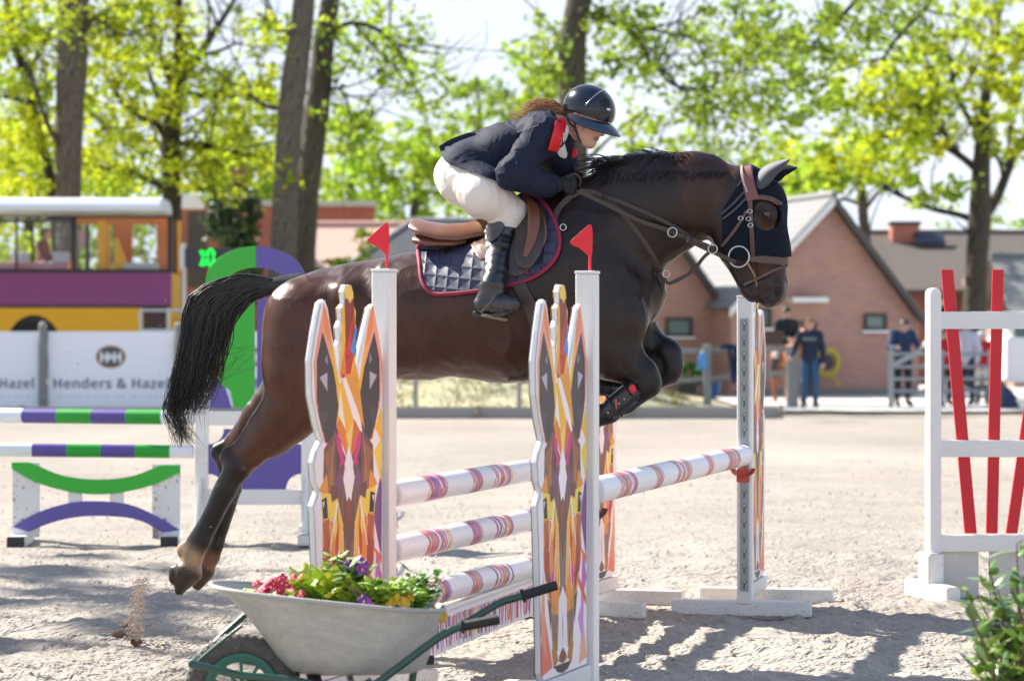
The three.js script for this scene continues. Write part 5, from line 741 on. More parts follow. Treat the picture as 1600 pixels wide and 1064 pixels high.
{
  const hoofs = [[H(298, 886, NEAR_W), H(280, 924, NEAR_W), [0.036, 0.023, 0.016]], [H(320, 884, FAR_W), H(308, 914, FAR_W), [0.05, 0.026, 0.018]]], bc = boneColor(horseBones, 110), [lo, hi] = bounds(horseBones, 0.04);
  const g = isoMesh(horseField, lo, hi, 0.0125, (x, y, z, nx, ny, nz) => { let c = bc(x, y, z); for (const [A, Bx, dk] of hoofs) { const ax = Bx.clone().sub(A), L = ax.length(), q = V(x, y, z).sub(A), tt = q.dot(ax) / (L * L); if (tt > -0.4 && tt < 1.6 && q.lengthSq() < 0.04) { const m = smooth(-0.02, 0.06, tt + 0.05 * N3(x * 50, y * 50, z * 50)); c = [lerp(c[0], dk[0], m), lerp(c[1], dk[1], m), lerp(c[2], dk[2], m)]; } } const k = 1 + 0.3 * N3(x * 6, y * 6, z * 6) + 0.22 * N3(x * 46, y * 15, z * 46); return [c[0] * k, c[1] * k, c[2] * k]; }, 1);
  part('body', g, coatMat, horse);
  // eyes in brown sockets
  for (const s of [1, -1]) { const p = onHorse(1198, 334, -0.010, s); const e = part('eye', new THREE.SphereGeometry(0.019, 16, 12).translate(p.x, p.y, p.z), mat(C(0.012, 0.006, 0.004), 0.08, { clearcoat: 1 }), horse); part('eyelid', tube([H(1190, 337, 0).setZ(p.z + 0.012 * s), H(1197, 326, 0).setZ(p.z + 0.018 * s), H(1207, 332, 0).setZ(p.z + 0.012 * s)], [0.003, 0.006, 0.003], { sides: 6 }), mat(C(0.02, 0.012, 0.009), 0.5), e); }
  for (const s of [1, -1]) { const p = onHorse(1216, 455, -0.003, s); part('nostril', new THREE.SphereGeometry(0.019, 12, 8).scale(0.9, 1.3, 0.5).translate(p.x, p.y, p.z), mat(C(0.004, 0.003, 0.003), 0.7), horse); }
  // ears inside the veil
  // hair: strands as tapering tubes
  const hairMat = mat(C(0.006, 0.0055, 0.006), 0.36, { clearcoat: 0.12, clearcoatRoughness: 0.35 });
  const strand = (pts, r0, sides = 4, n = 10) => tube(pts, [r0 * 0.8, r0, r0 * 0.85, r0 * 0.5, r0 * 0.15], { sides, n, cap: false, flat: 0.5 });
  const r = rng(91), mane = [];
  for (let i = 0; i < 420; i++) {
    const t = r(), bx = lerp(955, 1148, t), by = 247 + 18 * Math.pow(Math.abs(t - 0.35), 1.4) + (t < 0.15 ? (0.15 - t) * 60 : 0), w = (r() - 0.5) * 0.05, p = H(bx, by + 10, w), L = (t < 0.3 ? 0.22 : t < 0.8 ? 0.17 : 0.1) * (0.5 + r() * 0.7), up = t < 0.35 ? 0.4 : 0.75, q = [p];
    const dir = V(-1 + r() * 0.4, up * (0.4 + r()), (r() - 0.35) * 1.1).normalize(); let dy = dir.clone();
    for (let s = 1; s <= 4; s++) { q.push(q[s - 1].clone().addScaledVector(dy, L / 4)); dy.add(V(-0.15, -0.28 + (r() - 0.5) * 0.2, 0.15 * (r() - 0.3))).normalize(); }
    mane.push(strand(q, 0.003 + r() * 0.003, 4, 8));
  }
  for (let i = 0; i < 70; i++) { const p = H(lerp(925, 985, r()), lerp(262, 285, r()), (r() - 0.5) * 0.07), e = H(lerp(918, 952, r()), lerp(240, 292, r()), (r() - 0.5) * 0.16), m = p.clone().lerp(e, 0.5).add(V(0, 0.02 * r(), 0)); mane.push(strand([p, m, e], 0.003 + r() * 0.002, 4, 8)); }
  for (let i = 0; i < 260; i++) { const t = r(), bx = lerp(948, 1150, t), by = 252 + 16 * Math.pow(Math.abs(t - 0.35), 1.4), p = H(bx, by, -0.01), e = onHorse(bx - 14 - r() * 24, by + 14 + r() * 26 * (1 - t * 0.6), 0.008), m = p.clone().lerp(e, 0.5); m.z += 0.03; mane.push(strand([p, m, e], 0.0035, 4, 6)); }
  part('mane', mane, hairMat, horse);
  const tail = [], T0 = [445, 446];
  for (let i = 0; i < 1500; i++) {
    const a = r(), b = r(), w = (r() - 0.5) * 0.16, jit = k => (r() - 0.5) * k;
    // inner strands fall sooner, outer ones arch far back
    const reach = lerp(0.0, 1, Math.pow(a, 0.8)), x1 = lerp(405, 372, reach), x2 = lerp(372, 300, reach), x3 = lerp(340, 272, reach), x4 = lerp(318, 262, reach), yT = lerp(462, 432, reach), end = 0.68 + 0.36 * r() - (1 - reach) * 0.18;
    const pts = [H(T0[0] + jit(10), T0[1] + jit(16), w * 0.2), H(x1 + jit(10), yT + jit(8), w * 0.5), H(x2 + jit(14), lerp(485, 468, reach) + jit(16), w * 0.8), H(lerp(355, 286, reach) + jit(16), 530 + jit(20), w), H(x3 + jit(20), 590 + jit(20), w * 1.1), H(x4 + jit(26), 640 + jit(20), w * 1.1), H(lerp(300, 278, b) + jit(34), 690 + jit(22), w)];
    const cut = Math.max(4, Math.round(7 * end)); tail.push(strand(pts.slice(0, cut), 0.0042 + r() * 0.004, 4, 12));
  }
  for (let i = 0; i < 46; i++) { const y = 500 + r() * 150, p = H(lerp(330, 290, r()), y, 0.05 * r()), e = H(262 + r() * 60, y + 20 + r() * 50, (r() - 0.5) * 0.2), s2 = r() < 0.5; tail.push(strand([s2 ? H(385 + jit2(r) * 40, 560 + jit2(r) * 40, 0.06) : p, p, e.clone().lerp(p, 0.5).add(V(0, -0.02, 0)), e], 0.0016, 3, 10)); }
  function jit2(q) { return q() - 0.5; }
  part('tail', tail, hairMat, horse);
  part('dock', tube([H(470, 446, 0), H(445, 446, 0), H(415, 446, 0)], [0.06, 0.05, 0.03], { sides: 12 }), mat(C(0.010, 0.009, 0.010), 0.4), horse);
}
// ---------------------------------------------------------------- tack
// a patch draped over the horse: outline in pixels, laid on the near (or far) surface
function drape(outline, off, thick, o = {}) {
  const { rings = 10, side = 1, surf = onHorse } = o; const N = outline.length, c = o.center || [outline.reduce((s, p) => s + p[0], 0) / N, outline.reduce((s, p) => s + p[1], 0) / N];
  const pos = [], uv = [], idx = [], S = [];
  for (let k = 0; k <= rings; k++) for (let i = 0; i < N; i++) { const t = k / rings, x = lerp(c[0], outline[i][0], t), y = lerp(c[1], outline[i][1], t); S.push([x, y, surf(x, y, off + thick, side)]); }
  const layer = dz => { for (const [x, y, p] of S) { pos.push(p.x, p.y, p.z - dz * side); uv.push(x / 100, -y / 100); } };
  layer(0); layer(thick); const n = S.length;
  for (let k = 0; k < rings; k++) for (let i = 0; i < N; i++) { const a = k * N + i, b = k * N + (i + 1) % N, c2 = a + N, d = b + N; idx.push(a, b, c2, b, d, c2); idx.push(n + a, n + c2, n + b, n + b, n + c2, n + d); }
  for (let i = 0; i < N; i++) { const a = rings * N + i, b = rings * N + (i + 1) % N; idx.push(a, b, n + a, b, n + b, n + a); }
  const g = new THREE.BufferGeometry(); g.setAttribute('position', new THREE.Float32BufferAttribute(pos, 3)); g.setAttribute('uv', new THREE.Float32BufferAttribute(uv, 2)); g.setIndex(idx);
  // wind so that faces look outward
  { const A = V(...pos.slice(0, 3)), q = (rings - 1) * N * 3, B = V(pos[q], pos[q + 1], pos[q + 2]), j = (rings - 1) * N * 3 + 3, D = V(pos[j], pos[j + 1], pos[j + 2]); const nn = B.clone().sub(A).cross(D.clone().sub(A)); if (nn.z * side < 0) { for (let i = 0; i < idx.length; i += 3) { const t = idx[i]; idx[i] = idx[i + 1]; idx[i + 1] = t; } g.setIndex(idx); } }
  g.computeVertexNormals(); g.userData = { rim: S.slice(rings * N).map(s => s[2]) }; return g;
}
// a strap laid along pixels of the horse's surface
const strapOn = (pts, wpx, off, o = {}) => { const sp = spline(pts, o.n || 24, false), q = sp.map(([x, y]) => onHorse(x, y, off, o.side || 1)); for (let k = 0; k < 2; k++) for (let i = 1; i < q.length - 1; i++) q[i].z = (q[i - 1].z + q[i].z * 2 + q[i + 1].z) / 4; return ribbon(q, wpx * HS, o.th || 0.004, o.up); };
function ribbon(q, w, th, normal = V(0, 0, 1)) { // flat strap with thickness along q, its face towards normal
  const pos = [], uv = [], idx = []; let len = 0; const n = q.length;
  for (let i = 0; i < n; i++) { const t = q[Math.min(n - 1, i + 1)].clone().sub(q[Math.max(0, i - 1)]).normalize(), s = t.clone().cross(normal).normalize(), f = s.clone().cross(t).normalize(); if (i) len += q[i].distanceTo(q[i - 1]);
    const pr = [[-1, 0.35], [-0.82, 1], [0.82, 1], [1, 0.35], [1, -0.5], [-1, -0.5]]; pr.forEach(([a, b], j) => { const p = q[i].clone().addScaledVector(s, a * w / 2).addScaledVector(f, b * th / 2); pos.push(p.x, p.y, p.z); uv.push(j / 6, len * 10); }); }
  for (let i = 0; i < n - 1; i++) for (let j = 0; j < 6; j++) { const a = i * 6 + j, b = i * 6 + (j + 1) % 6, c = a + 6, d = b + 6; idx.push(a, b, c, b, d, c); }
  for (let j = 1; j < 5; j++) { idx.push(0, j + 1, j); const e = (n - 1) * 6; idx.push(e, e + j, e + j + 1); }
  const g = new THREE.BufferGeometry(); g.setAttribute('position', new THREE.Float32BufferAttribute(pos, 3)); g.setAttribute('uv', new THREE.Float32BufferAttribute(uv, 2)); g.setIndex(idx);
  { // outward check on the first top face
    const v = k => V(pos[k * 3], pos[k * 3 + 1], pos[k * 3 + 2]); const nn = v(2).sub(v(1)).cross(v(7).sub(v(1))); const s0 = q[0]; if (nn.dot(v(1).add(v(2)).multiplyScalar(0.5).sub(s0)) < 0) { for (let i = 0; i < idx.length; i += 3) { const t = idx[i]; idx[i] = idx[i + 1]; idx[i + 1] = t; } g.setIndex(idx); } }
  const h = g.toNonIndexed(); h.computeVertexNormals(); return h;
}
const leather = { brown: mat(C(0.17, 0.062, 0.03), 0.38, { clearcoat: 0.35, clearcoatRoughness: 0.35, bumpMap: rep(grainTex, 4, 4), bumpScale: 0.0008 }), dark: mat(C(0.035, 0.02, 0.016), 0.4, { clearcoat: 0.3, clearcoatRoughness: 0.4, bumpMap: rep(grainTex, 4, 4), bumpScale: 0.0008 }), skirt: mat(C(0.10, 0.04, 0.022), 0.4, { clearcoat: 0.3 }), bridle: mat(C(0.075, 0.028, 0.022), 0.36, { clearcoat: 0.4, clearcoatRoughness: 0.3 }), rein: mat(C(0.05, 0.032, 0.026), 0.5), black: mat(C(0.012, 0.012, 0.013), 0.28, { clearcoat: 0.5, clearcoatRoughness: 0.25, bumpMap: rep(grainTex, 3, 3), bumpScale: 0.001 }) };
const quiltBump = (() => { const t = dataTex(256, (u, v) => { const a = Math.abs(Math.sin(u * Math.PI * 2)), b = Math.abs(Math.sin(v * Math.PI * 2)); const g = Math.pow(Math.min(a, b), 0.4); return [g, g, g]; }); return t; })();
const quiltMat = mat(C(0.034, 0.042, 0.085), 0.62, { sheen: 0.5, sheenColor: C(0.15, 0.18, 0.28), sheenRoughness: 0.5, bumpMap: (() => { const t = rep(quiltBump, 2.75, 2.75); t.rotation = -0.12; return t; })(), bumpScale: 0.009 }), pipingMat = mat(C(0.25, 0.016, 0.05), 0.7);
{
  const pad = rideFrame('saddle_pad', 'quilted navy saddle pad with raspberry red piping under the saddle', 'saddle pad');
  const out = spline([[654, 384], [680, 372], [740, 355], [790, 330], [828, 303], [850, 318], [868, 350], [874, 378], [866, 405], [838, 430], [800, 444], [760, 452], [700, 459], [672, 457], [659, 440], [655, 412]], 96);
  for (const s of [1, -1]) { const g = drape(out, 0.004, 0.014, { side: s, rings: 14 }); part('panel', g, quiltMat, pad); const rim = g.userData.rim; part('piping', tube([...rim, rim[0]].map(p => p.clone().add(V(0, 0, -0.006 * s))), 0.0105, { straight: true, sides: 8, cap: false }), pipingMat, pad); }
  const girth = rideFrame('girth', 'dark leather girth running down behind the flagged post', 'girth');
  part('strap', strapOn([[800, 425], [815, 455], [832, 490], [842, 530], [838, 572]], 22, 0.008, { th: 0.012 }), leather.dark, girth); part('lower_strap', [strapOn([[770, 428], [800, 428], [826, 424]], 8, 0.02, { th: 0.006 })], pipingMat, girth);
  part('belly_guard', tube([H(795, 592, 0.1), H(812, 588, 0.05), H(838, 580, 0.0)], [0.02, 0.05, 0.06], { sides: 12, flat: 0.5 }), leather.dark, girth);
  const sad = rideFrame('saddle', 'tan brown leather jumping saddle with padded knee rolls under the rider', 'saddle');
  part('flap', drape(spline([[735, 372], [765, 350], [800, 330], [822, 322], [840, 340], [846, 372], [838, 405], [818, 428], [790, 430], [764, 412], [742, 392]], 60), 0.02, 0.012, { rings: 8 }), leather.dark, sad);
  const loft = (secs) => { // sections across the horse: [px, py(top), half width m, thickness px, dip]
    const pos = [], idx = [], uv = [], n = 20; secs.forEach(([px, py, hw2, th, dip], i) => { for (let j = 0; j < n; j++) { const a = j / n * Math.PI * 2, w = Math.cos(a) * hw2, s = Math.sin(a), y = py + (s > 0 ? -th * 0.5 * s : -th * 0.5 * s) + dip * Math.pow(Math.abs(w / hw2), 2); const p = H(px, y, 0); pos.push(p.x, p.y, w); uv.push(i * 0.2, j / n); } });
    for (let i = 0; i < secs.length - 1; i++) for (let j = 0; j < n; j++) { const a = i * n + j, b = i * n + (j + 1) % n, c = a + n, d = b + n; idx.push(a, c, b, b, c, d); }
    for (const [k, f] of [[0, 0], [secs.length - 1, 1]]) { const o = k * n; for (let j = 1; j < n - 1; j++) f ? idx.push(o, o + j + 1, o + j) : idx.push(o, o + j, o + j + 1); }
    const g = new THREE.BufferGeometry(); g.setAttribute('position', new THREE.Float32BufferAttribute(pos, 3)); g.setAttribute('uv', new THREE.Float32BufferAttribute(uv, 2)); g.setIndex(idx); g.computeVertexNormals();
    const q = g.attributes.normal, pp = g.attributes.position; let s = 0; for (let i = 0; i < pp.count; i++) s += q.getZ(i) * Math.sign(pp.getZ(i)); if (s < 0) { for (let i = 0; i < idx.length; i += 3) { const t = idx[i]; idx[i] = idx[i + 1]; idx[i + 1] = t; } g.setIndex(idx); g.computeVertexNormals(); } return g; };
  part('seat', loft([[645, 346, 0.06, 8, 6], [652, 350, 0.15, 18, 8], [672, 358, 0.19, 24, 8], [700, 362, 0.19, 24, 12], [730, 360, 0.16, 24, 16], [765, 348, 0.12, 24, 20], [795, 328, 0.10, 26, 24], [815, 312, 0.09, 26, 26], [828, 305, 0.07, 16, 22], [834, 303, 0.03, 6, 10]]), leather.brown, sad);
  part('rear_panel', loft([[652, 370, 0.08, 8, 4], [660, 372, 0.17, 22, 6], [690, 375, 0.18, 22, 8], [720, 372, 0.17, 18, 12], [740, 366, 0.15, 10, 16]]), leather.brown, sad);
  const roll = [[822, 308], [833, 325], [836, 350], [830, 380], [820, 402]].map(([x, y]) => onHorse(x, y, 0.055)); part('knee_roll', tube(roll, [0.018, 0.03, 0.034, 0.028, 0.012], { sides: 12, flat: 0.8 }), leather.brown, sad);
  const roll2 = [[838, 318], [850, 340], [852, 372], [840, 400]].map(([x, y]) => onHorse(x, y, 0.05)); part('front_flap', drape(spline([[806, 310], [826, 312], [850, 330], [852, 365], [842, 400], [824, 420], [806, 410], [804, 360]], 40), 0.045, 0.012, { rings: 6 }), leather.dark, sad); part('flap_binding', tube(roll2, 0.006, { sides: 6 }), leather.brown, sad);
  part('skirt', drape(spline([[732, 366], [756, 356], [766, 372], [764, 400], [752, 408], [740, 392]], 30), 0.05, 0.008, { rings: 5 }), leather.skirt, sad); part('leather_strap', ribbon([[738, 366], [720, 378], [705, 388], [693, 396]].map(([x, y], i) => onHorse(x, y, 0.05 - i * 0.006)), 0.024, 0.004), leather.dark, sad);
  const br = rideFrame('breastplate', 'dark leather breastplate straps across the shoulder and chest', 'breastplate');
  part('shoulder_strap', strapOn([[868, 330], [880, 318], [905, 300], [932, 302], [960, 320], [990, 355], [1018, 395], [1032, 425]], 8, 0.007), leather.rein, br); part('saddle_strap', strapOn([[912, 297], [885, 312], [868, 338], [872, 370]], 9, 0.008), leather.rein, br); part('ring', new THREE.TorusGeometry(0.014, 0.003, 8, 18).translate(...onHorse(880, 355, 0.02).toArray()), M.steel, br);
  const chest = [[1032, 428], [1036, 440], [1030, 470], [1012, 505], [990, 528]].map(([x, y], i) => H(x, y, [0.06, 0.05, 0.04, 0.06, 0.05][i])); part('chest_strap', ribbon(spl3(chest, 20), 0.02, 0.004), leather.rein, br);
  part('hanging_strap', ribbon(spl3([H(1036, 432, 0.07), H(1044, 442, 0.07), H(1060, 438, 0.06), H(1080, 424, 0.05), H(1086, 412, 0.05)], 16), 0.014, 0.004), leather.rein, br); part('buckle', new THREE.TorusGeometry(0.016, 0.003, 6, 14).translate(...H(1041, 428, 0.085).toArray()), M.steel, br);
}
function spl3(pts, n) { return new THREE.CatmullRomCurve3(pts, false, 'centripetal').getPoints(n); }
{
  // fly veil: fabric over ears, forehead and cheeks
  const veil = rideFrame('fly_veil', 'navy fly veil covering the horse\'s ears, forehead and cheeks', 'fly veil');
  const fabric = mat(C(0.008, 0.012, 0.022), 0.8, { physical: true, specularIntensity: 0.25, bumpMap: rep(grainTex, 20, 20), bumpScale: 0.0008, sheen: 0.15, sheenColor: C(0.1, 0.14, 0.2) }), earMat = mat(C(0.052, 0.062, 0.076), 0.6, { bumpMap: rep(grainTex, 20, 20), bumpScale: 0.0006, sheen: 0.4, sheenColor: C(0.2, 0.22, 0.25) });
  const hf = (x, y, z) => horseField(x, y, z) - 0.014, toPx = (x, y, z) => { const p = HC.clone().addScaledVector(hu, x).addScaledVector(hw, z); return [800 + p.x / -p.z * F, HORIZON - (y - EYE) / -p.z * F]; };
  const eyes = [1, -1].map(s => onHorse(1198, 336, 0, s));
  const [lo, hi] = bounds(headBones, 0.03);
  const fv = (x, y, z) => { const d = hf(x, y, z); if (d > 0.06 || d < -0.06) return Math.max(d, -d - 0.012) ; const [px, py] = toPx(x, y, z); const low = (py - (402 + (1225 - px) * 0.06)) * HS, back = ((1128 + Math.max(0, 330 - py) * 0.62) - px) * HS, shell = -(d + 0.016); let e = 1e3; for (const q of eyes) e = Math.min(e, Math.hypot(x - q.x, (y - q.y) * 0.85, (z - q.z) * 0.5) - 0.06); return Math.max(d, shell, low, back, -e); };
  const g = isoMesh(fv, lo, hi, 0.0065); part('hood', g, fabric, veil);
  const ear = (b, t, w0, w1, wd, m) => { const B = H(b[0], b[1], w0), T = H(t[0], t[1], w1); const A = T.clone().sub(B), mid = B.clone().addScaledVector(A, 0.45).add(V(-0.01, 0.012, 0)); return tube([B, mid, T], [wd * 0.75, wd, wd * 0.92, wd * 0.6, wd * 0.12], { sides: 14, n: 16, flat: 0.62, up: V(0.4, 1, 0.3) }); };
  part('ear', ear([1184, 292], [1234, 249], 0.055, 0.075, 0.055), earMat, veil); part('ear', ear([1207, 280], [1246, 262], -0.055, -0.06, 0.046), fabric, veil);
  part('edge_trim', [strapOn([[1128, 334], [1146, 318], [1165, 298]], 3, 0.016, { th: 0.004 }), strapOn([[1130, 342], [1150, 326], [1168, 308]], 3, 0.016, { th: 0.004 })], earMat, veil);
  // bridle
  const br = rideFrame('bridle', 'reddish brown leather bridle with wide headpiece and flash noseband', 'bridle'); const off = 0.012;
  part('headpiece', strapOn([[1166, 258], [1168, 275], [1172, 295], [1177, 312]], 19, off + 0.006, { th: 0.01 }), mat(C(0.17, 0.05, 0.045), 0.4, { clearcoat: 0.3 }), br); part('headpiece_edge', [strapOn([[1159, 258], [1161, 278], [1168, 300]], 3, off + 0.012, { th: 0.004 })], mat(C(0.4, 0.33, 0.28), 0.5), br);
  part('browband', strapOn([[1168, 311], [1185, 308], [1205, 311], [1221, 320]], 8, off + 0.006, { th: 0.008 }), leather.bridle, br); part('cheekpiece', strapOn([[1172, 300], [1173, 330], [1175, 365], [1177, 400]], 7, off + 0.005, { th: 0.006 }), leather.bridle, br);
  part('noseband', strapOn([[1172, 403], [1190, 405], [1212, 407], [1231, 409]], 12, off + 0.004, { th: 0.01 }), leather.bridle, br); part('flash_strap', strapOn([[1232, 414], [1215, 420], [1195, 430], [1178, 438], [1162, 445]], 5, off, { th: 0.006 }), leather.bridle, br); part('throat_strap', strapOn([[1167, 330], [1155, 350], [1142, 368], [1128, 385]], 5, off + 0.003, { th: 0.005 }), leather.bridle, br);
  for (const [x, y] of [[1172, 330], [1170, 342], [1158, 341], [1173, 352]]) part('buckle', new THREE.TorusGeometry(0.011, 0.0028, 6, 14).scale(1, 0.8, 1).translate(...onHorse(x, y, off + 0.012).toArray()), M.steel, br);
  const bp = onHorse(1155, 401, 0.02); part('bit_ring', new THREE.TorusGeometry(0.047, 0.0042, 10, 40).translate(bp.x, bp.y, bp.z), M.steel, br); part('bit', tube([bp.clone().add(V(0.04, -0.03, 0)), H(1180, 432, 0.06), H(1184, 455, 0.04), H(1186, 472, 0.01)], [0.006, 0.005, 0.004], { sides: 8 }), mat(C(0.3, 0.22, 0.13), 0.4, { metalness: 0.5 }), br);
  part('mouth_line', strapOn([[1160, 438], [1172, 452], [1184, 474]], 2.5, -0.001, { th: 0.004 }), mat(C(0.006, 0.004, 0.004), 0.6), br);
  // reins and martingale
  const re = rideFrame('reins', 'brown leather reins from the rider\'s hands to the bit with martingale rings', 'reins'); const near = spl3([H(905, 299, 0.2), H(945, 318, 0.21), H(1000, 345, 0.19), H(1050, 362, 0.16), H(1090, 382, 0.13), H(1150, 410, 0.09)], 40);
  part('rein', ribbon(near, 0.02, 0.004), leather.rein, re); const far = spl3([H(905, 299, 0.02), H(960, 312, 0.17), H(1050, 352, 0.13), H(1100, 385, 0.10), H(1130, 400, 0.08), H(1152, 406, 0.07)], 40); part('rein', ribbon(far, 0.018, 0.004), leather.rein, re);
  part('martingale_fork', ribbon(spl3([H(1052, 364, 0.17), H(1076, 372, 0.15), H(1112, 386, 0.12), H(1120, 390, 0.1)], 20), 0.016, 0.004), leather.dark, re); part('martingale_strap', ribbon(spl3([H(1116, 388, 0.11), H(1100, 402, 0.11), H(1082, 424, 0.09), H(1045, 444, 0.08)], 20), 0.016, 0.004), leather.dark, re); part('rein_stop', tube([H(1074, 370, 0.155), H(1077, 376, 0.155)], 0.018, { sides: 10 }), leather.dark, re);
  for (const [x, y, w] of [[1051, 363, 0.18], [1114, 389, 0.13]]) part('martingale_ring', new THREE.TorusGeometry(0.021, 0.003, 8, 22).translate(...H(x, y, w).toArray()), M.steel, re);
  part('rein_loop', tube(spl3([H(892, 290, 0.12), H(888, 278, 0.13), H(898, 272, 0.12), H(907, 280, 0.11), H(905, 292, 0.1)], 20), 0.0065, { sides: 6 }), leather.rein, re);
}
{
  // tendon boots
  const mk = (label, pts, rs, w, logo) => { const t = rideFrame('tendon_boot', label, 'horse boot'); const q = pts.map(p => H(p[0], p[1], w)); part('shell', tube(q, rs.map(r => r * HS), { sides: 18, n: 14, flat: 0.9 }), mat(C(0.014, 0.014, 0.016), 0.3, { clearcoat: 0.4 }), t);
    if (logo) { const d = q[q.length - 1].clone().sub(q[0]), on = (t2, o) => q[0].clone().addScaledVector(d, t2).add(V(0, 0, rs[1] * HS * 0.98 + 0.003)).add(V(o * 0.4, o, 0));
      for (const t2 of [0.2, 0.72]) { const p = on(t2, 0), a = Math.atan2(d.y, d.x); part('strap', tube(spl3([p.clone().add(V(-Math.sin(a) * 0.055, Math.cos(a) * 0.055, -0.03)), p, p.clone().add(V(Math.sin(a) * 0.055, -Math.cos(a) * 0.055, -0.03))], 8), 0.014, { sides: 8, flat: 0.35, up: V(Math.cos(a), Math.sin(a), 0) }), M.dark, t); }
      const a = Math.atan2(d.y, d.x); const badge = part('badge', new THREE.SphereGeometry(0.017, 14, 8).scale(1, 1.25, 0.35).translate(...on(0.12, 0.01).toArray()), mat(C(0.65, 0.02, 0.03), 0.4), t); part('stripe', box(0.045, 0.008, 0.004, ...on(0.62, 0.0).toArray(), 0.001, 0, 0, a + 0.9), mat(C(0.7, 0.08, 0.08), 0.4), t); 
      for (const k of [0.32, 0.5, 0.85]) part('stud', new THREE.SphereGeometry(0.005, 8, 6).translate(...on(k, -0.012).toArray()), M.steel, t); } return t; };
  mk('black tendon boot with red badges on the near foreleg', [[998, 606], [980, 622], [962, 636], [950, 646]], [20, 22, 21, 17], 0.14, true); mk('black boot on the far tucked foreleg', [[1018, 599], [990, 606], [960, 607]], [18, 19, 17], -0.13, false);
}
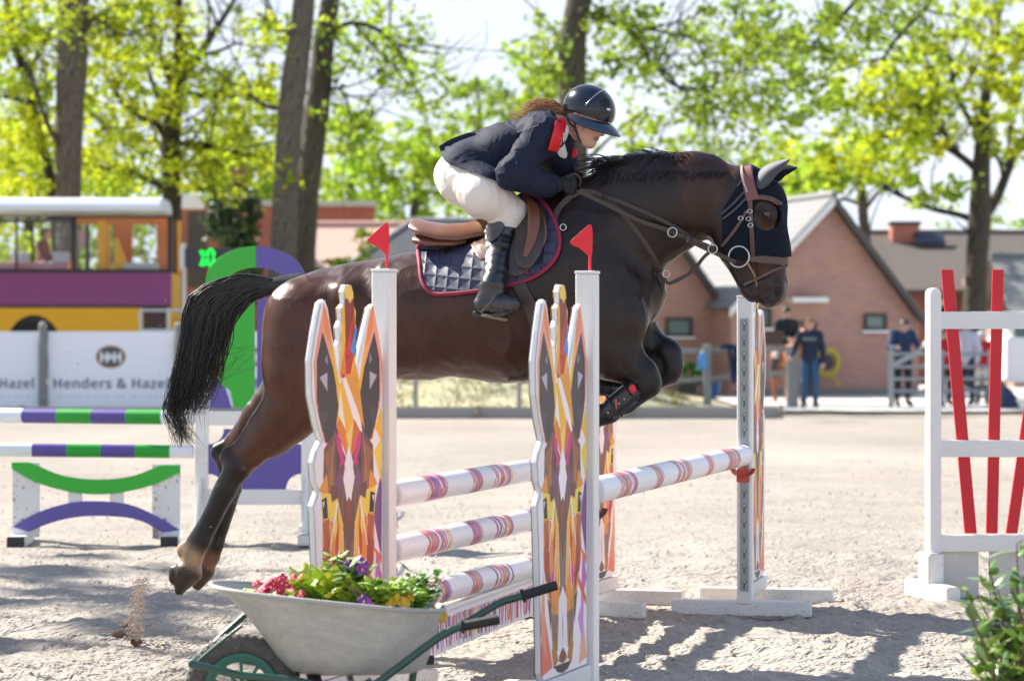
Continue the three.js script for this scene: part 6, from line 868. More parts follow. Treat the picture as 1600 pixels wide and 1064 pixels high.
// ---------------------------------------------------------------- rider
{
  const rider = rideFrame('person', 'rider in navy jacket, red collar and white breeches crouched over the jumping horse', 'person');
  const px = n => n * HS, b = (x0, y0, x1, y1, r0, r1, w0, w1, o = {}) => bone(H(x0, y0, w0), H(x1, y1, w1), px(r0), px(r1), o);
  const SK = [0.62, 0.36, 0.27];
  const torso = [b(724, 270, 730, 264, 35, 37, 0.06, 0.06, { k: 0.05 }), b(724, 270, 730, 264, 35, 37, -0.06, -0.06, { k: 0.05 }), b(737, 260, 792, 236, 36, 36, 0, 0, { q: 1.25, k: 0.05 }), b(792, 236, 850, 214, 37, 36, 0, 0, { q: 1.35, k: 0.06 }), b(848, 205, 852, 215, 24, 24, 0.13, 0.15, { k: 0.05 }), b(848, 205, 852, 215, 24, 24, -0.13, -0.15, { k: 0.05 }), b(850, 205, 872, 200, 30, 26, 0, 0, { q: 1.3, k: 0.05 }), b(866, 232, 878, 252, 25, 23, -0.01, -0.06, { q: 1.5, k: 0.05 })];
  const neck = [b(868, 206, 893, 205, 22, 18, 0, 0.01, { k: 0.03 })];
  const armN = [b(849, 210, 800, 272, 24, 19, 0.19, 0.27, { k: 0.04 }), b(800, 272, 846, 288, 20, 15, 0.27, 0.20, { k: 0.03 }), b(846, 288, 868, 290, 14, 11, 0.20, 0.16, { k: 0.02 })];
  const armF = [b(866, 216, 850, 264, 24, 19, -0.19, -0.25, { k: 0.04 }), b(850, 264, 874, 282, 19, 14, -0.25, -0.15, { k: 0.03 }), b(874, 282, 886, 285, 13, 11, -0.15, -0.10, { k: 0.02 })];
  const kneeW = onHorse(800, 335, 0).z + 0.085, ankW = onHorse(770, 440, 0).z + 0.075;
  const thighN = [b(724, 277, 757, 302, 38, 33, 0.11, 0.20, { k: 0.05 }), b(757, 302, 797, 332, 33, 24, 0.20, kneeW, { k: 0.05 }), b(707, 272, 718, 286, 21, 24, 0.1, 0.12, { k: 0.06 })], thighF = [b(724, 277, 757, 305, 38, 33, -0.11, -0.20, { k: 0.05 }), b(757, 305, 797, 337, 33, 24, -0.20, -kneeW, { k: 0.05 })];
  const calf = s => [b(798, 336, 786, 372, 24, 26, kneeW * s, kneeW * s, { k: 0.03 }), b(786, 372, 772, 445, 26, 16, kneeW * s, ankW * s, { k: 0.03 })], foot = s => [b(769, 448, 762, 470, 16, 17, ankW * s, ankW * s, { k: 0.03 }), b(756, 478, 790, 476, 14, 14, ankW * s, (ankW + 0.015) * s, { q: 1.1, k: 0.025 }), b(790, 476, 803, 475, 14, 10, (ankW + 0.015) * s, (ankW + 0.02) * s, { q: 1.1, k: 0.02 })];
  // head: own axes. f forwards (out of the face), u up, s to the side (near side)
  const HCc = H(917, 180, 0.02), f = V(0.86, -0.40, 0.26).normalize(), u0 = V(0.32, 0.93, 0.05), s = f.clone().cross(u0).normalize(), u = s.clone().cross(f).normalize();
  // s = f x u points to the rider's right = near side
  const hp = (a, c, e) => HCc.clone().addScaledVector(f, a).addScaledVector(u, c).addScaledVector(s, e);
  const hbn = (a0, a1, r0, r1, o = {}) => bone(hp(...a0), hp(...a1), r0, r1, { k: 0.02, ...o });
  const faceBones = [hbn([-0.02, 0.03, 0], [0.02, 0.03, 0], 0.083, 0.08), hbn([0.035, -0.03, 0], [0.045, -0.075, 0], 0.06, 0.045, { k: 0.03 }), hbn([0.05, -0.075, 0], [0.062, -0.105, 0], 0.042, 0.026, { k: 0.03 }), hbn([-0.01, -0.06, 0.04], [0.05, -0.11, 0.015], 0.026, 0.018, { k: 0.03 }), hbn([-0.01, -0.06, -0.04], [0.05, -0.11, -0.015], 0.026, 0.018, { k: 0.03 }), hbn([0.085, -0.012, 0], [0.112, -0.048, 0], 0.010, 0.012, { k: 0.016 }), hbn([0.1, -0.05, 0.01], [0.1, -0.05, -0.01], 0.009, 0.009, { k: 0.012 }), hbn([0.089, -0.072, 0.016], [0.094, -0.071, 0], 0.007, 0.0085, { k: 0.008 }), hbn([0.094, -0.071, 0], [0.089, -0.072, -0.016], 0.0085, 0.007, { k: 0.008 }), hbn([0.087, -0.083, 0.014], [0.092, -0.083, 0], 0.007, 0.009, { k: 0.008 }), hbn([0.092, -0.083, 0], [0.087, -0.083, -0.014], 0.009, 0.007, { k: 0.008 }), hbn([0.078, -0.112, 0], [0.08, -0.113, 0], 0.017, 0.017, { k: 0.018 }), hbn([0.06, -0.03, 0.042], [0.055, -0.045, 0.045], 0.018, 0.016, { k: 0.02 }), hbn([0.06, -0.03, -0.042], [0.055, -0.045, -0.045], 0.018, 0.016, { k: 0.02 }), hbn([0.075, 0.012, 0.035], [0.08, 0.014, -0.035], 0.015, 0.015, { k: 0.02 }),
    hbn([-0.012, 0.01, 0.081], [-0.018, -0.035, 0.078], 0.012, 0.008, { k: 0.006 }), hbn([-0.012, 0.01, -0.081], [-0.018, -0.035, -0.078], 0.012, 0.008, { k: 0.006 })];
  const headNeck = [...faceBones, bone(H(880, 208, 0.0), hp(-0.035, -0.05, 0), 0.058, 0.056, { k: 0.03 })];
  // hands: palm, four fingers curled round the rein, thumb on top
  const handBones = (x, y, w, s2) => { const o = H(x, y, w), q = (a, c, e) => o.clone().add(V(a, c, e * s2)), L = [bone(q(-0.025, 0.004, 0), q(0.02, 0.002, 0.0), 0.026, 0.03, { q: 0.6, k: 0.012 })]; for (let i = 0; i < 4; i++) { const y2 = 0.024 - i * 0.0165, l = [0.034, 0.038, 0.035, 0.028][i]; L.push(bone(q(0.018, y2, 0.006), q(0.018 + l, y2 - 0.004, 0.012), 0.0095, 0.009, { k: 0.004 }), bone(q(0.018 + l, y2 - 0.004, 0.012), q(0.026 + l * 0.8, y2 - 0.008, -0.016), 0.009, 0.0085, { k: 0.003 }), bone(q(0.026 + l * 0.8, y2 - 0.008, -0.016), q(0.012, y2 - 0.008, -0.018), 0.0085, 0.0075, { k: 0.003 })); } L.push(bone(q(-0.012, 0.024, -0.004), q(0.022, 0.042, -0.01), 0.012, 0.0105, { k: 0.008 }), bone(q(0.022, 0.042, -0.01), q(0.05, 0.034, -0.006), 0.0105, 0.009, { k: 0.004 })); return L; };
  const handN = handBones(880, 290, 0.13, 1), handF = handBones(893, 285, -0.06, -1);
  // one skin under everything, with fine grids for the head and hands
  const skinMat = new THREE.MeshPhysicalMaterial({ vertexColors: true, color: 0xffffff, roughness: 0.5, side: THREE.DoubleSide, sheen: 0.2, sheenColor: C(0.5, 0.3, 0.25) });
  const skinCol = (x, y, z) => { const p = V(x, y, z).sub(HCc), a = p.dot(f), c = p.dot(u), e = p.dot(s); let k = [SK[0], SK[1], SK[2]]; const lip = smooth(0.022, 0.012, Math.hypot((c + 0.078) * 1.5, e * 0.7)) * smooth(0.08, 0.09, a); const ch = smooth(0.04, 0.01, Math.hypot(a - 0.055, c + 0.05)) * 0.5; k = [k[0], lerp(k[1], 0.25, ch * 0.6), lerp(k[2], 0.18, ch * 0.6)]; return [lerp(k[0], 0.42, lip), lerp(k[1], 0.14, lip), lerp(k[2], 0.12, lip)]; };
  const all = [...torso, ...neck, ...armN, ...armF, ...thighN, ...thighF, ...calf(1), ...calf(-1), ...foot(1), ...foot(-1)];
  part('body', [boneMesh(all, 0.012, -0.008, skinCol), boneMesh(headNeck, 0.0035, 0, skinCol), boneMesh(handN, 0.003, -0.0012, skinCol), boneMesh(handF, 0.003, -0.0012, skinCol)], skinMat, rider);
  for (const sd of [1, -1]) { const e = hp(0.078, -0.008, 0.032 * sd); part('eye', new THREE.SphereGeometry(0.0125, 16, 12).translate(e.x, e.y, e.z), mat(C(0.75, 0.73, 0.7), 0.2), rider); const ir = hp(0.0885, -0.009, 0.033 * sd); part('iris', new THREE.SphereGeometry(0.0052, 10, 8).translate(ir.x, ir.y, ir.z), mat(C(0.05, 0.035, 0.02), 0.15), rider); part('eyebrow', tube([hp(0.086, 0.008, 0.052 * sd), hp(0.096, 0.013, 0.034 * sd), hp(0.094, 0.009, 0.016 * sd)], [0.002, 0.0035, 0.003], { sides: 6 }), mat(C(0.12, 0.06, 0.03), 0.8), rider); }
  // clothes
  const wr = (amp, fr) => (x, y, z) => amp * (Math.pow(Math.abs(N3(x * fr, y * fr, z * fr)), 0.6) - 0.4) + amp * 0.7 * (0.25 - Math.pow(1 - Math.min(1, 2.2 * Math.abs(N3(x * fr * 2.1 + y * fr, y * fr * 0.9 - x * 6, z * fr * 1.4))), 3));
  const cloth = (bones, grow, cell, w, cut) => { const f0 = field(bones, grow), fn = (x, y, z) => { let d = f0(x, y, z); if (Math.abs(d) < 0.05) d += w(x, y, z); return cut ? Math.max(d, cut(x, y, z)) : d; }, [lo, hi] = bounds(bones, grow + 0.03); return isoMesh(fn, lo, hi, cell); };
  const navy = mat(C(0.016, 0.020, 0.040), 0.7, { specularIntensity: 0.3, sheen: 0.18, sheenColor: C(0.16, 0.18, 0.24), sheenRoughness: 0.45, bumpMap: rep(grainTex, 14, 14), bumpScale: 0.0006 }), white = mat(C(0.70, 0.655, 0.61), 0.7, { bumpMap: rep(grainTex, 20, 20), bumpScale: 0.0005 }), redC = mat(C(0.68, 0.01, 0.02), 0.55), wf = wr(0.006, 9);
  const waist = (x, y, z) => { const p = H(745, 262, 0), t = V(0.6, 0.5, 0).normalize(); return -((x - p.x) * t.x + (y - p.y) * t.y) - 0.015; };
  part('jacket', cloth([...torso.slice(2), b(860, 205, 876, 203, 26, 21, 0, 0, { q: 1.1, k: 0.04 })], 0.012, 0.009, wf, (x, y, z) => { const p = H(887, 200, 0); return Math.max(waist(x, y, z), (x - p.x) * 0.8 + (y - p.y) * 0.6); }), navy, rider);
  const sleeve = (bs, name) => part(name, cloth(bs, 0.012, 0.008, wr(0.008, 12)), navy, rider); sleeve([...armN.slice(0, 2), b(846, 288, 858, 290, 14, 13, 0.20, 0.18, { k: 0.02 }), torso[4]], 'sleeve'); sleeve([...armF.slice(0, 2), torso[5]], 'sleeve');
  const surfOf = fld => (x, y, e, sd) => { let w = 0.5; for (; w > -0.05; w -= 0.005) { const p = H(x, y, w * sd); if (fld(p.x, p.y, p.z) < 0) break; } return H(x, y, (Math.max(w, 0.015) + e) * sd); };
  const seatF = field([...torso, ...thighN, ...thighF], 0.012), chestF = field([...torso, ...neck, armN[0], armF[0]], 0.012);
  part('jacket_tail', drape(spline([[800, 200], [822, 240], [806, 262], [790, 284], [768, 280], [744, 270], [718, 262], [696, 252], [688, 238], [690, 227], [708, 216], [750, 202], [780, 194]], 64), 0.008, 0.005, { rings: 12, surf: surfOf(seatF), center: [765, 240] }), navy, rider); part('jacket_tail', drape(spline([[800, 200], [822, 240], [790, 275], [744, 262], [705, 245], [686, 230], [690, 226], [708, 216], [750, 202], [780, 194]], 48), 0.008, 0.005, { rings: 10, side: -1, surf: surfOf(seatF), center: [765, 235] }), navy, rider);
  const cs = surfOf(chestF), seam = (q, r) => tube(spline(q, 14, false).map(([x, y]) => cs(x, y, 0.003, 1)), r, { straight: true, sides: 5 });
  part('seam', [seam([[842, 196], [815, 205], [790, 215], [768, 224]], 0.0028), seam([[846, 190], [832, 204], [826, 224]], 0.0028)], mat(C(0.010, 0.012, 0.02), 0.7), rider);
  const sheetOn = (q, off, th) => drape(spline(q, 40), off, th, { rings: 5, surf: cs });
  part('collar', sheetOn([[869, 187], [874, 184], [884, 188], [883, 202], [877, 222], [871, 237], [864, 236], [857, 234], [859, 224], [864, 206]], 0.014, 0.008), redC, rider); part('collar', drape(spline([[884, 245], [889, 237], [896, 230], [901, 234], [899, 245], [891, 248]], 24), 0, 0.012, { rings: 4, surf: (x, y, e) => H(x, y, 0.0 + e) }), redC, rider);
  part('shirt_collar', sheetOn([[883, 193], [889, 200], [886, 214], [881, 226], [886, 240], [884, 247], [877, 246], [871, 239], [876, 224], [880, 208]], 0.008, 0.007), mat(C(0.78, 0.77, 0.78), 0.6), rider);
  part('lapel_edge', [seam([[870, 238], [862, 256], [858, 276]], 0.0022)], mat(C(0.05, 0.055, 0.07), 0.6), rider); part('button', new THREE.SphereGeometry(0.008, 10, 8).translate(...cs(858, 277, 0.006, 1).toArray()), M.steel, rider);
  const breechCut = (x, y, z) => { const p = HC.clone().addScaledVector(hu, x).addScaledVector(hw, z), py = HORIZON - (y - EYE) / -p.z * F, X = 800 + p.x / -p.z * F; return (py - (358 + (X - 790) * 0.35)) * HS; };
  part('breeches', cloth([torso[0], torso[1], b(737, 262, 752, 254, 33, 30, 0, 0, { q: 1.2, k: 0.06 }), ...thighN, ...thighF, ...calf(1).slice(0, 1), ...calf(-1).slice(0, 1)], 0.006, 0.0085, wr(0.004, 10), breechCut), white, rider); part('pocket_seam', tube([H(757, 268, 0.21), H(775, 290, 0.235), H(784, 310, kneeW + 0.05)], 0.0022, { sides: 5 }), mat(C(0.5, 0.45, 0.4), 0.8), rider);
  for (const sd of [1, -1]) {
    const bt = part('boot', cloth([...calf(sd), ...foot(sd)], 0.007, 0.0075, (x, y, z) => 0.007 * Math.abs(N3(x * 9, y * 24, z * 9)) * smooth(0, 0.3, 1), (x, y, z) => { const p = HC.clone().addScaledVector(hu, x).addScaledVector(hw, z), py = HORIZON - (y - EYE) / -p.z * F, X = 800 + p.x / -p.z * F; return ((346 + (X - 775) * 0.32) - py) * HS; }), leather.black, rider);
    part('sole', tube([H(742, 492, ankW * sd), H(760, 493, ankW * sd), H(785, 490, (ankW + 0.015) * sd), H(806, 484, (ankW + 0.02) * sd)], [0.032, 0.034, 0.04, 0.025], { sides: 10, flat: 0.3, up: V(0, 1, 0) }), mat(C(0.06, 0.055, 0.05), 0.7), bt); part('heel', box(0.055, 0.03, 0.055, ...H(750, 491, ankW * sd).toArray(), 0.008), mat(C(0.03, 0.028, 0.026), 0.6), bt);
    part('shin_patch', drapeSurf(sd), mat(C(0.03, 0.03, 0.032), 0.16, { clearcoat: 1, bumpMap: rep(grainTex, 8, 8), bumpScale: 0.002 }), bt);
    const ir = rideFrame('stirrup', sd > 0 ? 'dark stirrup iron and leather under the rider\'s near boot' : 'stirrup under the rider\'s far boot, on the other flank', 'stirrup'); part('iron', tube(spl3([H(752, 488, (ankW + 0.05) * sd), H(768, 470, (ankW + 0.055) * sd), H(779, 452, ankW * sd + 0.02 * sd), H(789, 466, (ankW - 0.03) * sd), H(783, 494, (ankW - 0.045) * sd)], 26), 0.008, { sides: 8 }), mat(C(0.12, 0.11, 0.105), 0.4, { metalness: 0.6 }), ir); part('tread', beam(H(755, 492, (ankW + 0.06) * sd), H(790, 500, (ankW - 0.05) * sd), 0.035, 0.014), mat(C(0.22, 0.19, 0.16), 0.6), ir); part('leather_strap', ribbon(spl3([H(779, 452, ankW * sd), H(786, 425, (ankW - 0.02) * sd), H(797, 395, (kneeW - 0.01) * sd), H(806, 360, kneeW * sd)], 14), 0.026, 0.005), leather.dark, ir);
  }
  function drapeSurf(sd) { const q = [[760, 352], [778, 344], [788, 352], [776, 372], [764, 378]]; const pos = [], o = field(calf(sd), 0.012); const S = (x, y) => { let w = 0.55; for (; w > 0; w -= 0.004) { const p = H(x, y, w * sd); if (o(p.x, p.y, p.z) < 0) return p; } return H(x, y, kneeW * sd); }; const g = drape(spline(q, 20), 0, 0.002, { rings: 4, side: sd, surf: (x, y, e, s2) => { const p = S(x, y); p.z += e * s2; return p; } }); return g; }
  for (const [hbs, arm] of [[handN, armN[2]], [handF, armF[2]]]) part('glove', boneMesh([...hbs, arm], 0.0032, 0.0012), mat(C(0.013, 0.014, 0.017), 0.7), rider);
  // helmet: shell with visor, centre strip, vent and badge
  const hel = new THREE.Group(); hel.name = 'helmet'; rider.add(hel);
  const shellF = (x, y, z) => { const p = V(x, y, z).sub(HCc), a = p.dot(f) + 0.0, c = p.dot(u) - 0.03, e = p.dot(s); const d = (Math.sqrt((a / 0.130) ** 2 + (c / 0.112) ** 2 + (e / 0.105) ** 2) - 1) * 0.11, inner = (Math.sqrt((a / 0.112) ** 2 + (c / 0.098) ** 2 + (e / 0.091) ** 2) - 1) * 0.1; const rim = -(c + 0.028 + Math.max(0, -a) * 0.28 - Math.max(0, a) * 0.08) ; return Math.max(d, -inner, rim); };
  const c0 = HCc.clone(); part('shell', isoMesh(shellF, c0.clone().addScalar(-0.17), c0.clone().addScalar(0.19), 0.0045), mat(C(0.006, 0.010, 0.020), 0.22, { clearcoat: 0.6, clearcoatRoughness: 0.05, specularIntensity: 0.5 }), hel);
  { const pos = [], idx = [], na = 28, nr = 6; for (const L of [0, 1]) for (let i = 0; i <= na; i++) for (let j = 0; j <= nr; j++) { const an = lerp(-1.75, 1.75, i / na), k = j / nr, ext = 0.018 + 0.058 * Math.pow(Math.max(0, Math.cos(an * 0.8)), 1.6); const ra = 0.122 + ext * k, rs = 0.1 + (0.012 + 0.02 * Math.max(0, Math.cos(an))) * k; const a = Math.cos(an) * ra, e = Math.sin(an) * rs, c = 0.004 + Math.max(0, a) * 0.05 - Math.max(0, -a) * 0.1 - 0.012 * k - 0.025 * k * k * Math.cos(an * 0.7) - (e * e) * 1.3 - L * 0.006; const p = hp(a, c, e); pos.push(p.x, p.y, p.z); } const n = (na + 1) * (nr + 1); for (let i = 0; i < na; i++) for (let j = 0; j < nr; j++) { const a = i * (nr + 1) + j, c = a + nr + 1; idx.push(a, c, a + 1, a + 1, c, c + 1, n + a, n + a + 1, n + c, n + a + 1, n + c + 1, n + c); } for (let i = 0; i < na; i++) { const a = i * (nr + 1) + nr, c = a + nr + 1; idx.push(a, c, n + a, c, n + c, n + a); } const g = new THREE.BufferGeometry(); g.setAttribute('position', new THREE.Float32BufferAttribute(pos, 3)); g.setIndex(idx); g.computeVertexNormals(); const nn = g.attributes.normal; if (V(nn.getX(80), nn.getY(80), nn.getZ(80)).dot(u) < 0) { for (let i = 0; i < idx.length; i += 3) { const t = idx[i]; idx[i] = idx[i + 1]; idx[i + 1] = t; } g.setIndex(idx); g.computeVertexNormals(); }
    part('visor', g, mat(C(0.010, 0.022, 0.05), 0.3, { clearcoat: 0.6 }), hel); }
  const onShell = (a, e, o = 0.001) => { const cc = 0.03 + 0.112 * Math.sqrt(Math.max(0.02, 1 - (a / 0.130) ** 2 - (e / 0.105) ** 2)); return hp(a, cc, e).addScaledVector(V(0, 0, 0), 0).add(hp(a, cc, e).sub(hp(0, 0.03, 0)).normalize().multiplyScalar(o)); };
  // strips run from the rim over the crown
  const strip = (e0, e1) => { const q = []; for (let i = 0; i <= 14; i++) { const th = lerp(0.15, 1.75, i / 14), a = 0.03 + 0.012 * Math.sin(i / 14 * 3), e = Math.cos(th) * 0.099, k = Math.sqrt(1 - (a / 0.13) ** 2); q.push(hp(a, 0.03 + Math.sin(th) * 0.112 * k + 0.001, Math.cos(th) * 0.105 * k)); } return q; };
  part('centre_strip', tube(strip(), [0.0018, 0.0022, 0.003, 0.003], { sides: 6 }), mat(C(0.45, 0.46, 0.46), 0.2, { metalness: 0.9 }), hel);
  { const vent = []; for (let k = -3; k <= 3; k++) { const q = []; for (let i = 0; i <= 6; i++) { const a = lerp(0.075, 0.106, i / 6), e = 0.052 + k * 0.0045 - (i / 6) * 0.012, r2 = 1 - (a / 0.13) ** 2 - (e / 0.105) ** 2; q.push(onShell(a, e, 0.001)); } vent.push(tube(q, 0.0013, { sides: 5 })); } part('vent', vent, M.dark, hel);
    const fr = []; for (let i = 0; i <= 20; i++) { const t = i / 20 * Math.PI * 2; fr.push(onShell(0.092 + Math.cos(t) * 0.022, 0.046 + Math.sin(t) * 0.021 - Math.cos(t) * 0.006, 0.001)); } part('vent_frame', tube(fr, 0.0012, { sides: 5, cap: false }), M.dark, hel);
    const bp = onShell(0.113, 0.036, 0.002), bn = bp.clone().sub(hp(0, 0.03, 0)).normalize(); const bd = new THREE.BoxGeometry(0.02, 0.009, 0.002); bd.applyMatrix4(new THREE.Matrix4().makeBasis(bn.clone().cross(u).negate().normalize(), bn.clone().cross(bn.clone().cross(u)).negate().normalize(), bn)).translate(bp.x, bp.y, bp.z); part('badge', bd, mat(C(0.7, 0.7, 0.68), 0.3), hel); }
  part('chin_strap', [tube(spl3([hp(-0.02, 0.0, 0.087), hp(0.0, -0.05, 0.078), hp(0.035, -0.105, 0.052), hp(0.06, -0.132, 0.015), hp(0.06, -0.132, -0.02), hp(0.0, -0.05, -0.078)], 24), 0.0045, { sides: 6, flat: 0.6 }), tube(spl3([hp(-0.07, -0.025, 0.075), hp(-0.03, -0.055, 0.076), hp(0.012, -0.072, 0.07)], 10), 0.004, { sides: 6 })], M.dark, rider); part('strap_clip', box(0.012, 0.022, 0.01, ...hp(0.012, -0.072, 0.075).toArray(), 0.003), M.dark, rider);
  // hair: bun line under the helmet and a blown ponytail along the back
  const hairM = mat(C(0.36, 0.17, 0.075), 0.42, { clearcoat: 0.2 }), hr = rng(404), hs = [];
  for (let i = 0; i < 190; i++) { const j = k => (hr() - 0.5) * k, a = hr(), st = hp(-0.095, -0.02 + j(0.03), 0.02 + j(0.07)), end = a < 0.55 ? H(lerp(790, 850, hr()), lerp(192, 176, hr()) + j(6), 0.06 + j(0.1)) : H(lerp(812, 842, hr()), lerp(158, 172, hr()), 0.05 + j(0.08)), m1 = st.clone().lerp(end, 0.35).add(V(0, 0.018 + j(0.02), j(0.02))), m2 = st.clone().lerp(end, 0.7).add(V(0, 0.012 + j(0.035), j(0.03))); hs.push(tube([st, m1, m2, end], [0.0018, 0.0022, 0.0016, 0.0004], { sides: 4, n: 9, cap: false })); }
  for (let i = 0; i < 60; i++) { const t = hr(), st = hp(-0.02 - t * 0.085, -0.004 - t * 0.03, 0.086 - t * 0.045 + 0.006 * hr()), e = hp(-0.1, -0.025, 0.03); hs.push(tube([st, st.clone().lerp(e, 0.5).addScaledVector(s, 0.008), e], 0.0022, { sides: 4, n: 6, cap: false })); }
  part('hair', hs, hairM, rider);
}
// ---------------------------------------------------------------- flower wheelbarrow in front
const WB = P(520, 1124, 10.45); WB.y = 0;
{
  const d = 10.45, s = d / F, o = WB, Q = (px, py, w = 0) => V((px - 800) * s - o.x, EYE - (py - HORIZON) * s, w);
  const t = thing('wheelbarrow', 'galvanised wheelbarrow on green tube frame, planted with flowers', 'wheelbarrow', o, 0.1);
  // tub: rings from bottom to rim; plan is a rounded oblong, nose to the left
  const ring = (x0, x1, w, yl, yr, n = 44, e = 2.7, taper = 0) => { const q = []; for (let i = 0; i < n; i++) { const a = i / n * Math.PI * 2, c = Math.cos(a), sn = Math.sin(a), cx = Math.sign(c) * Math.pow(Math.abs(c), 2 / e), cz = Math.sign(sn) * Math.pow(Math.abs(sn), 2 / e); const x = lerp(x0, x1, (cx + 1) / 2), k = 1 - taper * (1 - (cx + 1) / 2); q.push(V(x, lerp(yl, yr, (cx + 1) / 2), cz * w * k)); } return q; };
  const X = px => Q(px, 0).x, Y = py => Q(0, py).y;
  const L = [[474, 655, 0.17, 1049, 1047], [452, 664, 0.205, 1043, 1041], [430, 672, 0.225, 1020, 1018], [405, 680, 0.25, 985, 992], [375, 686, 0.265, 948, 970], [352, 690, 0.282, 926, 960]];
  const rim = ring(X(330), X(694), 0.3, Y(912), Y(951), 44, 2.5, 0.16), rings = L.map(([a, b, w, yl, yr]) => ring(X(a), X(b), w, Y(yl), Y(yr), 44, 2.7, 0.12)); rings.push(rim);
  const shell = (rs, name, m) => { const pos = [], idx = [], uv = [], n = 44; const add = r => r.forEach((p, i) => { pos.push(p.x, p.y, p.z); uv.push(i / n * 4, p.y * 3); }); rs.forEach(add); const inn = rs.map(r => { const c = r.reduce((a, p) => a.add(p), V()).multiplyScalar(1 / n); return r.map(p => p.clone().lerp(c, 0.018).add(V(0, 0.002, 0))); }); inn.forEach(add); const N = rs.length; for (let k = 0; k < N - 1; k++) for (let i = 0; i < n; i++) { const j = (i + 1) % n, a = k * n + i, b = k * n + j, c = a + n, e = b + n, q = N * n; idx.push(a, c, b, b, c, e, q + a, q + b, q + c, q + b, q + e, q + c); } for (const [base, f] of [[0, 0], [N * n, 1]]) for (let i = 1; i < n - 1; i++) f ? idx.push(base, base + i + 1, base + i) : idx.push(base, base + i, base + i + 1); const g = new THREE.BufferGeometry(); g.setAttribute('position', new THREE.Float32BufferAttribute(pos, 3)); g.setAttribute('uv', new THREE.Float32BufferAttribute(uv, 2)); g.setIndex(idx); g.computeVertexNormals(); return part(name, g, m, t); };
  const tub = shell(rings, 'tub', M.galv); part('rim', tube([...rim, rim[0]], 0.0085, { straight: true, sides: 8, cap: false }), M.galv, tub);
  const sl = ring(X(392), X(682), 0.25, Y(940), Y(958), 44, 2.6, 0.15), sp = [], si = []; const c = V(X(560), Y(944), 0); sp.push(c.x, c.y, c.z); for (let k = 1; k <= 8; k++) sl.forEach((p, i) => { const q = c.clone().lerp(p, k / 8); q.y += 0.02 * N3(q.x * 14, 1, q.z * 14) + 0.012 * N3(q.x * 40, 2, q.z * 40); sp.push(q.x, q.y, q.z); }); for (let i = 0; i < 44; i++) { si.push(0, 1 + (i + 1) % 44, 1 + i); for (let k = 0; k < 7; k++) { const a = 1 + k * 44 + i, b = 1 + k * 44 + (i + 1) % 44; si.push(a, b, a + 44, b, b + 44, a + 44); } } const sg = new THREE.BufferGeometry(); sg.setAttribute('position', new THREE.Float32BufferAttribute(sp, 3)); sg.setIndex(si); sg.computeVertexNormals(); sg.setAttribute('uv', new THREE.Float32BufferAttribute(sp.flatMap((v, i) => i % 3 === 1 ? [] : [v * 3]), 2)); part('soil', sg, M.soil, t);
  // frame: one bent tube on each side from the nose to the handle
  const side = (z, dx, dy, hx) => { const q = [Q(303, 1030, z * 0.55), Q(380, 1046, z * 0.7), Q(450, 1052, z * 0.8), Q(520, 1072, z), Q(562, 1064, z), Q(612, 1034, z)].map(p => p); const top = z > 0 ? [Q(660, 996, z), Q(695, 974, z), Q(716, 967, z)] : [Q(700, 1020, z * 0.9), Q(760, 990, z), Q(805, 960, z), Q(832, 946, z)]; return [...q, ...top]; };
  const nearEnd = [Q(712, 968, 0.29), Q(769, 957, 0.3)], farEnd = [Q(832, 945, -0.29), Q(887, 929, -0.3)];
  part('frame_tube', tube(spl3([Q(300, 1028, 0.13), Q(372, 1044, 0.17), Q(440, 1050, 0.2), Q(482, 1056, 0.24), Q(520, 1072, 0.27), Q(560, 1066, 0.28), Q(612, 1032, 0.28), Q(660, 996, 0.29), Q(692, 975, 0.29), Q(712, 968, 0.29)], 60), 0.0145, { straight: true, sides: 12 }), M.darkGreen, t); part('frame_tube', tube(spl3([Q(318, 1022, -0.13), Q(390, 1040, -0.17), Q(520, 1062, -0.24), Q(620, 1046, -0.27), Q(662, 1034, -0.28), Q(690, 1014, -0.28), Q(745, 984, -0.28), Q(795, 956, -0.29), Q(818, 949, -0.29), Q(832, 945, -0.29)], 60), 0.0145, { straight: true, sides: 12 }), M.darkGreen, t);
  for (const [a, b] of [nearEnd, farEnd]) { const gp = part('handle_grip', tube([a, b], 0.0185, { straight: true, sides: 16 }), M.grip, t); const dd = b.clone().sub(a).normalize(); const fl = new THREE.TorusGeometry(0.021, 0.006, 8, 20); fl.applyQuaternion(new THREE.Quaternion().setFromUnitVectors(V(0, 0, 1), dd)); fl.translate(a.x, a.y, a.z); part('grip_flange', fl, M.grip, gp); part('grip_hole', tube([b.clone(), b.clone().addScaledVector(dd, 0.0015)], 0.006, { straight: true, sides: 10 }), M.dark, gp); }
  part('nose_bar', bar(Q(301, 1029, 0.14), Q(319, 1022, -0.14), 0.014), M.darkGreen, t); part('brace', tube([Q(318, 1026, -0.12), Q(345, 1000, -0.13), Q(384, 966, -0.15)], 0.012, { sides: 8 }), M.darkGreen, t); part('brace', tube([Q(306, 1030, 0.12), Q(340, 1000, 0.14), Q(378, 970, 0.16)].map(p => p.add(V(0, 0, -0.02))), 0.006, { sides: 8 }), M.darkGreen, t);
  part('leg', tube(spl3([Q(575, 1050, 0.27), Q(552, 1066, 0.275), Q(545, 1090, 0.28), Q(556, 1118, 0.28), Q(600, 1120, 0.28)], 30), 0.0145, { straight: true, sides: 10 }), M.darkGreen, t); part('leg', tube(spl3([Q(690, 1012, -0.28), Q(668, 1032, -0.28), Q(656, 1056, -0.28), Q(650, 1090, -0.28), Q(640, 1118, -0.28), Q(600, 1120, -0.28)], 30), 0.0145, { straight: true, sides: 10 }), M.darkGreen, t); part('under_strap', box(0.36, 0.035, 0.012, (X(668) + X(530)) / 2 + 0.02, Y(1045), -0.2, 0.003, 0, 0, 0.03), M.dark, t);
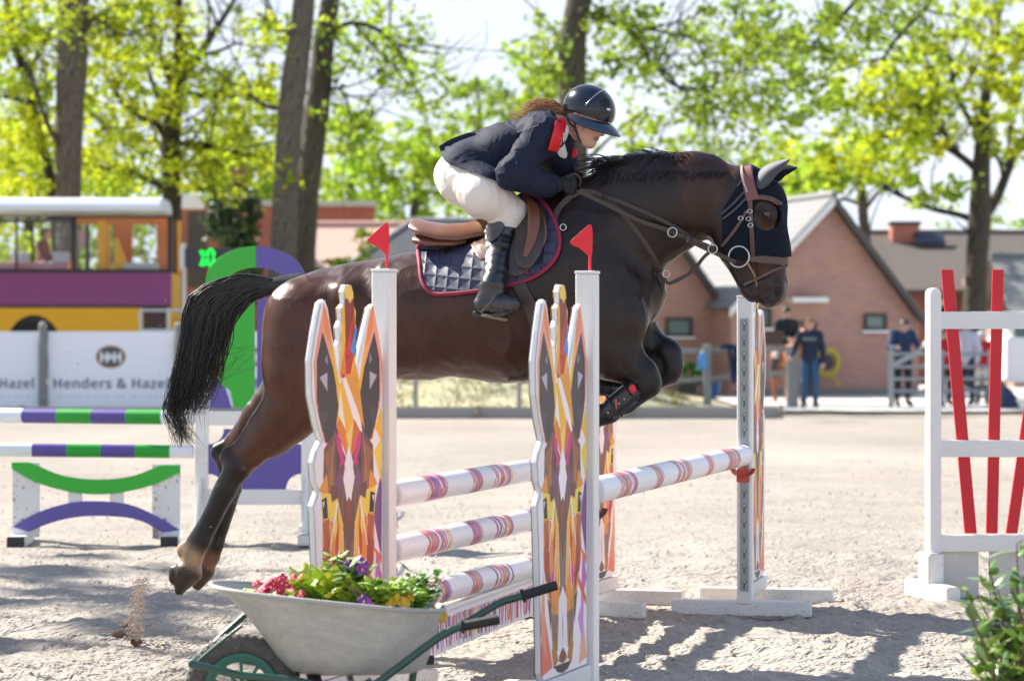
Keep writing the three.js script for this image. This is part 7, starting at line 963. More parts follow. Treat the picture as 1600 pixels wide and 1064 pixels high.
  part('cross_bar', bar(Q(545, 1056, 0.26), Q(545, 1056, -0.25), 0.012), M.darkGreen, t); part('axle_bracket', box(0.05, 0.02, 0.36, ...Q(490, 1058).toArray(), 0.004), M.dark, t);
  // wheel
  const wc = Q(377, 1076), R = wc.y - 0.004; const wheel = new THREE.Group(); wheel.name = 'wheel'; wheel.position.copy(wc); t.add(wheel);
  const tr = new THREE.LatheGeometry([[R * 0.66, -0.032], [R * 0.74, -0.044], [R * 0.86, -0.047], [R * 0.95, -0.04], [R * 0.99, -0.022], [R, 0], [R * 0.99, 0.022], [R * 0.95, 0.04], [R * 0.86, 0.047], [R * 0.74, 0.044], [R * 0.66, 0.032]].map(q => new THREE.Vector2(...q)), 56).rotateX(Math.PI / 2);
  part('tyre', tr, mat(C(0.30, 0.285, 0.265), 0.95, { bumpMap: rep(grainTex, 30, 2), bumpScale: 0.006, map: rep(grainTex, 8, 1) }), wheel);
  const blocks = []; for (let i = 0; i < 44; i++) for (const sd of [-1, 1]) { const a = (i + (sd > 0 ? 0.5 : 0)) / 44 * Math.PI * 2; const g = box(0.012, 0.008, 0.03, 0, R * 0.985, sd * 0.02, 0.002).rotateZ(a); blocks.push(g); } const tread = part('tread', blocks, mat(C(0.34, 0.32, 0.30), 0.95), wheel); tread.userData.kind = 'stuff';
  const wheelGreen = mat(C(0.05, 0.17, 0.13), 0.6); const rimG = new THREE.LatheGeometry([[R * 0.5, -0.02], [R * 0.62, -0.036], [R * 0.68, -0.038], [R * 0.68, 0.038], [R * 0.62, 0.036], [R * 0.5, 0.02]].map(q => new THREE.Vector2(...q)), 40).rotateX(Math.PI / 2); part('rim', rimG, wheelGreen, wheel); part('hub', new THREE.CylinderGeometry(0.032, 0.032, 0.1, 20).rotateX(Math.PI / 2), wheelGreen, wheel); for (let i = 0; i < 10; i++) part('spoke', box(0.012, R * 0.42, 0.03, 0, R * 0.33, 0, 0.003).rotateZ(i / 10 * Math.PI * 2), wheelGreen, wheel); part('axle', new THREE.CylinderGeometry(0.012, 0.012, 0.3, 12).rotateX(Math.PI / 2), M.rust, wheel);
  for (const z of [0.13, -0.13]) part('axle_arm', beam(Q(377, 1076, z), Q(470, 1060, z * 1.4), 0.012, 0.03), M.dark, t);
}
// plants in the tub
{
  const leafShape = (L, W, curl, seed, lobes = 0, n = 7) => { const pos = [], idx = [], r = rng(seed), uv = []; for (let i = 0; i <= n; i++) { const t = i / n, w = W * Math.sin(Math.PI * Math.pow(t, 0.75)) * (1 + lobes * Math.sin(i * 2.6)) + 0.001, y = L * t, z = curl * L * t * t; for (const sd of [-1, -0.5, 0, 0.5, 1]) { pos.push(sd * w, y * (1 - 0.15 * Math.abs(curl) * t), z + Math.abs(sd) * w * 0.35 + (lobes ? (r() - 0.5) * W * 0.28 * Math.abs(sd) : 0)); uv.push(sd, t); } } for (let i = 0; i < n; i++) for (let j = 0; j < 4; j++) { const a = i * 5 + j; idx.push(a, a + 1, a + 5, a + 1, a + 6, a + 5); } const g = new THREE.BufferGeometry(); g.setAttribute('position', new THREE.Float32BufferAttribute(pos, 3)); g.setAttribute('uv', new THREE.Float32BufferAttribute(uv, 2)); g.setIndex(idx); g.computeVertexNormals(); return g; };
  const lm = c => mat(c, 0.6, { transmission: 0.4, thickness: 0 }); const green = [lm(C(0.38, 0.54, 0.03)), lm(C(0.26, 0.44, 0.03)), lm(C(0.12, 0.26, 0.04)), lm(C(0.52, 0.58, 0.05))], stemM = mat(C(0.10, 0.18, 0.04), 0.6);
  const d0 = 10.45, at2 = (px, py, w) => P(px, py, d0 - w);
  const put = (g, m, parent, p, yaw, tilt, roll = 0, sc = 1, name = 'leaf') => { const q = part(name, g, m, parent); q.position.copy(p); q.rotation.set(tilt, yaw, roll, 'YXZ'); q.scale.setScalar(sc); return q; };
  const flower = (parent, p, petals, size, m, eye, yaw, tilt, name = 'flower') => { const ps = []; for (let i = 0; i < petals; i++) { const a = i / petals * Math.PI * 2; const g = new THREE.SphereGeometry(size * 0.5, 8, 5).scale(0.85, 1, 0.16).translate(0, size * 0.48, size * 0.12 * Math.cos(a * 2)); g.rotateZ(a); ps.push(g); } const f = part(name, ps, m, parent); f.position.copy(p); f.rotation.set(tilt, yaw, 0, 'YXZ'); const e = part('flower_centre', new THREE.SphereGeometry(size * 0.2, 8, 6).scale(1, 1, 0.5).translate(0, 0, size * 0.12), eye, f); return f; };
  const R = rng(555);
  // primroses with pink red flowers
  { const b = at2(437, 936, 0.04), t = thing('primrose', 'primrose plant with crimson flowers at the tub\'s nose end', 'flower plant', b); const gs = [1, 2, 3].map(k => leafShape(0.10, 0.034, 0.45, k, 0.12)); for (let i = 0; i < 14; i++) put(gs[i % 3], green[(i * 3) % 4], t, V((R() - 0.5) * 0.06, 0, (R() - 0.5) * 0.06), R() * 6.3, 0.8 + R() * 0.55, 0, 0.8 + R() * 0.5); const pk = mat(C(0.62, 0.012, 0.10), 0.6, { transmission: 0.25, thickness: 0 }), yl = mat(C(0.75, 0.55, 0.05), 0.6); for (let i = 0; i < 24; i++) flower(t, V((R() - 0.5) * 0.17, 0.0 + R() * 0.085, 0.02 + (R() - 0.3) * 0.14), 5, 0.018 + R() * 0.006, pk, yl, (R() - 0.5) * 1.6, -0.2 - R() * 0.9); }
  // leafy upright plants with pale green jagged leaves
  [[478, 935, 0.02, 0.165, 20, 'leafy plant with large jagged bright green leaves beside the crimson primrose'], [520, 932, -0.02, 0.175, 20, 'tallest leafy bright green plant in the middle of the tub'], [555, 938, 0.05, 0.14, 20, 'broad leaved light green plant below the purple pansies']].forEach(([px, py, w, h, n, lab], k) => { const b = at2(px, py + 8, w), t = thing('leafy_plant', lab, 'plant', b); const gs = [11, 12, 13].map(q => leafShape(h, h * 0.27, 0.35, q + k * 5, 0.4, 11)); for (let i = 0; i < n + 4; i++) put(gs[i % 3], green[[0, 3, 1, 0, 3][(i + k) % 5]], t, V((R() - 0.5) * 0.07, 0, (R() - 0.5) * 0.07), R() * 6.3, 0.12 + R() * 0.65, (R() - 0.5) * 0.4, 0.6 + R() * 0.45); for (let i = 0; i < 3; i++) put(leafShape(0.12, 0.04, 0.5, 40 + i + k, 0.05), green[2], t, V((R() - 0.5) * 0.08, 0, 0.03 + R() * 0.04), (R() - 0.5) * 1.6, 0.9 + R() * 0.4, 0, 0.8); });
  // pansies: bushy, small leaves, a few flowers
  const pansy = (px, py, w, h, wd, n, fl, lab, seed) => { const b = at2(px, py, w), t = thing('pansy_plant', lab, 'flower plant', b), r = rng(seed), small = leafShape(0.042, 0.011, 0.4, seed, 0.1, 5), fol = []; for (let i = 0; i < n; i++) { const a = r() * 6.28, lean = r() * wd, len = h * (0.45 + r() * 0.6), e = V(Math.cos(a) * lean, len, Math.sin(a) * lean), q = [V((r() - 0.5) * 0.03, 0, (r() - 0.5) * 0.03), e.clone().multiplyScalar(0.5).add(V((r() - 0.5) * 0.02, 0.01, 0)), e]; if (i % 3 === 0) part('stem', tube(q, [0.0022, 0.0012], { sides: 5, n: 5 }), stemM, t); for (let k = 0; k < 8; k++) { const p = e.clone().multiplyScalar(0.35 + 0.65 * k / 7); p.x += (r() - 0.5) * 0.02; const g = small.clone(); const m4 = new THREE.Matrix4().makeRotationFromEuler(new THREE.Euler(0.3 + r() * 1.2, r() * 6.3, 0, 'YXZ')); const sc = 0.7 + r() * 0.7; g.scale(sc, sc, sc).applyMatrix4(m4).translate(p.x, p.y, p.z); fol.push(g); } } const f = part('foliage', fol, green[seed % 3], t); f.userData.kind = 'stuff'; for (const [fx, fy, fz, c, yw] of fl) { const m = { p: mat(C(0.16, 0.02, 0.24), 0.6, { transmission: 0.2, thickness: 0 }), v: mat(C(0.34, 0.06, 0.38), 0.6, { transmission: 0.2, thickness: 0 }), y: mat(C(0.72, 0.42, 0.01), 0.6, { transmission: 0.2, thickness: 0 }), r: mat(C(0.5, 0.02, 0.16), 0.6, { transmission: 0.2, thickness: 0 }) }[c]; const P2 = V((fx - px) * d0 / F, (py - fy) * d0 / F, fz); part('flower_stem', tube([V(P2.x * 0.5, 0.01, fz * 0.5), V(P2.x * 0.85, P2.y * 0.6, fz * 0.8), P2.clone().add(V(0, 0, -0.006))], 0.0013, { sides: 5 }), stemM, t); flower(t, P2, 5, 0.022 + r() * 0.006, m, mat(C(0.7, 0.5, 0.05), 0.6), yw, -0.15 - r() * 0.5); } };
  pansy(530, 945, -0.06, 0.18, 0.06, 26, [[533, 872, 0.02, 'r', 0.2], [522, 884, 0.0, 'r', -0.3]], 'bushy plant with rosy buds at the far edge of the tub', 61);
  pansy(553, 946, 0.06, 0.15, 0.07, 30, [[548, 884, 0.02, 'p', 0.1], [565, 881, 0.0, 'v', 0.2], [566, 890, 0.03, 'v', 0.4], [550, 908, 0.05, 'p', -0.4], [568, 925, 0.05, 'p', 0.3], [560, 918, 0.05, 'v', 0.3]], 'pansy with dark purple and violet flowers above the bright leaves', 62);
  pansy(596, 955, 0.12, 0.11, 0.08, 32, [[571, 936, 0.1, 'p', 0.1], [579, 942, 0.11, 'v', 0.3]], 'low pansy with one purple flower hanging at the tub\'s near rim', 63);
  pansy(638, 962, 0.08, 0.12, 0.09, 30, [[622, 934, 0.1, 'y', 0.0], [633, 940, 0.11, 'y', 0.4], [612, 941, 0.11, 'y', -0.3], [640, 930, 0.06, 'y', 0.2]], 'pansy with yellow flowers toward the handle end of the tub', 64);
  pansy(655, 955, -0.05, 0.15, 0.10, 22, [[678, 955, 0.05, 'y', 0.3], [690, 960, 0.08, 'y', 0.2]], 'loose sprawling plant with thin stems at the handle end', 65);
}
// ---------------------------------------------------------------- shrub at the lower right, near the camera
{
  const d = 9.2, b = P(1592, 1064, d); b.y = 0; const t = thing('shrub', 'leafy shrub with pointed green leaves in front of the red slatted standard', 'shrub', b), r = rng(808);
  const leaf = (L, W) => { const pos = [], idx = [], n = 8; for (let i = 0; i <= n; i++) { const k = i / n, w = W * Math.sin(Math.PI * Math.pow(k, 0.8)) + 0.0005; for (const sd of [-1, 0, 1]) pos.push(sd * w, L * k, 0.25 * L * k * k + Math.abs(sd) * w * 0.3); } for (let i = 0; i < n; i++) for (let j = 0; j < 2; j++) { const a = i * 3 + j; idx.push(a, a + 1, a + 3, a + 1, a + 4, a + 3); } const g = new THREE.BufferGeometry(); g.setAttribute('position', new THREE.Float32BufferAttribute(pos, 3)); g.setIndex(idx); g.computeVertexNormals(); return g; };
  const shapes = [leaf(0.095, 0.021), leaf(0.075, 0.018), leaf(0.11, 0.023), leaf(0.05, 0.013)], ms = [C(0.11, 0.23, 0.04), C(0.16, 0.28, 0.045), C(0.26, 0.36, 0.05), C(0.08, 0.18, 0.045)].map(c => mat(c, 0.34, { transmission: 0.35, thickness: 0 })), bark2 = mat(C(0.13, 0.08, 0.05), 0.8); let count = 0;
  const tips = [[1508, 916], [1545, 872], [1590, 850], [1606, 835], [1512, 950], [1530, 985], [1522, 1010], [1560, 920], [1575, 960], [1590, 1000], [1560, 1020], [1540, 1050], [1600, 900], [1620, 950], [1610, 1050], [1640, 870], [1585, 890], [1530, 935], [1556, 975], [1640, 1000], [1570, 1060], [1550, 900], [1575, 930], [1600, 975], [1545, 1010], [1585, 1040], [1620, 1010], [1525, 1040]];
  for (const [px, py] of tips) { const e = P(px, py, d + (r() - 0.5) * 0.5).sub(b), s0 = V((r() - 0.3) * 0.12, 0.02, (r() - 0.5) * 0.15), m = s0.clone().lerp(e, 0.55).add(V((r() - 0.3) * 0.05, 0.05, 0)), cv = new THREE.CatmullRomCurve3([s0, m, e]); part('branch', tube(cv.getPoints(14), [0.007, 0.005, 0.0022], { straight: true, sides: 6 }), bark2, t); for (let i = 0; i < 22; i++) { const k = 0.3 + 0.7 * i / 21, p = cv.getPoint(k); if (p.y < 0.3) continue; const q = part('leaf', shapes[Math.floor(r() * 4)], ms[Math.floor(r() * 4)], t); q.position.copy(p); q.rotation.set(0.5 + r() * 1.1, i * 2.4 + r(), (r() - 0.5) * 0.6, 'YXZ'); q.scale.setScalar((0.6 + r() * 0.5) * (k > 0.9 ? 0.75 : 1)); count++; } }
}
// ---------------------------------------------------------------- sand thrown up by the hoof
{
  const r = rng(99), g = new THREE.DodecahedronGeometry(0.0058, 0), im = new THREE.InstancedMesh(g, mat(C(0.44, 0.36, 0.29), 0.95), 1600), m4 = new THREE.Matrix4(), q = new THREE.Quaternion(), gs = () => (r() + r() + r() - 1.5);
  for (let i = 0; i < 1600; i++) { let px, py, s = 0.25 + r() * r() * 1.2; if (i < 1000) { const k = r(); px = 206 + k * 14 + gs() * (14 - k * 3); py = lerp(1000, 905, k); s *= lerp(1.3, 0.8, k); } else if (i < 1150) { px = 210 + gs() * 60; py = 960 + gs() * 80; s *= 0.6; } else if (i < 1330) { px = 345 + gs() * 90; py = 945 + gs() * 60; s *= 0.5; } else { px = 200 + r() * 320; py = 440 + r() * 460; s *= 0.45; if (py < 640 && px > 300) px = 60 + r() * 220; } q.setFromEuler(new THREE.Euler(r() * 6, r() * 6, r() * 6)); m4.compose(P(px, Math.min(py, 1000), 13.7 + gs() * 0.25), q, V(s * (0.7 + r() * 0.8), s, s)); im.setMatrixAt(i, m4); }
  im.name = 'sand_spray'; scene.add(tag(im, 'grains of sand flying below the trailing hind hoof', 'sand', null, 'stuff'));
  for (const [px, py, s, lab] of [[184, 991, 0.022, 'flat dark clod of sand in the air left of the spray'], [204, 991, 0.026, 'large dark clod of sand at the foot of the spray'], [196, 977, 0.013, 'small clod of sand above the two larger ones'], [212, 1003, 0.02, 'clod of sand landing at the spray\'s base']]) { const k = new THREE.IcosahedronGeometry(s, 3), p = k.attributes.position; for (let i = 0; i < p.count; i++) { const v = V(p.getX(i), p.getY(i), p.getZ(i)), n = 1 + 0.5 * N3(v.x * 60 + px, v.y * 60, v.z * 60) + 0.2 * N3(v.x * 160, v.y * 160, v.z * 160); p.setXYZ(i, v.x * n * 1.3, v.y * n * 0.9, v.z * n); } k.computeVertexNormals(); single('sand_clod', lab, 'clod', k, mat(C(0.16, 0.115, 0.09), 0.95), P(px, py, 13.7)); }
}
// ---------------------------------------------------------------- people and horses beyond the arena
function figure(label, pos, turn, o = {}) { // facing local +z; joints in metres
  const t = thing('person', label, 'person', pos, turn), k = o.scale || 1, J = { head: [0, 1.63, 0.02], neck: [0, 1.48, 0], chest: [0, 1.32, 0], pelvis: [0, 0.97, 0], sl: [0.18, 1.42, 0], sr: [-0.18, 1.42, 0], el: [0.25, 1.15, -0.02], er: [-0.25, 1.15, -0.02], hl: [0.25, 0.9, 0.06], hr: [-0.25, 0.9, 0.06], pl: [0.09, 0.93, 0], pr: [-0.09, 0.93, 0], kl: [0.11, 0.5, 0.02], kr: [-0.11, 0.5, 0.02], al: [0.11, 0.09, -0.02], ar: [-0.11, 0.09, -0.02], tl: [0.13, 0.04, 0.15], tr: [-0.13, 0.04, 0.15], ...o.joints };
  for (const n in J) J[n] = V(...J[n]).multiplyScalar(k);
  const B = (a, b, ra, rb, q = {}) => bone(J[a], J[b], ra * k, rb * k, { k: 0.03, ...q }), h = J.head, fw = V(0, o.nod ?? -0.05, 1).normalize(), off = (a, b, c) => h.clone().add(V(a * k, b * k, c * k));
  const headB = [bone(off(0, 0.03, -0.015), off(0, 0.035, 0.02), 0.088 * k, 0.082 * k, { k: 0.02 }), bone(off(0, -0.02, 0.03), off(0, -0.085, 0.05), 0.065 * k, 0.032 * k, { k: 0.03 }), bone(off(0, 0.0, 0.09), off(0, -0.035, 0.112), 0.010 * k, 0.014 * k, { k: 0.012 }), bone(off(0.075, 0.0, 0), off(0.077, -0.03, 0), 0.014 * k, 0.01 * k, { k: 0.008 }), bone(off(-0.075, 0.0, 0), off(-0.077, -0.03, 0), 0.014 * k, 0.01 * k, { k: 0.008 }), bone(off(0.02, -0.066, 0.078), off(-0.02, -0.066, 0.078), 0.008 * k, 0.008 * k, { k: 0.01 }), B('neck', 'head', 0.055, 0.05)];
  const armU = [B('sl', 'el', 0.058, 0.046), B('sr', 'er', 0.058, 0.046)], armL = [B('el', 'hl', 0.045, 0.03), B('er', 'hr', 0.045, 0.03)], tor = [B('pelvis', 'chest', 0.135, 0.15, { q: 0.8, k: 0.05 }), B('chest', 'neck', 0.13, 0.06, { q: 0.8, k: 0.05 }), B('sl', 'sr', 0.07, 0.07, { k: 0.06 })], leg = [B('pl', 'kl', 0.088, 0.06, { k: 0.04 }), B('pr', 'kr', 0.088, 0.06, { k: 0.04 }), B('kl', 'al', 0.06, 0.04), B('kr', 'ar', 0.06, 0.04)], hip = [B('pelvis', 'pelvis', 0.135, 0.135, { q: 0.85, k: 0.05 })], feet = [B('al', 'tl', 0.045, 0.035), B('ar', 'tr', 0.045, 0.035)];
  const hand = (n, e) => { const d = J[n].clone().sub(J[e]).normalize(), p = J[n], sd = d.clone().cross(V(0, 0, 1)).normalize().lengthSq() > 0.2 ? d.clone().cross(V(0, 0, 1)).normalize() : V(1, 0, 0), L = [bone(p.clone(), p.clone().addScaledVector(d, 0.07 * k), 0.03 * k, 0.032 * k, { q: 0.7, k: 0.015 })]; for (let i = 0; i < 4; i++) { const r0 = p.clone().addScaledVector(d, 0.085 * k).addScaledVector(sd, (i - 1.5) * 0.02 * k), m = r0.clone().addScaledVector(d, 0.035 * k), e2 = m.clone().addScaledVector(d, 0.025 * k).add(V(0, 0, 0.015 * k)); L.push(bone(r0, m, 0.0095 * k, 0.009 * k, { k: 0.004 }), bone(m, e2, 0.009 * k, 0.008 * k, { k: 0.003 })); } const b0 = p.clone().addScaledVector(d, 0.03 * k).addScaledVector(sd, -0.03 * k); L.push(bone(b0, b0.clone().addScaledVector(sd, -0.03 * k).addScaledVector(d, 0.04 * k), 0.012 * k, 0.009 * k, { k: 0.008 })); return L; };
  const sk = o.skin || [0.55, 0.32, 0.24], sc = () => sk, skinM = mat(C(1, 1, 1), 0.55, { vertexColors: true });
  part('body', [boneMesh([...tor, ...hip, ...armU, ...armL, ...leg, ...feet], 0.02, -0.008, sc), boneMesh(headB, 0.0075, 0, sc), boneMesh(hand('hl', 'el'), 0.006, 0, sc), boneMesh(hand('hr', 'er'), 0.006, 0, sc)], skinM, t);
  for (const s of [1, -1]) part('eye', new THREE.SphereGeometry(0.011 * k, 8, 6).translate(...off(0.031 * s, 0.005, 0.085).toArray()), mat(C(0.05, 0.04, 0.035), 0.2), t);
  const top = mat(o.top || C(0.02, 0.03, 0.07), 0.8); part(o.topName || 'sweater', boneMesh([...tor, ...hip, ...armU, ...(o.short ? [] : armL)], 0.017, 0.018, null), top, t);
  part('trousers', boneMesh([...hip, ...leg], 0.017, 0.010, null), mat(o.legs || C(0.03, 0.06, 0.12), 0.8), t);
  for (const i of [0, 1]) part(o.boots ? 'boot' : 'shoe', boneMesh(o.boots ? [leg[2 + i], feet[i]] : [feet[i]], 0.013, 0.014, null), mat(o.shoes || C(0.03, 0.03, 0.03), 0.6), t);
  if (o.helmet || o.cap) { const hm = part(o.helmet ? 'helmet' : 'cap', boneMesh([headB[0]], 0.01, o.helmet ? 0.022 : 0.014, null, (x, y, z) => (h.y + 0.035 * k) - y), mat(o.hat || C(0.012, 0.014, 0.02), 0.45), t); part('peak', tube([off(0.07, 0.045, 0.075), off(0, 0.04, 0.135), off(-0.07, 0.045, 0.075)], [0.01, 0.03, 0.01], { sides: 8, flat: 0.3 }), mat(o.hat || C(0.012, 0.014, 0.02), 0.5), hm); }
  else part('hair', boneMesh([headB[0], ...(o.longHair ? [bone(off(0, 0, -0.06), off(0, -0.16, -0.07), 0.07 * k, 0.05 * k)] : [])], 0.01, 0.014, null, (x, y, z) => Math.min((h.y + 0.055 * k) - y, z - h.z + 0.01)), mat(o.hairC || C(0.07, 0.04, 0.025), 0.7), t);
  if (o.print) part('chest_print', box(0.26 * k, 0.05 * k, 0.006, ...J.chest.clone().add(V(0, 0.03 * k, 0.142 * k)).toArray(), 0.002), mat(o.print, 0.7), t);
  return t;
}
function standingHorse(label, pos, turn, col, hairC, o = {}) { // facing local +x
  const t = thing('horse', label, 'horse', pos, turn), k = o.scale || 1, p = (x, y, z = 0) => V(x * k, y * k, z * k), B = (a, b, ra, rb, q = {}) => bone(p(...a), p(...b), ra * k, rb * k, { k: 0.06, ...q });
  const hx = o.headY || 0, bones = [B([-0.65, 1.2], [-0.3, 1.2], 0.27, 0.28, { q: 0.95 }), B([-0.3, 1.2], [0.4, 1.18], 0.28, 0.3, { q: 0.92 }), B([0.45, 1.22], [0.72, 1.5], 0.27, 0.19, { q: 0.6 }), B([0.72, 1.5], [1.02, 1.85 + hx], 0.19, 0.12, { q: 0.55 }), B([1.02, 1.86 + hx], [1.12, 1.8 + hx], 0.11, 0.11, { q: 0.75 }), B([1.12, 1.8 + hx], [1.36, 1.48 + hx], 0.1, 0.065, { q: 0.75 }), B([1.06, 1.72 + hx], [1.14, 1.66 + hx], 0.11, 0.09, { q: 0.6 }), B([1.36, 1.48 + hx], [1.38, 1.44 + hx], 0.066, 0.055),
    ...[1, -1].flatMap(s => [B([0.98, 1.95 + hx, 0.05 * s], [1.0, 2.09 + hx, 0.06 * s], 0.035, 0.01, { k: 0.02 }), B([0.45, 1.05, 0.14 * s], [0.5, 0.72, 0.13 * s], 0.13, 0.07), B([0.5, 0.72, 0.13 * s], [0.5, 0.48, 0.13 * s], 0.065, 0.05), B([0.5, 0.48, 0.13 * s], [0.5, 0.16, 0.13 * s], 0.045, 0.042, { k: 0.03 }), B([0.5, 0.16, 0.13 * s], [0.55, 0.06, 0.13 * s], 0.04, 0.055, { k: 0.02 }), B([-0.6, 1.1, 0.14 * s], [-0.52, 0.82, 0.15 * s], 0.2, 0.12, { q: 0.7 }), B([-0.52, 0.82, 0.15 * s], [-0.78, 0.56, 0.15 * s], 0.1, 0.055), B([-0.78, 0.56, 0.15 * s], [-0.74, 0.18, 0.15 * s], 0.052, 0.042, { k: 0.03 }), B([-0.74, 0.18, 0.15 * s], [-0.68, 0.06, 0.15 * s], 0.042, 0.056, { k: 0.02 })])];
  part('body', boneMesh(bones, 0.022, 0, (x, y, z) => { const v = 1 + 0.3 * N3(x * 3, y * 3, z * 3); return [col[0] * v, col[1] * v, col[2] * v]; }), mat(C(1, 1, 1), 0.55, { vertexColors: true }), t);
  const hm = mat(hairC, 0.6), r = rng(3), mn = []; for (let i = 0; i < 60; i++) { const q = i / 60, a = p(lerp(0.6, 1.02, q), lerp(1.62, 1.98 + hx, q), 0), e = a.clone().add(V(-0.06 - r() * 0.06, -0.16 - r() * 0.12, (r() < 0.5 ? -1 : 1) * 0.09)); mn.push(tube([a, a.clone().lerp(e, 0.5).add(V(0, 0.03, 0)), e], [0.012, 0.004], { sides: 4, n: 5, cap: false })); } part('mane', mn, hm, t);
  const tl = []; for (let i = 0; i < 50; i++) { const z = (r() - 0.5) * 0.12; tl.push(tube([p(-0.9, 1.3), p(-1.0, 1.2, z), p(-1.02 + (r() - 0.5) * 0.1, 0.8, z), p(-0.98 + (r() - 0.5) * 0.12, 0.45 + r() * 0.2, z)], [0.012, 0.012, 0.004], { sides: 4, n: 7, cap: false })); } part('tail', tl, hm, t);
  for (const s of [1, -1]) part('eye', new THREE.SphereGeometry(0.024 * k, 8, 6).translate(...p(1.14, 1.8 + hx, 0.072 * s).toArray()), M.dark, t);
  return t;
}
const rideJ = { pl: [0.12, 0.95, 0], pr: [-0.12, 0.95, 0], kl: [0.3, 0.72, 0.24], kr: [-0.3, 0.72, 0.24], al: [0.32, 0.3, 0.08], ar: [-0.32, 0.3, 0.08], tl: [0.33, 0.26, 0.24], tr: [-0.33, 0.26, 0.24], el: [0.24, 1.17, 0.02], er: [-0.24, 1.17, 0.02], hl: [0.08, 1.08, 0.3], hr: [-0.08, 1.08, 0.3] };
{
  const g = (px, py) => P(px, py, 6750 / (py - HORIZON));
  const D = 55.3, p0 = P(1266, 520, D); p0.y = 0.06;
  figure('young person in navy sweater and blue jeans standing by the gate post', p0, -0.15, { scale: 0.98, top: C(0.012, 0.016, 0.045), legs: C(0.022, 0.075, 0.16), print: C(0.16, 0.22, 0.2), hairC: C(0.16, 0.08, 0.035), joints: { hr: [-0.36, 1.02, 0.1], er: [-0.3, 1.18, -0.02] } });
  // chestnut pony and its rider, partly behind
  const d2 = 57.6, p2 = P(1262, 520, d2); p2.y = 0.06; standingHorse('chestnut pony facing the arena behind the young person', V(p2.x - 0.25, p2.y, p2.z - 1.0), -1.35, [0.26, 0.085, 0.025], C(0.3, 0.14, 0.06), { scale: 0.84, headY: -0.15 });
  figure('rider in dark jacket and black helmet sitting on the chestnut pony', V(p2.x - 0.32, p2.y + 0.29, p2.z - 1.1), 0.2, { scale: 0.95, top: C(0.01, 0.012, 0.02), legs: C(0.6, 0.57, 0.52), helmet: true, boots: true, joints: rideJ });
  const s1 = thing('pony_saddle', 'dark saddle under the rider on the chestnut pony', 'saddle', V(p2.x - 0.3, p2.y + 1.15, p2.z - 1.1), -1.35); part('seat', tube([V(-0.22, 0.1, 0), V(-0.1, 0.05, 0), V(0.1, 0.04, 0), V(0.2, 0.1, 0)], [0.06, 0.16, 0.12, 0.05], { sides: 12, flat: 0.4 }), leather.dark, s1); for (const z of [1, -1]) part('flap', box(0.36, 0.4, 0.03, 0.04, -0.12, 0.25 * z, 0.012), leather.dark, s1);
  // person leaning on the fence, grey horse with rider, watchers
  const d3 = 56.6, p3 = P(1411, 520, d3); p3.y = 0.06;
  figure('person in blue jacket and dark cap leaning over the grey metal gate', p3, 0.15, { top: C(0.018, 0.04, 0.10), topName: 'jacket', legs: C(0.015, 0.017, 0.022), cap: true, nod: -0.3, joints: { head: [0, 1.57, 0.16], neck: [0, 1.44, 0.06], chest: [0, 1.28, 0.04], hl: [0.24, 1.14, 0.42], hr: [-0.24, 1.14, 0.42], el: [0.3, 1.14, 0.14], er: [-0.3, 1.14, 0.14] } });
  const p4 = P(1452, 520, 59); p4.y = 0.06; standingHorse('dapple grey horse looking over the metal gate beside the leaning person', V(p4.x + 0.5, p4.y, p4.z - 0.9), -2.0, [0.38, 0.38, 0.40], C(0.12, 0.12, 0.13), { scale: 0.95, headY: -0.1 });
  figure('rider with black helmet on the dapple grey horse', V(p4.x + 0.42, p4.y + 0.47, p4.z - 1.0), -0.25, { top: C(0.012, 0.013, 0.02), legs: C(0.6, 0.58, 0.55), helmet: true, boots: true, joints: rideJ });
  const sad2 = thing('horse_saddle', 'black saddle under the rider on the dapple grey horse', 'saddle', V(p4.x + 0.45, p4.y + 1.38, p4.z - 0.95), -2.0); part('seat', tube([V(-0.22, 0.1, 0), V(-0.1, 0.04, 0), V(0.1, 0.03, 0), V(0.2, 0.1, 0)], [0.06, 0.17, 0.13, 0.05], { sides: 12, flat: 0.4 }), leather.dark, sad2); for (const z of [1, -1]) part('flap', box(0.36, 0.42, 0.03, 0.04, -0.14, 0.28 * z, 0.012), leather.dark, sad2);
  const p5 = P(1512, 520, 57.5); p5.y = 0.06; figure('person in white shirt and dark trousers behind the gate, left of the fanned red slats', V(p5.x, p5.y, p5.z), -0.6, { top: C(0.55, 0.55, 0.66), topName: 'shirt', legs: C(0.02, 0.03, 0.06), hairC: C(0.08, 0.07, 0.07), scale: 0.97 });
  const p6 = P(1478, 520, 57.2); p6.y = 0.06; figure('person in red top standing between the white post and first red slat', p6, 0.4, { top: C(0.42, 0.012, 0.025), legs: C(0.03, 0.03, 0.035), hairC: C(0.05, 0.035, 0.03), scale: 0.86 });
  const p7 = P(1536, 520, 58.2); p7.y = 0.06; figure('small person in red jacket and pale breeches between the two tall red slats', p7, -0.2, { top: C(0.42, 0.012, 0.025), topName: 'jacket', legs: C(0.6, 0.56, 0.5), helmet: true, hat: C(0.6, 0.6, 0.62), boots: true, scale: 0.84 });
  // metal gate
  const gd = 55.8, go = P(1470, 638, gd); go.y = 0.06; const gt = thing('metal_gate', 'grey tubular metal gate with diagonal brace in front of the watchers', 'gate', go, 0), X = px => (px - 1470) * gd / F, Y = py => EYE - (py - HORIZON) * gd / F - 0.06, gm = mat(C(0.32, 0.33, 0.34), 0.5, { metalness: 0.3 });
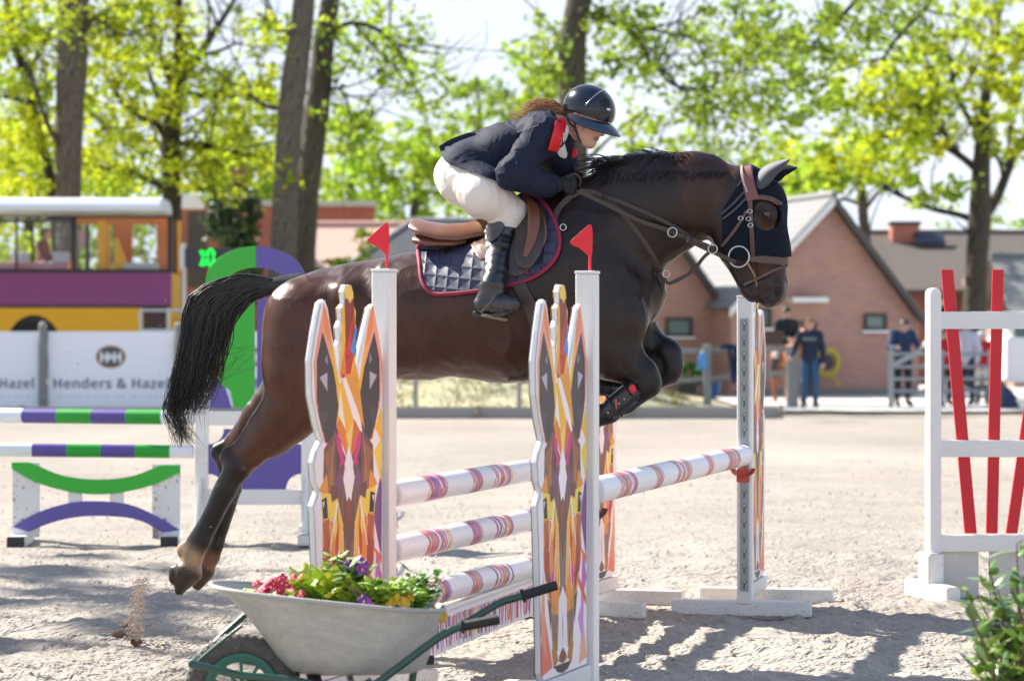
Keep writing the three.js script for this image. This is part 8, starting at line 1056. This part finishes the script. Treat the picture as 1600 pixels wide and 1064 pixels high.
  for (const px of [1393, 1471, 1549]) part('upright', bar(V(X(px), 0.0, 0), V(X(px), Y(546), 0), 0.055), gm, gt); for (const py of [553, 573, 592, 611]) part('rail', bar(V(X(1393), Y(py), 0), V(X(1549), Y(py), 0), 0.035), gm, gt); part('brace', beam(V(X(1395), Y(571), 0.05), V(X(1440), Y(548), 0.05), 0.03, 0.1), gm, gt); part('brace', bar(V(X(1420), Y(622), 0.02), V(X(1470), Y(594), 0.02), 0.025), gm, gt); part('brace', bar(V(X(1500), Y(600), 0.02), V(X(1549), Y(625), 0.02), 0.025), gm, gt);
  // odds and ends by the right fence
  const vd = 60, vo = P(1592, 622, vd); vo.y = 0.06; const vt = thing('parked_trailer', 'white horse trailer standing behind the red slats', 'trailer', vo, 0), vs = vd / F; part('body', box(1.5, 1.0, 2.4, 0.45, 0.9, -1, 0.12), M.whiteFar, vt); part('roof', box(1.45, 0.5, 2.3, 0.45, 1.62, -1, 0.2), M.whiteFar, vt); part('window', box(1.1, 0.3, 0.02, 0.45, 1.5, 0.17, 0.02), paneMat, vt); part('mudguard', box(0.3, 0.5, 0.9, -0.35, 0.4, -1, 0.1), M.dark, vt); for (const x of [-0.35, 1.25]) part('wheel', new THREE.CylinderGeometry(0.33, 0.33, 0.2, 20).rotateZ(Math.PI / 2).translate(x, 0.33, -1), M.rubber, vt);
  const td = 55.5, tp = P(1570, 642, td); tp.y = 0.04; const tt = thing('folded_tarpaulin', 'dark blue folded tarpaulin on the ground beside the gate', 'tarpaulin', tp); const tg = extrude([[-0.1, 0], [0.24, 0], [0.14, 0.2], [0.02, 0.38], [-0.08, 0.44], [-0.12, 0.2]], 0.5, { bevel: 0.03 }); part('sheet', tg, mat(C(0.012, 0.03, 0.09), 0.5), tt); part('fold', tube([V(-0.1, 0.43, 0.1), V(0.02, 0.4, 0.3), V(0.16, 0.2, 0.51)], 0.018, { sides: 6 }), mat(C(0.012, 0.03, 0.09), 0.5), tt);
  const jd = 55.8, jp = P(1139, 545, jd), jt = thing('hanging_jacket', 'navy jacket hung over the rail beside the key-hole post', 'jacket', jp); part('shoulder', tube([V(-0.16, 0.02, 0.05), V(-0.05, 0.06, 0.06), V(0.1, 0.03, 0.06), V(0.18, -0.05, 0.06)], [0.06, 0.09, 0.09, 0.05], { sides: 10, flat: 0.6 }), mat(C(0.012, 0.022, 0.07), 0.8), jt); part('front', tube([V(0.0, 0.02, 0.07), V(0.06, -0.3, 0.09), V(0.1, -0.68, 0.08)], [0.08, 0.13, 0.11], { sides: 10, flat: 0.35 }), mat(C(0.012, 0.022, 0.07), 0.8), jt); part('sleeve', tube([V(0.12, -0.02, 0.1), V(0.14, -0.3, 0.12), V(0.1, -0.62, 0.12)], [0.05, 0.05, 0.04], { sides: 8 }), mat(C(0.012, 0.022, 0.07), 0.8), jt);
  const bt = thing('spray_bottle', 'light blue plastic bottle fixed to the fence rail', 'bottle', P(1098, 578, 55.7)); part('container', new THREE.LatheGeometry([[0, 0], [0.09, 0], [0.1, 0.03], [0.1, 0.24], [0.05, 0.32], [0.035, 0.34]].map(q => new THREE.Vector2(...q)), 18), mat(C(0.08, 0.3, 0.6), 0.3), bt); part('cap', new THREE.CylinderGeometry(0.04, 0.04, 0.05, 14).translate(0, 0.36, 0), M.whiteFar, bt);
  const bk = thing('water_bucket', 'blue bucket standing at the foot of the fence post', 'bucket', P(1115, 620, 56.4)); part('pail', new THREE.LatheGeometry([[0, 0], [0.1, 0], [0.14, 0.26], [0.15, 0.27], [0.135, 0.265], [0.095, 0.01]].map(q => new THREE.Vector2(...q)), 20), mat(C(0.02, 0.12, 0.4), 0.4), bk); part('handle', new THREE.TorusGeometry(0.13, 0.008, 6, 16, Math.PI).translate(0, 0.26, 0), M.alu, bk);
  const gp = thing('potted_bush', 'low green bush in a dark tub behind the rail fence', 'bush', P(1075, 612, 58)), gb = P(1075, 612, 58); part('tub', new THREE.CylinderGeometry(0.26, 0.22, 0.3, 18).translate(0, 0.12, 0), M.dark, gp); part('foliage', crownGeo([[1075, 585, 26, 22, 0.3, 500]], 58, 71, 0.1, 0.12).translate(-gb.x, -gb.y, -gb.z), mat(C(0.05, 0.16, 0.02), 0.7, { vertexColors: true }), gp);
  // the guest inside the bus
  const bp = P(66, 455, 56.55); figure('person in brown shirt seated at a table inside the bus', V(bp.x, bp.y - 0.1, bp.z), 1.45, { scale: 0.95, top: C(0.16, 0.06, 0.035), topName: 'shirt', hairC: C(0.05, 0.03, 0.02), joints: { pelvis: [0, 0.62, 0], chest: [0, 0.95, 0.02], neck: [0, 1.12, 0.03], head: [0, 1.28, 0.06], sl: [0.18, 1.06, 0], sr: [-0.18, 1.06, 0], el: [0.24, 0.8, 0.06], er: [-0.24, 0.8, 0.06], hl: [0.14, 0.78, 0.32], hr: [-0.14, 0.78, 0.32], pl: [0.09, 0.58, 0], pr: [-0.09, 0.58, 0], kl: [0.12, 0.56, 0.42], kr: [-0.12, 0.56, 0.42], al: [0.12, 0.15, 0.4], ar: [-0.12, 0.15, 0.4], tl: [0.12, 0.1, 0.55], tr: [-0.12, 0.1, 0.55] } });
}
renderer.render(scene, camera);
